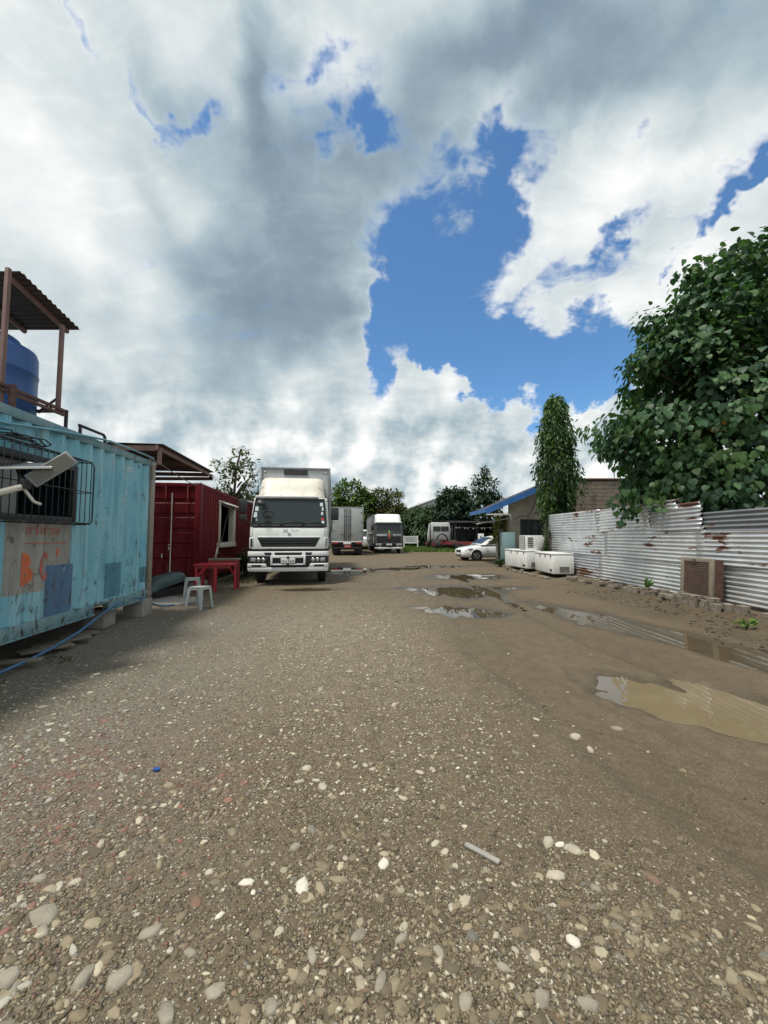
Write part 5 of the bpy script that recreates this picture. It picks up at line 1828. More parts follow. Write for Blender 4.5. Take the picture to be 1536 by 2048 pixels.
for s in (-1, 1):
    wheel(t4, s * .85, -1.0, .5, .27, MAT['red_paint'], s, True)
    wheel(t4, s * .85, -2.2, .5, .27, MAT['red_paint'], s, True)
    wheel(t4, s * .95, 2.6, .5, .27, MAT['red_paint'], s)
MB().box(-.85, .85, 1.7, 3.4, .8, 1.85).build('bonnet', MAT['old_white'], t4, bevel=.1)
t5 = thing('trailer_frame', 'long red steel trailer frame lying in the grass beside the old cab', 'trailer', (7.3, 38.9, 0), R(-4))
for y in (-.45, .45):
    MB().box(-.8, 4.9, y - .06, y + .06, .60, .92).build('frame_rail', MAT['red_dark'], t5)
for x in np.arange(-.6, 4.8, .9):
    MB().box(x - .05, x + .05, -.9, .9, .70, .82).build('cross_member', MAT['red_dark'], t5)
MB().beam((-.8, 0, .75), (-1.7, 0, .55), .14, .14).build('drawbar', MAT['rust_steel'], t5)
for x in (.2, 4.1):
    for s in (-1, 1):
        t_ = wheel(t5, 0, 0, .42, .24, MAT['rust_steel'], s)
        t_.location = (x, s * .75, .42); t_.rotation_euler = (0, 0, R(90))
o = thing('white_van', 'white van half hidden between the two farther trucks', 'van', (-2.05, 42.0, 0), R(5))
MB().prism([(0, .4), (4.2, .4), (4.2, 2.1), (1.1, 2.2), (.5, 1.4), (0, 1.25)], 'x', -.85, .85).build('body', MAT['clean_white'], o, bevel=.08)
MB().add([(-.75, .52, 1.47), (.75, .52, 1.47), (.70, 1.0, 2.05), (-.70, 1.0, 2.05)], [(0, 1, 2, 3)]).build('windscreen', MAT['glass'], o, loc=(0, -.06, .03))
for y in (.8, 3.4):
    for s in (-1, 1):
        wheel(o, s * .76, y, .33, .2, MAT['chrome'], s)



# ================================================================ right side of the yard
def galvanised(name, base, rust_amt, seed, rough=0.32, metal=0.6):
    m, gg = new_mat(name)
    p = gg.vadd(gg.pos, (seed * 3.1, seed * 1.7, seed * 2.3))
    n = gg.noise(gg.mapping(p, scale=(1, .25, 1.6)), 5.0, 6.0, 0.65)
    spang = gg.noise(p, 2.0, 4.0, 0.6)
    c = gg.mix(spang.smooth(0.3, 0.7), tuple(k * .8 for k in base), base)
    r1 = gg.noise(gg.mapping(p, scale=(1, .42, 1.7)), 1.5, 9.0, 0.68)
    rust = r1.smooth(0.63 - 0.085 * rust_amt, 0.655 - 0.075 * rust_amt)
    fine = gg.noise(p, 20.0, 5.0, 0.7)
    rc_ = gg.mix(fine, (.075, .026, .016), (.20, .085, .05))
    stain = n.smooth(0.55, 0.72) * 0.35
    c = gg.mix(stain, c, (.30, .27, .23))
    px_, py_, pz_ = gg.sep(gg.pos)
    splash = (pz_ * -1.6 + 0.85 + (fine - 0.5) * 1.4 + (n - 0.5) * 1.6).clamp() * 0.55
    c = gg.mix(splash, c, (.17, .13, .085))
    c = gg.mix(rust, c, rc_)
    rust = rust.max(splash)
    gg.put(gg.bsdf, 'Base Color', c)
    gg.put(gg.bsdf, 'Metallic', rust * -metal + metal)
    gg.put(gg.bsdf, 'Roughness', (rust * 0.45 + n * 0.2 + (rough - 0.1)).clamp())
    add_bump(gg, n + fine * 0.2, 0.15, 0.01)
    return m


GALV = [galvanised('galvanised_a', (.76, .78, .79), .75, 1), galvanised('galvanised_b', (.82, .83, .83), .5, 5), galvanised('galvanised_c', (.68, .70, .73), 1.2, 9),
        galvanised('galvanised_dull', (.24, .25, .265), .10, 13, rough=.6, metal=.45)]

# ---------------------------------------------------------------- sheet fence
fn = thing('sheet_fence', 'patched corrugated metal sheet fence along the right of the yard', 'fence', (0, 0, 0))
FX = 6.95


def fence_sheet(y0, y1, z0, z1, lift, mat, tilt=0.0, ragged=0.0, sag=0.0):
    """ridges run along the fence; the sheet stands at x = FX - lift"""
    n = int((z1 - z0) / .095 * 8)
    ny = max(4, int((y1 - y0) / .22))
    ph = random.random() * 6
    def P(i, j):
        v = (z1 - z0) * i / n
        y = y0 + (y1 - y0) * j / ny
        bow = .012 * math.sin(y * 1.7 + ph) + .008 * math.sin(y * 4.1 + v * 3 + ph)
        edge_ = ragged * (math.sin(v * 23 + ph) * .5 + math.sin(v * 51) * .3)
        yy = y + (edge_ if j == 0 else 0)
        return (FX - lift - .014 * math.sin(2 * math.pi * v / .095) - bow, yy, z0 + v + tilt * (y - y0) + sag * math.sin(math.pi * j / ny))
    o = MB().sheet(P, n, ny).build('sheet', mat, fn, smooth=True)
    s = o.modifiers.new('solid', 'SOLIDIFY'); s.thickness = .0012
    return o


A_, B_, C_, D_ = GALV
SHEETS = [  # y0, y1, z0, z1, lift, material, tilt
    (12.3, 16.0, .10, .93, .010, C_, .002), (8.9, 12.45, .13, .95, .016, B_, -.003), (5.6, 9.1, .16, .98, .008, B_, .004), (2.2, 5.8, .12, .96, .014, A_, 0),
    (11.9, 16.1, .86, 1.66, .022, A_, .001), (8.3, 12.1, .88, 1.72, .030, B_, .002), (4.8, 8.55, .90, 1.60, .024, B_, -.002), (1.5, 5.0, .9, 1.68, .030, C_, 0),
    (12.4, 16.2, 1.62, 2.36, .012, A_, .006), (10.0, 12.6, 1.66, 2.36, .036, B_, -.012), (8.35, 10.3, 1.64, 2.26, .044, C_, -.014), (4.7, 8.5, 1.50, 2.03, .004, D_, -.006), (1.2, 4.9, 1.55, 2.1, .010, D_, 0)]
for (y0, y1, z0, z1, lf, mt, tl) in SHEETS:
    fence_sheet(y0, y1, z0, z1, lf, mt, tl, ragged=.05)
fence_sheet(9.0, 10.6, 2.13, 2.36, .050, C_, .022, .1)
for y in (2.0, 4.8, 7.2, 9.6, 12.2, 14.6, 16.05):
    MB().box(FX + .05, FX + .13, y - .04, y + .04, .0, 2.05).build('post', MAT['plank'], fn)
for z in (.5, 1.3, 1.9):
    MB().box(FX + .018, FX + .048, 1.5, 16.05, z - .03, z + .03).build('rail', MAT['plank'], fn)

# ---------------------------------------------------------------- building with blue roof edge
MAT['plaster'] = plain('plaster', (.40, .365, .30), 0.9, var=0.2, vscale=1.6, dirt=0.65, dirt_col=(.12, .105, .085), dscale=1.6, bump=0.3, bscale=30)
MAT['mortar'] = plain('mortar', (.10, .09, .075), 0.95, var=0.2, bump=0.4)
MAT['hollow_block'] = plain('hollow_block', (.215, .18, .145), 0.92, var=0.3, vscale=1.1, dirt=0.85, dirt_col=(.045, .038, .03), dscale=1.1, bump=0.5, bscale=50)
MAT['blue_edge'] = plain('blue_edge', (.045, .15, .40), 0.4, var=0.25, vscale=1.5, dirt=0.3, dirt_col=(.20, .24, .30), dscale=2)
MAT['pvc'] = plain('pvc', (.50, .49, .46), 0.5, var=0.1, dirt=0.3)
bd = thing('building', 'low grey block building with a blue edged sloping roof behind the sheet fence', 'building', (0, 0, 0))
BY = 19.9
m = MB()
# plastered gable part, with the window opening left free
WX0, WX1, BZ0, BZ1 = 7.08, 8.30, 1.42, 2.36
def gable_z(x): return 2.80 + (x - 4.98) * .4226 - .06
for (xa, xb, za, zb) in ((6.5, WX0, 0, None), (WX1, 9.0, 0, None), (WX0, WX1, 0, BZ0), (WX0, WX1, BZ1, None)):
    pa = [(xa, za), (xb, za), (xb, zb if zb else gable_z(xb)), (xa, zb if zb else gable_z(xa))]
    m.prism(pa, 'y', BY, BY + .18)
wall = m.build('wall', MAT['plaster'], bd)
MB().box(6.5, 6.66, BY + .18, 22.4, 0, 2.6).build('wall', MAT['plaster'], bd)
MB().box(6.66, 14.0, 22.25, 22.4, 0, 2.6).build('wall', MAT['plaster'], bd)
bw = MB().box(9.0, 14.2, BY + .03, BY + .18, 0, 4.42).build('block_wall', MAT['mortar'], bd)
bmesh_ = MB().box(-.195, .195, -.03, .03, -.095, .095).mesh('block', MAT['hollow_block'])
row = 0
z = 2.0
while z < 4.36:
    x = 9.0 + .2 + (.2 if row % 2 else 0)
    while x < 14.0:
        b = bpy.data.objects.new('block', bmesh_)
        link(b, bw)
        b.location = (x, BY + .012 + random.uniform(-.006, .010), z)
        b.rotation_euler = (0, random.uniform(-.006, .006), random.uniform(-.012, .012))
        x += .402
    z += .205
    row += 1
MB().box(8.95, 14.3, BY - .06, BY + .3, 4.42, 4.50).build('coping', MAT['rust_steel'], bd, bevel=.01)
# roof: one slope down to the left, blue rolled edge along the gable
ap, ea = (9.05, 4.52), (5.05, 2.83)
rf = MB().prism([ea, ap, (ap[0], ap[1] - .05), (ea[0], ea[1] - .05)], 'y', 19.0, 22.5).build('roof', MAT['roof_sheet'], bd)
n_ = 6
for k in range(n_):
    t0_, t1_ = k / n_, (k + 1) / n_
    a = (ea[0] + (ap[0] - ea[0]) * t0_, ea[1] + (ap[1] - ea[1]) * t0_)
    b = (ea[0] + (ap[0] - ea[0]) * (t1_ - .002), ea[1] + (ap[1] - ea[1]) * (t1_ - .002))
    dz_ = .012 * (k % 2)
    MB().prism([(a[0], a[1] + .05 + dz_), (b[0], b[1] + .05 + dz_), (b[0], b[1] - .26 + dz_), (a[0], a[1] - .26 + dz_)], 'y', 18.93, 18.985).build('roof_edge', MAT['blue_edge'], rf)
MB().box(ea[0] - .03, ea[0] - .003, 18.99, 22.5, ea[1] - .16, ea[1] + .05).build('roof_edge', MAT['blue_edge'], rf)
for x in (5.3, 6.3, 7.4, 8.5):
    zz_ = ea[1] + (x - ea[0]) / (ap[0] - ea[0]) * (ap[1] - ea[1])
    MB().box(x - .04, x + .04, 19.02, 22.4, zz_ - .17, zz_ - .055).build('purlin', MAT['plank'], rf)
MB().box(9.0, 14.2, 20.2, 22.9, 4.20, 4.26).build('roof', MAT['roof_sheet'], bd)
# window: two pairs of sashes
wn = thing_w = MB()
for (x0, x1) in ((WX0, WX0 + .58), (WX1 - .58, WX1)):
    for xx in (x0, (x0 + x1) / 2, x1):
        wn.box(xx - .025, xx + .025, BY - .012, BY + .08, BZ0, BZ1)
    wn.box(x0, x1, BY - .010, BY + .08, BZ0, BZ0 + .05)
    wn.box(x0, x1, BY - .010, BY + .08, BZ1 - .05, BZ1)
wo = wn.build('window', MAT['black_plastic'], bd)
for (x0, x1) in ((WX0, WX0 + .58), (WX1 - .58, WX1)):
    xm = (x0 + x1) / 2
    for a, b in ((x0 + .025, xm - .025), (xm + .025, x1 - .025)):
        MB().box(a, b, BY + .03, BY + .038, BZ0 + .05, BZ1 - .05).build('pane', MAT['pane'], wo)
MB().box(WX0 + .58, WX1 - .58, BY - .006, BY + .1, BZ0, BZ1).build('mullion', MAT['plaster'], wo)
MB().box(WX0 - .1, WX1 + .1, BY - .05, BY + .02, BZ0 - .1, BZ0 - .002).build('sill', MAT['plaster'], wo)
MB().box(WX0 - .05, WX1 + .05, BY + .1, BY + .12, BZ0, BZ1).build('curtain', MAT['cream'], wo)
MB().tube([(7.9, BY - .02, 3.3), (7.7, BY - .02, 2.9), (7.5, BY - .02, 2.55), (7.0, BY - .02, 2.5), (6.72, BY - .02, 2.35)], .012, 6).build('wall_cable', MAT['black'], bd, smooth=True)
pv = MB()
pv.tube([(5.05, 18.95, 2.55), (6.15, 18.95, 2.57), (6.22, 18.95, 2.53), (6.30, 18.95, 2.25)], .035, 8)
tag(pv.build('drain_pipe', MAT['pvc'], smooth=True), 'white bent drain pipe under the blue roof edge', 'pipe')
tag(MB().beam((5.0, 20.8, 2.15), (6.5, 19.8, 2.42), .06, .05).build('clothes_pole', MAT['pvc']), 'thin pale pole slung under the eave beside the building corner', 'pole')

# ---------------------------------------------------------------- teal cabinet, freezers, air conditioner
MAT['teal'] = plain('teal', (.215, .335, .345), 0.4, var=0.05, vscale=1.5, dirt=0.15, dirt_col=(.12, .15, .15))
MAT['appliance'] = plain('appliance', (.78, .785, .75), 0.42, var=0.04, vscale=1.5, dirt=0.35, dirt_col=(.36, .29, .20), dscale=2.2)
tcab = thing('teal_cabinet', 'tall pale teal steel cabinet at the building corner', 'cabinet', (5.88, 18.95, .12), R(-3))
MB().box(0, .56, 0, .70, .05, 1.56).build('body', MAT['teal'], tcab, bevel=.012)
MB().box(-.022, -.002, .01, .69, .12, 1.52).build('door', MAT['teal'], tcab, bevel=.006)
MB().box(-.045, -.022, .60, .63, .8, 1.05).build('handle', MAT['grey_metal'], tcab)
MB().box(.03, .53, .03, .67, 0, .05).build('plinth', MAT['black'], tcab)


def freezer(label, loc, rz, l, d, h, doors):
    f = thing('chest_freezer', label, 'freezer', loc, rz, 'chest freezers by the fence')
    MB().box(0, d, 0, l, .04, h - .07).build('body', MAT['appliance'], f, bevel=.02)
    for k in range(doors):
        a, b = l * k / doors + .004, l * (k + 1) / doors - .004
        MB().box(-.012, d + .006, a, b, h - .062, h).build('lid', MAT['appliance'], f, bevel=.014)
    MB().box(-.006, d, .004, l - .004, h - .071, h - .061).build('gasket', MAT['dark_metal'], f)
    MB().box(.03, d - .03, .03, l - .03, .0, .04).build('base', MAT['black'], f)
    for k in range(3):
        y = l * (.12 + .28 * k)
        MB().box(-.02, -.004, y - .035, y + .035, h - .16, h - .055).build('hinge', MAT['rust_steel'], f, bevel=.006)
    MB().box(d * .30, d * .75, -.012, .001, .10, .30).build('vent_grille', MAT['grey_metal'], f)
    MB().box(-.008, .001, l * .08, l * .17, .12, .20).build('drain_cover', MAT['black'], f)
    return f


freezer('white chest freezer under the air conditioner, farther of the two', (5.95, 16.1, .10), R(6), 2.2, .62, .80, 2)
freezer('white chest freezer with rusty hinges, nearer of the two', (6.06, 13.85, .10), R(-1), 1.75, .74, .78, 2)
ac = thing('air_conditioner', 'old grey white window air conditioner standing on the farther freezer', 'air conditioner', (6.02, 16.42, .905), R(2))
MB().box(0, .84, 0, .62, 0, .62).build('casing', MAT['appliance'], ac, bevel=.012)
MB().box(-.03, -.002, .02, .60, .02, .60).build('coil_face', MAT['grey_metal'], ac, bevel=.008)
g_ = MB()
for k in range(9):
    g_.box(-.04, -.031, .04 + .065 * k, .05 + .065 * k, .04, .58)
for k in range(7):
    g_.box(-.044, -.040, .03, .59, .06 + .08 * k, .068 + .08 * k)
g_.build('coil_guard', MAT['appliance'], ac)
for k in range(6):
    MB().box(.10, .34, -.008, .001, .10 + .078 * k, .145 + .078 * k).build('louvre_slot', MAT['black'], ac)
MB().box(.85, .90, .04, .58, .03, .59).build('front_grille', MAT['cream'], ac, bevel=.012)

# ---------------------------------------------------------------- metal grate leaning on the fence
MAT['grate_frame'] = plain('grate_frame', (.24, .205, .155), 0.8, var=0.2, vscale=6, dirt=0.45, dirt_col=(.13, .09, .06))
MAT['grate_bar'] = plain('grate_bar', (.16, .105, .085), 0.7, var=0.25, dirt=0.4, dirt_col=(.10, .05, .035))
gt = thing('grate_panel', 'boxed brown metal grate leaning against the sheet fence', 'grate', (6.60, 7.80, .22), 0)
gt.rotation_euler = (0, R(4), R(1))
GW, GH_ = .82, .82
for (y0, y1, z0, z1) in ((0, .09, 0, GH_), (GW - .09, GW, 0, GH_), (.09, GW - .09, GH_ - .085, GH_), (.09, GW - .09, 0, .05)):
    MB().box(-.025, .025, y0, y1, z0, z1).build('frame', MAT['grate_frame'], gt, bevel=.004)
sc_ = MB()
for k in range(17):
    y = .09 + (GW - .18) * k / 16
    sc_.box(-.012, .0, y - .006, y + .006, .05, GH_ - .085)
for k in range(19):
    z = .05 + (GH_ - .135) * k / 18
    sc_.box(-.018, -.0125, .09, GW - .09, z - .006, z + .006)
sc_.build('mesh_screen', MAT['grate_bar'], gt)
MB().box(.026, .20, .0, .05, .0, GH_ - .03).build('side_plate', MAT['rust_steel'], gt)
MB().box(.026, .20, GW - .05, GW, .0, GH_ - .03).build('side_plate', MAT['rust_steel'], gt)
MB().box(.17, .20, .05, GW - .05, .0, GH_ - .03).build('back_plate', MAT['black'], gt)
MB().box(-.04, -.026, .42, .48, GH_ - .11, GH_ - .03).build('clip', MAT['rust_steel'], gt)

# ---------------------------------------------------------------- stacked concrete pavers
MAT['paver'] = plain('paver', (.215, .185, .145), 0.92, var=0.25, vscale=5, dirt=0.5, dirt_col=(.085, .07, .05), dscale=4, bump=0.5, bscale=60)
zig = [(-.10, -.055), (-.05, -.070), (0, -.052), (.05, -.070), (.10, -.055), (.112, .0), (.10, .055), (.05, .070), (0, .052), (-.05, .070), (-.10, .055), (-.112, 0)]
pav_mesh = MB().prism(zig, 'z', 0, .075).mesh('paver', MAT['paver'])


def paver(x, y, z, rz, label, group):
    o = bpy.data.objects.new('paver', pav_mesh)
    link(o)
    o.location = (x, y, z)
    o.rotation_euler = (random.uniform(-.05, .05), random.uniform(-.05, .05), rz)
    tag(o, label, 'paver', group)


def paver_row(pts, n, levels, label, group, spread=.10):
    P_ = [Vector((*p, 0)) for p in pts]
    Ls = [0]
    for a, b in zip(P_[:-1], P_[1:]):
        Ls.append(Ls[-1] + (b - a).length)
    for k in range(n):
        s_ = Ls[-1] * (k + random.uniform(.2, .8)) / n
        i = max(j for j in range(len(Ls) - 1) if Ls[j] <= s_)
        p = P_[i].lerp(P_[i + 1], (s_ - Ls[i]) / (Ls[i + 1] - Ls[i]))
        p += Vector((random.uniform(-spread, spread), random.uniform(-spread, spread) * .4, 0))
        base = float(ground_z(p.x, p.y)) - .012
        h = random.choice(levels)
        names = {1: ('single paver',), 2: ('lower paver', 'upper paver'), 3: ('bottom paver', 'middle paver', 'top paver')}[h]
        for lv in range(h):
            paver(p.x + random.uniform(-.02, .02), p.y + random.uniform(-.03, .03), base + lv * .078, random.choice((0, R(90), R(80), R(10))) + random.uniform(-.2, .2),
                  '%s of the %s pile %s' % (names[lv], NTH[k], label), group)


NTH = ('first second third fourth fifth sixth seventh eighth ninth tenth eleventh twelfth thirteenth fourteenth fifteenth sixteenth seventeenth eighteenth nineteenth '
       'twentieth twenty-first twenty-second twenty-third twenty-fourth').split()
paver_row([(5.75, 18.7), (5.5, 16.5), (5.62, 14.5), (5.75, 13.3)], 22, (1, 1, 2), 'along the chest freezers, counted from the teal cabinet', 'pavers before the freezers')
paver_row([(6.2, 13.2), (6.35, 11.8), (6.5, 10.4), (6.62, 9.2)], 24, (1, 2, 2), 'at the fence foot, counted from the freezers', 'pavers along the fence foot')
paver_row([(6.50, 9.0), (6.50, 8.3), (6.48, 7.6), (6.55, 7.2)], 15, (2, 2, 3), 'below the leaning grate, counted from its far side', 'pavers under the grate')
paver_row([(6.62, 6.65), (6.62, 6.25), (6.60, 5.2)], 8, (2, 3, 2), 'right of the grate, counted from the grate', 'pavers at the near end of the fence')

# ---------------------------------------------------------------- far side: shed, sign, white cabinet, warehouse
sd_ = thing('open_shed', 'dark open shed under the trees at the far end', 'shed', (9.6, 42.0, 0), R(3))
MB().obox((0, 0, 3.05), (5.2, 4.2, .08), Matrix.Rotation(R(4), 3, 'X')).build('roof', MAT['dark_metal'], sd_)
for x in (-2.3, 0, 2.3):
    for y in (-1.8, 1.8):
        MB().box(x - .06, x + .06, y - .06, y + .06, 0, 3.05).build('post', MAT['steel_black'], sd_)
MB().box(-2.4, 2.4, 1.85, 1.92, 0, 2.9).build('back_wall', MAT['dark_metal'], sd_)
MB().box(2.3, 2.36, -1.8, 1.8, 0, 2.9).build('side_wall', MAT['dark_metal'], sd_)
bt = thing('bunting', 'string of small white flags hanging inside the dark shed', 'bunting', (9.6, 40.1, 2.35), R(3))
MB().tube([(-2.2, 0, .1), (-1, 0, .02), (0, 0, .0), (1, 0, .02), (2.2, 0, .1)], .008, 5).build('string', MAT['cream'], bt)
for k in (0, 1, 3, 4, 6, 9, 10, 12):
    x = -2.1 + .3 * k
    zf = .1 * (x / 2.2) ** 2
    MB().add([(x - .07, 0, zf), (x + .07, 0, zf), (x + .01, .01, zf - .20)], [(0, 1, 2)]).build('flag', MAT['clean_white'], bt)
for k, (x, y, sx, sz) in enumerate(((8.8, 42.6, .9, 1.0), (10.5, 42.8, 1.2, 1.3))):
    o = MB().box(-sx / 2, sx / 2, -.3, .3, 0, sz).box(-sx / 2 + .1, sx / 2 - .2, -.26, .2, sz + .004, sz + .2).build('storage_drum', MAT['dark_metal'], None, bevel=.06)
    o.location = (x, y, 0)
    tag(o, ('dark bin stored in the open shed, left one', 'taller dark bin stored in the open shed, right one')[k], 'bin', 'bins in the shed')
wc = thing('white_dispenser', 'narrow white upright appliance with a dark mark beyond the car bonnet', 'appliance', (7.42, 29.5, 0), R(3))
MB().box(-.18, .18, -.17, .17, .02, 1.68).build('body', MAT['clean_white'], wc, bevel=.02)
MB().box(-.05, .11, -.182, -.171, 1.05, 1.32).build('dark_mark', MAT['ink_grey'], wc, bevel=.02)
MB().box(-.12, -.02, -.182, -.171, 1.40, 1.52).build('dark_mark', MAT['ink_grey'], wc, bevel=.01)
sg = thing('yard_sign', 'white framed board standing in the grass behind the farthest truck', 'sign', (3.05, 44.0, 0), R(-4))
fr = MB()
for x in (-.78, .78):
    fr.box(x - .06, x + .06, -.04, .04, 0, 1.55)
fr.box(-.72, .72, -.035, .035, 1.36, 1.48)
fr.box(-.72, .72, -.035, .035, .66, .78)
fr.build('frame', MAT['clean_white'], sg)
bo = MB().box(-.72, .72, -.02, .02, .78, 1.36).build('board', MAT['old_white'], sg)
for k in range(4):
    MB().box(-.5, .5 - .2 * (k % 2), -.026, -.021, .86 + .12 * k, .90 + .12 * k).build('text_line', MAT['ink_pale'], bo)
MAT['far_roof'] = plain('far_roof', (.40, .45, .45), 0.5, var=0.08, vscale=.3)
MAT['far_wall'] = plain('far_wall', (.45, .46, .44), 0.8, var=0.08, vscale=.2)
wh = thing('warehouse', 'large pale warehouse roof rising behind the trees', 'warehouse', (12.6, 96.0, 0), R(0))
MB().box(-6.4, 9, 0, 30, 0, 8.4).build('wall', MAT['far_wall'], wh)
MB().prism([(-7.0, 8.3), (1.0, 11.2), (9.6, 8.3), (9.6, 8.0), (1.0, 10.9), (-7.0, 8.0)], 'y', -.6, 31).build('roof', MAT['far_roof'], wh)
MB().prism([(-6.4, 8.0), (1.0, 10.8), (9.0, 8.0)], 'y', .0, .2).build('gable', MAT['far_roof'], wh)



# ================================================================ vegetation
HEART = (np.array([(0, 0, 0), (-.30, .02, .05), (-.50, .30, .07), (-.40, .64, .03), (0, 1.08, -.20), (.40, .64, .03), (.50, .30, .07), (.30, .02, .05), (0, .32, -.03), (0, .68, -.06)], np.float32),
         np.array([(0, 8, 1), (1, 8, 2), (2, 8, 9), (2, 9, 3), (3, 9, 4), (4, 9, 5), (5, 9, 6), (9, 8, 6), (6, 8, 7), (7, 8, 0)], np.int32))
LANCE = (np.array([(0, 0, 0), (-.10, .30, .015), (-.09, .65, .0), (0, 1.05, -.06), (.09, .65, .0), (.10, .30, .015), (0, .45, -.02)], np.float32),
         np.array([(0, 6, 1), (1, 6, 2), (2, 6, 3), (3, 6, 4), (4, 6, 5), (5, 6, 0)], np.int32))
OVAL = (np.array([(0, 0, 0), (-.28, .35, .05), (-.20, .75, .0), (0, 1.0, -.08), (.20, .75, .0), (.28, .35, .05)], np.float32),
        np.array([(0, 2, 1), (0, 3, 2), (0, 4, 3), (0, 5, 4)], np.int32))
BLADE = (np.array([(-.04, 0, 0), (.04, 0, 0), (.03, .5, .06), (-.03, .5, .06), (0, 1.0, .25)], np.float32),
         np.array([(0, 1, 2), (0, 2, 3), (3, 2, 4)], np.int32))


def leaf_mesh(name, tmpl, pos, d, up, size, col, mat, width=1.0):
    """leaves at pos with long axis d and face towards up"""
    tv, tf = tmpl
    n, k = len(pos), len(tv)
    d = d / np.linalg.norm(d, axis=1, keepdims=True)
    s = np.cross(d, up)
    s /= np.linalg.norm(s, axis=1, keepdims=True) + 1e-9
    nn_ = np.cross(s, d)
    v = pos[:, None, :] + size[:, None, None] * (tv[None, :, 0:1] * width * s[:, None, :] + tv[None, :, 1:2] * d[:, None, :] + tv[None, :, 2:3] * nn_[:, None, :])
    f = tf[None] + (np.arange(n) * k)[:, None, None]
    c = np.repeat(col[:, None, :], k, 1)
    return raw_mesh(name, v.reshape(-1, 3), f.reshape(-1, 3), mat, c.reshape(-1, 3))


def unit(n):
    v = rng.normal(size=(n, 3))
    return v / np.linalg.norm(v, axis=1, keepdims=True)


def in_ellipsoids(n, ells, shell=0.55):
    """points in a union of ellipsoids, thinner towards the middle"""
    w = np.array([e[3] * e[4] * e[5] for e in ells]) ** (2 / 3)
    pick = rng.choice(len(ells), n, p=w / w.sum())
    E_ = np.array(ells)[pick]
    r = (shell ** 3 + rng.random(n) * (1 - shell ** 3)) ** (1 / 3)
    u = unit(n)
    return E_[:, :3] + u * r[:, None] * E_[:, 3:6], u


def branch_tubes(mb, base, forks, tips, r0):
    """trunk through forks, limbs to tips with a bend"""
    for tip in tips:
        tip = Vector(tip)
        f = min(forks, key=lambda p: (Vector(p) - tip).length * (1.6 if p[2] > tip.z else 1))
        f = Vector(f)
        mid = f.lerp(tip, .5) + Vector((random.uniform(-.1, .1), random.uniform(-.1, .1), .12)) * (tip - f).length * .6
        r = r0 * random.uniform(.22, .4)
        mb.tube([f, f.lerp(mid, .6), mid, mid.lerp(tip, .6), tip], [r, r * .8, r * .55, r * .35, r * .15], 6)
    return mb


def leafy_tree(name, label, trunk, r0, ells, nclus, per, crad, size, pal, tmpl=OVAL, mat='leaf', droop=0.4, shell=.5, group=None, ntips=20, width=1.0, flat=0.0):
    base = trunk[0]
    t = thing(name, label, 'tree', base, 0, group)
    off = Vector(base)
    rel = [Vector(p) - off for p in trunk]
    mb = MB()
    n = len(rel)
    mb.tube(rel, [r0 * (1 - .65 * i / (n - 1)) for i in range(n)], 10)
    ells = [(e[0] - off.x, e[1] - off.y, e[2] - off.z, e[3], e[4], e[5]) for e in ells]
    cen, u = in_ellipsoids(nclus, ells, shell)
    tips = [tuple(c) for c in cen[rng.choice(nclus, min(ntips, nclus), replace=False)]]
    branch_tubes(mb, rel[0], [tuple(p) for p in rel[1:]], tips, r0)
    mb.build('trunk', MAT['bark'], t, smooth=True)
    N = nclus * per
    ci = np.repeat(np.arange(nclus), per)
    off_ = unit(N) * (rng.random(N) ** (1 / 2))[:, None] * crad
    if flat:
        off_[:, 2] *= flat
    pos = cen[ci] + off_
    mean = np.array(ells)[:, :3].mean(0)
    outw = pos - mean
    outw /= np.linalg.norm(outw, axis=1, keepdims=True)
    d = outw * .6 + off_ / crad * .5 + unit(N) * .55 + np.array([0, 0, -droop])
    up = unit(N) * .45 + np.array([0, 0, 1.0]) + outw * .5
    sz = size * (0.5 + .85 * rng.random(N))
    pal = np.array(pal)
    tone = pal[rng.choice(len(pal), nclus)][ci]
    tone = tone * (0.75 + .5 * rng.random((nclus, 1)))[ci] * (0.8 + .4 * rng.random((N, 1)))
    me = leaf_mesh('crown', tmpl, pos, d, up, sz, np.clip(tone, 0.005, 1), MAT[mat], width)
    link(bpy.data.objects.new('crown', me), t)
    return t


# ---------------------------------------------------------------- big-leaved tree over the fence
ELL = [(10.9, 11.3, 4.7, 3.5, 3.3, 4.1), (9.2, 10.3, 7.0, 1.6, 1.5, 1.4), (10.3, 10.4, 8.4, 1.6, 1.5, 1.2), (8.1, 10.3, 5.9, 1.3, 1.3, 1.2), (7.3, 10.3, 4.2, 1.45, 1.2, .85), (8.0, 10.2, 2.9, 1.2, 1.2, .9),
       (9.3, 8.8, 4.8, 1.6, 1.2, 1.2), (9.6, 8.6, 3.2, 1.8, 1.2, 1.0), (11.2, 8.9, 6.6, 1.8, 1.3, 1.5), (6.9, 10.2, 2.5, .55, .6, .5), (7.6, 9.6, 2.5, .7, .6, .45), (5.95, 10.3, 4.25, .55, .5, .30), (6.5, 10.3, 3.9, .6, .6, .4), (7.0, 10.3, 6.15, .48, .5, .36),
       (7.7, 10.3, 7.25, .55, .5, .45), (8.75, 10.3, 8.55, .55, .5, .45), (11.8, 10.0, 8.6, 1.6, 1.5, 1.3), (8.6, 8.6, 2.4, .9, .8, .5)]
GREEN = [(.036, .086, .036), (.050, .112, .044), (.032, .074, .038), (.070, .135, .050), (.042, .098, .046), (.060, .115, .036)]
leafy_tree('broadleaf_tree', 'big dark green tree with broad drooping leaves overhanging the sheet fence', [(10.6, 11.4, 0), (10.5, 11.3, 1.4), (10.55, 11.2, 2.8), (10.7, 11.2, 4.4), (10.8, 11.2, 6.6)], .24,
           ELL, 1900, 16, .38, .158, GREEN, HEART, 'leaf', droop=1.2, shell=.68, ntips=70)
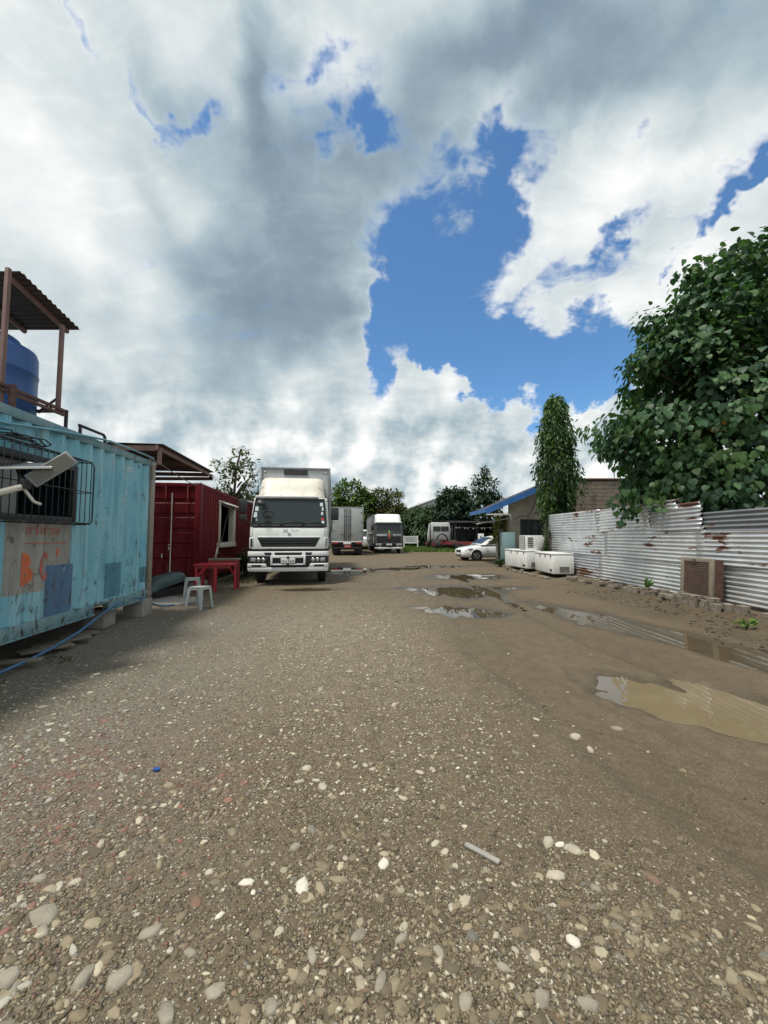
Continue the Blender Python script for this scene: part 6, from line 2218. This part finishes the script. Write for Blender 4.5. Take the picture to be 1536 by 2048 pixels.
# a few leaves turned yellow are part of that crown
Y_ = np.array([(8.2, 9.1, 4.3), (8.45, 9.0, 4.75), (8.0, 9.2, 4.1), (7.6, 9.3, 3.1)])
yl = leaf_mesh('yellow_leaves', HEART, Y_, np.array([(0, -.3, -1.0)] * 4) + .2 * unit(4), np.array([(-.5, -1, .2)] * 4), np.array([.2, .2, .14, .18]), np.array([(.30, .17, .03), (.34, .22, .06), (.20, .13, .03), (.13, .06, .035)]), MAT['leaf'])
tree0 = [o for o in scene.objects if o.name.startswith('broadleaf_tree')][0]
oy = link(bpy.data.objects.new('yellow_leaves', yl), tree0)
oy.location = -Vector(tree0.location)
oy['label'] = 'a few yellowed leaves'

# ---------------------------------------------------------------- weeping column tree
at_ = thing('column_tree', 'tall narrow tree with hanging slender leaves before the block building', 'tree', (7.66, 16.95, 0))
MB().tube([(0, 0, 0), (.03, 0, 1.5), (-.02, .02, 3.5), (.02, 0, 5.5), (.04, 0, 7.5)], [.11, .10, .08, .05, .015], 10).build('trunk', MAT['bark'], at_, smooth=True)
def col_r(z): return np.interp(z, [1.2, 1.9, 2.8, 3.9, 5.2, 6.4, 7.2, 7.75], [.22, .42, .66, .84, .72, .55, .34, .08])
nb = 520
zb_ = 2.0 + 5.7 * rng.random(nb) ** .85
ab = rng.random(nb) * 2 * np.pi
pos, dirs, cols, tw = [], [], [], MB()
for z0_, a_ in zip(zb_, ab):
    rr = col_r(z0_ - .3) * random.choice((.5, .7, .85, 1.0, 1.18)) * (0.85 + .3 * random.random())
    ln = random.uniform(.5, 1.0) * (.5 if z0_ > 7.0 else 1)
    o_ = np.array([math.cos(a_), math.sin(a_), 0])
    tone = np.array(random.choice([(.040, .085, .026), (.055, .110, .030), (.030, .066, .026), (.080, .130, .030), (.045, .080, .030)])) * (1 + .35 * (z0_ > 6.0))
    path = []
    for k in range(9):
        t = k / 8
        p = o_ * rr * min(1, .35 + t * 1.3) + np.array([0, 0, z0_ + .12 * math.sin(t * 3.0) - ln * t ** 1.5])
        path.append(p)
        if k:
            for q in range(3):
                pos.append(p + rng.normal(size=3) * .03)
                dirs.append(o_ * .35 + np.array([0, 0, -1.0]) + rng.normal(size=3) * .38)
                cols.append(tone * random.uniform(.7, 1.35))
# leaders at the top
for k in range(90):
    p = np.array([rng.normal() * .10, rng.normal() * .10, 7.2 + .62 * rng.random()])
    pos.append(p); dirs.append(np.array([rng.normal() * .6, rng.normal() * .6, .3 - .6 * rng.random()])); cols.append(np.array((.07, .12, .03)))
pos, dirs, cols = np.array(pos), np.array(dirs), np.array(cols)
me = leaf_mesh('crown', LANCE, pos, dirs, unit(len(pos)) + np.array([0, 0, .3]), .21 * (0.7 + .6 * rng.random(len(pos))), cols, MAT['leaf'], 1.15)
link(bpy.data.objects.new('crown', me), at_)

# ---------------------------------------------------------------- other trees
leafy_tree('sparse_tree', 'thin leafy tree with visible twigs behind the red container', [(-8.5, 21.5, 0), (-8.45, 21.5, 2.2), (-8.4, 21.4, 3.6), (-8.3, 21.4, 5.2), (-8.05, 21.4, 6.4)], .12,
           [(-8.9, 21.5, 5.3, .9, 1.0, .8), (-8.1, 21.4, 5.6, .8, .9, .8), (-7.4, 21.4, 4.6, .8, .9, .7), (-8.3, 21.5, 3.8, 1.5, 1.1, .9), (-9.4, 21.5, 3.7, .8, .8, .6), (-7.3, 21.5, 3.5, .6, .9, .7), (-8.0, 21.4, 6.3, .25, .3, .3)],
           150, 9, .26, .22, [(.05, .085, .025), (.065, .10, .03), (.085, .11, .035), (.04, .065, .025)], OVAL, 'leaf', droop=.5, shell=.3, ntips=60)
leafy_tree('bush', 'low dense bush beneath the thin tree behind the red container', [(-8.6, 19.6, 0), (-8.55, 19.6, 1.2), (-8.5, 19.6, 2.4)], .08,
           [(-8.6, 19.8, 2.9, 1.8, .8, .6), (-7.4, 19.8, 2.7, .8, .7, .6)], 110, 10, .3, .2, [(.035, .06, .022), (.05, .075, .025)], OVAL, 'leaf', shell=.2, ntips=10)
leafy_tree('shade_tree', 'round bright green tree behind the grey truck', [(-4.6, 53, 0), (-4.55, 53, 2.5), (-4.6, 53, 4.2), (-4.5, 53, 6)], .3,
           [(-4.7, 53, 6.5, 2.7, 2.2, 2.7), (-6.4, 53, 5.2, 1.7, 2, 2.2), (-2.8, 53, 5.6, 1.7, 2, 2.4), (-4.6, 53, 3.6, 3.2, 2.2, 1.8)], 620, 12, .6, .46,
           [(.075, .125, .028), (.09, .15, .035), (.055, .10, .025), (.11, .16, .04)], OVAL, 'leaf_far', shell=.55, flat=.6)
leafy_tree('shade_tree', 'yellow green tree with reddish twigs behind the farthest truck', [(-.2, 54, 0), (-.2, 54, 2.5), (-.1, 54, 4.2), (.2, 54, 6)], .28,
           [(-.6, 54, 6.0, 1.9, 2, 2.2), (1.4, 54, 5.6, 1.6, 2, 2.4), (2.2, 54, 4.2, 1.3, 2, 1.6), (.2, 54, 4.0, 2.4, 2, 1.8)], 480, 12, .55, .42,
           [(.085, .115, .03), (.11, .125, .035), (.06, .085, .025), (.13, .12, .04), (.10, .085, .04)], OVAL, 'leaf_far', shell=.4, flat=.6)
leafy_tree('hanging_tree', 'dark green tree with hanging foliage between the farthest truck and the old cab', [(4.6, 50, 0), (4.6, 50, 1.5), (4.7, 50, 3)], .2,
           [(4.6, 50, 3.5, 2.2, 1.8, 2.0), (3.4, 50, 2.4, 1.3, 1.5, 1.8), (6.2, 50, 3.6, 1.3, 1.6, 2.0), (5.0, 49, 1.6, 2.4, 1.3, 1.5)], 560, 12, .5, .42,
           [(.035, .072, .024), (.045, .085, .028), (.030, .058, .022)], LANCE, 'leaf_far', droop=1.2, shell=.4, width=2.2)
leafy_tree('dense_tree', 'dense dark evergreen tree behind the old white cab', [(8.9, 46.5, 0), (8.85, 46.5, 1.8), (8.8, 46.5, 3.3), (8.6, 46.5, 5.5)], .17,
           [(8.3, 46.5, 5.0, 1.9, 1.7, 2.4), (7.5, 46.5, 5.9, 1.0, 1, 1.4), (9.4, 46.5, 5.7, 1.1, 1, 1.6), (10.1, 46.5, 4.2, 1.1, 1, 1.5), (7.2, 46.5, 3.7, 1.0, 1, 1.4)], 560, 12, .44, .38,
           [(.018, .040, .018), (.026, .052, .022), (.022, .046, .024)], OVAL, 'leaf_far', shell=.45, droop=.8)
leafy_tree('airy_tree', 'tall airy tree with gaps showing the sky left of the blue roof', [(11.3, 43.5, 0), (11.3, 43.5, 2.5), (11.4, 43.5, 5), (11.4, 43.5, 8.2)], .17,
           [(11.4, 43.5, 7.0, 1.5, 1.3, 1.7), (11.5, 43.5, 8.7, .6, .6, .7), (10.4, 43.5, 5.7, 1.0, 1.2, 1.1), (12.5, 43.5, 5.6, 1.0, 1.2, 1.2), (11.2, 43.5, 4.4, 2.0, 1.4, 1.0)], 300, 9, .36, .34,
           [(.022, .048, .020), (.032, .060, .025), (.04, .07, .03)], OVAL, 'leaf_far', shell=.35, droop=.6, ntips=50)
for k, (x, y, h, w, lab) in enumerate(((-3.2, 60, 4.2, 3.6, 'dark hedge bush in the gap between the far trucks'), (2.6, 58, 3.4, 3.0, 'dark hedge bush beside the white board'), (-9.5, 58, 5.0, 4.0, 'hedge bush far behind the near truck'),
                                       (9.3, 56, 4.0, 3.4, 'dark hedge bush behind the red trailer frame'), (13.5, 52, 4.5, 3.6, 'dark hedge bush behind the open shed'), (18, 50, 4.5, 4.0, 'hedge bush hidden behind the block building'))):
    leafy_tree('hedge_bush', lab, [(x, y, 0), (x, y, .8), (x, y, h * .5)], .1, [(x, y, h * .55, w * .55, 1.2, h * .5), (x + w * .25, y, h * .4, w * .35, 1, h * .4)], 120, 10, .55, .42,
               [(.03, .055, .02), (.04, .07, .024), (.025, .045, .02)], OVAL, 'leaf_far', shell=.3, group='hedge along the back of the yard')
# far treeline closing the yard
wood = []
ells = [(-70 + 7.5 * k + rng.normal() * 1.5, 112 + rng.normal() * 5, 2.6 + rng.random() * 1.4, 5.5, 2.5, 3.2 + 1.2 * rng.random()) for k in range(24)]
cen, u_ = in_ellipsoids(2600, ells, .6)
cen = cen[cen[:, 2] > 0.2]
N = len(cen) * 4
ci = np.repeat(np.arange(len(cen)), 4)
pos = cen[ci] + rng.normal(size=(N, 3)) * .6
col = np.array([(.035, .06, .025), (.05, .08, .03), (.03, .05, .025)])[rng.choice(3, len(cen))][ci] * (0.7 + .6 * rng.random((N, 1)))
me = leaf_mesh('far_wood', OVAL, pos, unit(N) + np.array([0, 0, -.3]), unit(N) + np.array([0, 0, .6]), 1.1 * (0.6 + .6 * rng.random(N)), col, MAT['leaf_far'])
o = stuff(link(bpy.data.objects.new('far_wood', me)))
tag(o, 'far-off belt of woodland closing the view', 'woodland')


# ---------------------------------------------------------------- grass and small plants
def grass(name, label, pts, h, pal, w=1.0, lean=.45):
    n = len(pts)
    pos = np.concatenate([pts, ground_z(pts[:, 0], pts[:, 1])[:, None] - .01], 1)
    d = rng.normal(size=(n, 3)) * lean
    d[:, 2] = 1.0
    up = unit(n); up[:, 2] *= .2
    pal = np.array(pal)
    col = pal[rng.choice(len(pal), n)] * (0.7 + .6 * rng.random((n, 1)))
    me = leaf_mesh(name, BLADE, pos, d, up, h * (0.5 + .8 * rng.random(n)), col, MAT['grass'], w)
    o = stuff(link(bpy.data.objects.new(name, me)))
    tag(o, label, 'grass')


def region(n, fx, fy, keep):
    x = fx[0] + (fx[1] - fx[0]) * rng.random(n)
    y = fy[0] + (fy[1] - fy[0]) * rng.random(n)
    k = keep(x, y)
    return np.stack([x[k], y[k]], -1)


GR = [(.075, .135, .022), (.10, .17, .03), (.06, .11, .02), (.13, .19, .045)]
pts = region(30000, (1.2, 12), (35.2, 60), lambda x, y: (y > 36 + 1.6 * fbm(x, y, .5, 3, 81) - .12 * (x - 2)) & ((x > 2.0) | (y > 43)))
grass('field_grass', 'bright green grass at the far end of the yard', pts, .34, GR, 1.6)
pts = region(9000, (-8, 1.0), (43, 62), lambda x, y: y > 43 + 2 * fbm(x, y, .4, 3, 82))
grass('rear_grass', 'rough grass behind the parked trucks', pts, .35, GR, 1.8)
pts = region(2600, (-5.6, -4.0), (12.3, 18.5), lambda x, y: (x < -4.05 - .13 * (y - 12) + .5 * fbm(x, y, 1.2, 3, 83)) & (x > -5.5 - .14 * (y - 11.3)))
grass('edge_grass', 'low grass between the red container and the white truck', pts, .13, [(.045, .075, .02), (.06, .09, .025), (.05, .06, .025)], 1.6, .8)
pts = region(900, (-4.15, -3.7), (3.7, 4.9), lambda x, y: fbm(x, y, 2.5, 3, 84) > .02)
grass('weed_patch', 'small green weeds in the gravel beside the blue hose', pts, .05, [(.05, .085, .025), (.035, .06, .02)], 2.4, 1.2)


def small_plant(name, label, loc, n, spread, h, size, pal, tmpl=OVAL, up=.5, lo=.5):
    t = thing(name, label, 'plant', loc)
    mb = MB()
    st = max(3, n // 8)
    tips = []
    for k in range(st):
        a = random.uniform(0, 6.28); r = spread * random.uniform(.2, 1)
        tip = (r * math.cos(a), r * math.sin(a), h * random.uniform(.45, 1))
        mb.tube([(0, 0, -.02), (tip[0] * .35, tip[1] * .35, tip[2] * .6), tip], [.008, .006, .003], 5)
        tips.append(tip)
    mb.build('stem', MAT['bark'], t, smooth=True)
    tips = np.array(tips)
    ci = rng.integers(0, st, n)
    pos = tips[ci] * (lo + (1 - lo) * rng.random((n, 1))) + rng.normal(size=(n, 3)) * spread * .12
    d = pos / (np.linalg.norm(pos, axis=1, keepdims=True) + 1e-6) + unit(n) * .5 + np.array([0, 0, up - .6])
    col = np.array(pal)[rng.choice(len(pal), n)] * (0.75 + .5 * rng.random((n, 1)))
    me = leaf_mesh('foliage', tmpl, pos, d, unit(n) * .5 + np.array([0, 0, 1]), size * (0.6 + .7 * rng.random(n)), col, MAT['leaf'])
    link(bpy.data.objects.new('foliage', me), t)


small_plant('shrub', 'small dark shrub at the foot of the teal cabinet', (5.62, 18.75, 0), 260, .28, .42, .10, [(.025, .055, .028), (.04, .075, .035)])
small_plant('palm_shrub', 'yellow green feathery shrub behind the teal cabinet', (6.15, 20.6, 0), 300, .42, 2.75, .36, [(.22, .24, .05), (.17, .20, .04), (.12, .15, .035)], LANCE, .2, .78)
small_plant('shrub', 'dark leafy bush squeezed between the red container and the white truck', (-4.95, 13.9, 0), 420, .34, .95, .13, [(.02, .04, .018), (.03, .05, .02)])
small_plant('shrub', 'second dark bush farther along beside the white truck', (-5.25, 15.6, 0), 420, .40, 1.1, .13, [(.02, .04, .018), (.03, .055, .02)])
small_plant('seedling', 'green seedling at the foot of the sheet fence left of the grate', (6.62, 9.75, .10), 46, .13, .30, .085, [(.06, .14, .04), (.09, .18, .05)])
small_plant('weed', 'bright green weed in the mud near the grate', (5.9, 6.35, .02), 60, .14, .12, .07, [(.14, .24, .05), (.10, .20, .04)])
small_plant('weed', 'small green weed at the right edge of the mud', (6.15, 6.05, .04), 34, .10, .10, .06, [(.10, .18, .05), (.08, .15, .04)])
small_plant('creeper', 'leafy creeper at the far end of the sheet fence', (6.82, 16.1, .0), 330, .22, 2.1, .11, [(.03, .065, .022), (.05, .09, .03)])

# ---------------------------------------------------------------- larger stones and litter lying loose
def rock_mesh(seed):
    r_ = np.random.default_rng(seed)
    v, f = SLAB
    j6 = 1 + .55 * (r_.random(6) - .5)                  # broken outline, slanting top
    v = v * np.concatenate([np.tile(j6, 3)[:, None]] * 2 + [np.ones((18, 1))], 1)
    v = v + .10 * (r_.random(v.shape) - .5)
    v[12:, 2] += .22 * v[12:, 0] * (r_.random() - .5) + .22 * v[12:, 1] * (r_.random() - .5)
    v = v * np.array([1.0, .58 + .3 * r_.random(), .34 + .2 * r_.random()])
    return v, f


ROCK_M = {'pale': plain('rock_pale', (.40, .355, .27), 0.9, var=0.18, vscale=14, dirt=0.5, dirt_col=(.19, .155, .11), dscale=12, bump=0.5, bscale=70),
          'grey': plain('rock_grey', (.27, .24, .185), 0.9, var=0.22, vscale=14, dirt=0.5, dirt_col=(.13, .105, .075), dscale=12, bump=0.5, bscale=70),
          'white': plain('rock_white', (.58, .55, .46), 0.9, var=0.15, vscale=14, dirt=0.35, dirt_col=(.30, .24, .15), dscale=14, bump=0.5, bscale=70)}
RM = {}
for tone in ROCK_M:
    RM[tone] = []
    for s in range(4):
        v, f = rock_mesh(100 + s)
        me = raw_mesh('stone', v, f, ROCK_M[tone])
        RM[tone].append(me)


def stones(group, tone, items):
    for i, (x, y, s, rz, label) in enumerate(items):
        o = bpy.data.objects.new('stone', RM[tone][i % 4])
        link(o)
        o.scale = (s, s, s)
        o.location = (x, y, float(ground_z(x, y)) + s * .02)
        o.rotation_euler = (random.uniform(-.15, .15), random.uniform(-.15, .15), rz)
        tag(o, label, 'stone', group)
stones('whitish stones in the foreground', 'white', [(-0.35, 1.73, 0.042, 1.49, 'whitish lumpy stone in the lower foreground, near the centre'), (-0.59, 1.76, 0.03, 3.42, 'whitish lumpy stone in the lower foreground, left of centre, second from the left there'), (0.7, 1.52, 0.033, 2.32, 'whitish lumpy stone in the lower foreground, towards the right, first from the left there'), (-0.65, 1.61, 0.021, 3.79, 'whitish lumpy stone in the lower foreground, left of centre, first from the left there'), (0.0, 1.85, 0.036, 3.93, 'whitish lumpy stone in the middle foreground, near the centre'), (0.85, 1.96, 0.025, 0.41, 'whitish lumpy stone in the middle foreground, towards the right'), (-0.12, 1.42, 0.014, 0.08, 'whitish lumpy stone at the bottom edge, near the centre'), (0.76, 1.45, 0.013, 5.26, 'whitish lumpy stone in the lower foreground, towards the right, second from the left there'), (-0.55, 1.71, 0.015, 1.63, 'whitish lumpy stone in the lower foreground, left of centre, third from the left there')])
stones('pale fragments on the soil', 'pale', [(-0.37, 2.4, 0.041, 1.47, 'pale limestone fragment in the middle foreground, near the centre, second from the left there'), (-0.42, 2.46, 0.026, 6.25, 'pale limestone fragment in the middle foreground, near the centre, first from the left there'), (-0.5, 2.59, 0.041, 2.95, 'pale limestone fragment farther back on the soil, near the centre, first from the left there'), (-0.12, 2.62, 0.028, 5.25, 'pale limestone fragment farther back on the soil, near the centre, second from the left there'), (-0.07, 2.58, 0.024, 2.99, 'pale limestone fragment farther back on the soil, near the centre, third from the left there'), (0.25, 1.97, 0.026, 4.01, 'pale limestone fragment in the middle foreground, right of centre, first from the left there'), (0.29, 1.92, 0.027, 0.95, 'pale limestone fragment in the middle foreground, right of centre, second from the left there'), (0.8, 1.97, 0.046, 3.99, 'pale limestone fragment in the middle foreground, towards the right, first from the left there'), (0.9, 1.94, 0.043, 5.45, 'pale limestone fragment in the middle foreground, towards the right, second from the left there'), (0.76, 1.79, 0.042, 3.29, 'pale limestone fragment in the lower foreground, towards the right'), (0.41, 1.63, 0.015, 4.66, 'pale limestone fragment in the lower foreground, right of centre, third from the left there'), (0.09, 3.5, 0.046, 4.22, 'pale limestone fragment farther back on the soil, near the centre, fourth from the left there'), (1.45, 3.02, 0.052, 0.4, 'pale limestone fragment farther back on the soil, towards the right, first from the left there'), (1.48, 2.86, 0.034, 4.76, 'pale limestone fragment farther back on the soil, towards the right, second from the left there'), (-0.78, 1.81, 0.023, 3.71, 'pale limestone fragment in the lower foreground, left of centre'), (-1.38, 1.97, 0.031, 1.89, 'pale limestone fragment in the middle foreground, far left'), (-1.34, 1.76, 0.027, 0.19, 'pale limestone fragment in the lower foreground, far left, second from the left there'), (-1.39, 1.74, 0.027, 5.44, 'pale limestone fragment in the lower foreground, far left, first from the left there'), (0.32, 1.84, 0.021, 2.97, 'pale limestone fragment in the middle foreground, right of centre, third from the left there'), (0.27, 1.64, 0.021, 4.51, 'pale limestone fragment in the lower foreground, right of centre, first from the left there'), (0.01, 2.13, 0.017, 5.52, 'pale limestone fragment in the middle foreground, near the centre, fifth from the left there'), (-0.02, 1.97, 0.018, 4.48, 'pale limestone fragment in the middle foreground, near the centre, fourth from the left there'), (-0.18, 1.88, 0.019, 5.78, 'pale limestone fragment in the middle foreground, near the centre, third from the left there'), (0.29, 1.73, 0.016, 2.48, 'pale limestone fragment in the lower foreground, right of centre, second from the left there'), (0.56, 1.75, 0.014, 5.03, 'pale limestone fragment in the lower foreground, right of centre, fourth from the left there'), (0.23, 2.54, 0.027, 2.79, 'pale limestone fragment farther back on the soil, near the centre, fifth from the left there'), (0.31, 2.57, 0.024, 5.88, 'pale limestone fragment farther back on the soil, right of centre')])
stones('flat grey stones in the foreground', 'grey', [(-1.34, 1.62, 0.062, 5.52, 'dusty flat grey stone in the lower foreground, far left, third from the left there'), (-0.89, 1.55, 0.04, 0.61, 'dusty flat grey stone in the lower foreground, left of centre, first from the left there'), (-0.89, 1.4, 0.053, 0.85, 'dusty flat grey stone at the bottom edge, far left, third from the left there'), (-1.02, 1.41, 0.045, 1.36, 'dusty flat grey stone at the bottom edge, far left, second from the left there'), (-1.51, 1.78, 0.034, 6.06, 'dusty flat grey stone in the lower foreground, far left, first from the left there'), (-1.29, 1.55, 0.03, 2.74, 'dusty flat grey stone in the lower foreground, far left, second from the left there'), (-0.43, 1.95, 0.033, 3.94, 'dusty flat grey stone in the middle foreground, left of centre'), (-0.26, 1.47, 0.032, 1.89, 'dusty flat grey stone in the lower foreground, near the centre, first from the left there'), (-0.55, 1.36, 0.035, 3.19, 'dusty flat grey stone at the bottom edge, left of centre, second from the left there'), (-0.68, 1.3, 0.041, 2.42, 'dusty flat grey stone at the bottom edge, left of centre, first from the left there'), (-0.36, 1.32, 0.033, 2.2, 'dusty flat grey stone at the bottom edge, left of centre, third from the left there'), (0.06, 1.52, 0.029, 3.67, 'dusty flat grey stone in the lower foreground, near the centre, third from the left there'), (-0.09, 1.54, 0.034, 3.67, 'dusty flat grey stone in the lower foreground, near the centre, second from the left there'), (0.2, 1.48, 0.028, 5.68, 'dusty flat grey stone in the lower foreground, right of centre, first from the left there'), (0.51, 1.34, 0.037, 4.28, 'dusty flat grey stone at the bottom edge, towards the right, first from the left there'), (0.42, 1.43, 0.027, 5.83, 'dusty flat grey stone in the lower foreground, right of centre, second from the left there'), (1.85, 3.17, 0.046, 5.38, 'dusty flat grey stone farther back on the soil, towards the right'), (0.65, 1.33, 0.034, 6.22, 'dusty flat grey stone at the bottom edge, towards the right, second from the left there'), (0.26, 1.33, 0.034, 4.22, 'dusty flat grey stone at the bottom edge, right of centre'), (-0.01, 1.39, 0.035, 1.02, 'dusty flat grey stone at the bottom edge, near the centre'), (-1.28, 1.41, 0.045, 5.4, 'dusty flat grey stone at the bottom edge, far left, first from the left there'), (-0.7, 1.48, 0.025, 6.06, 'dusty flat grey stone in the lower foreground, left of centre, second from the left there'), (0.9, 1.73, 0.027, 5.68, 'dusty flat grey stone in the lower foreground, towards the right'), (-0.26, 1.94, 0.023, 3.57, 'dusty flat grey stone in the middle foreground, near the centre'), (-0.62, 3.85, 0.046, 4.48, 'dusty flat grey stone farther back on the soil, near the centre'), (-1.07, 3.42, 0.032, 1.33, 'dusty flat grey stone farther back on the soil, left of centre')])

o = MB().box(-.085, .085, -.013, .013, 0, .012).build('wood_splinter', MAT['concrete'], None, bevel=.003)
o.location = (.46, 1.90, float(ground_z(.46, 1.90)) + .004); o.rotation_euler = (0, 0, R(-38))
tag(o, 'flat pale stick of broken board on the brown soil in front', 'splinter')
o = MB().prism([(-.02, -.012), (.018, -.014), (.022, .008), (-.004, .018), (-.02, .01)], 'z', 0, .008).build('plastic_scrap', plain('scrap_blue', (.02, .08, .32), 0.4), None)
o.location = (-1.45, 2.55, float(ground_z(-1.45, 2.55)) + .008)
tag(o, 'tiny bright blue plastic scrap in the left gravel', 'scrap')
# dark clods and dead leaves in the wet strip before the fence
n = 1500
x = 4.6 + 2.2 * rng.random(n); y = 4.6 + 7.5 * rng.random(n)
k = (x > 5.0 + .35 * np.sin(y)) & (x < 6.7) & (rng.random(n) < np.clip(1.4 - np.abs(y - 6.6) / 3.2, .12, 1))
x, y = x[k], y[k]
col = np.array([(.035, .027, .02), (.06, .045, .03), (.09, .065, .04), (.02, .018, .016), (.16, .10, .05)])[rng.choice(5, len(x), p=[.3, .3, .2, .15, .05])]
v, f, c = scatter_mesh(ico_template(0), np.stack([x, y, ground_z(x, y)], -1), .008 + .035 * rng.random(len(x)) ** 2, .45, col, .4)
o = stuff(link(bpy.data.objects.new('mud_clods', raw_mesh('mud_clods', v, f, MAT['stone'], c))))
tag(o, 'dark clods and rotting leaves in the mud before the fence', 'mud')
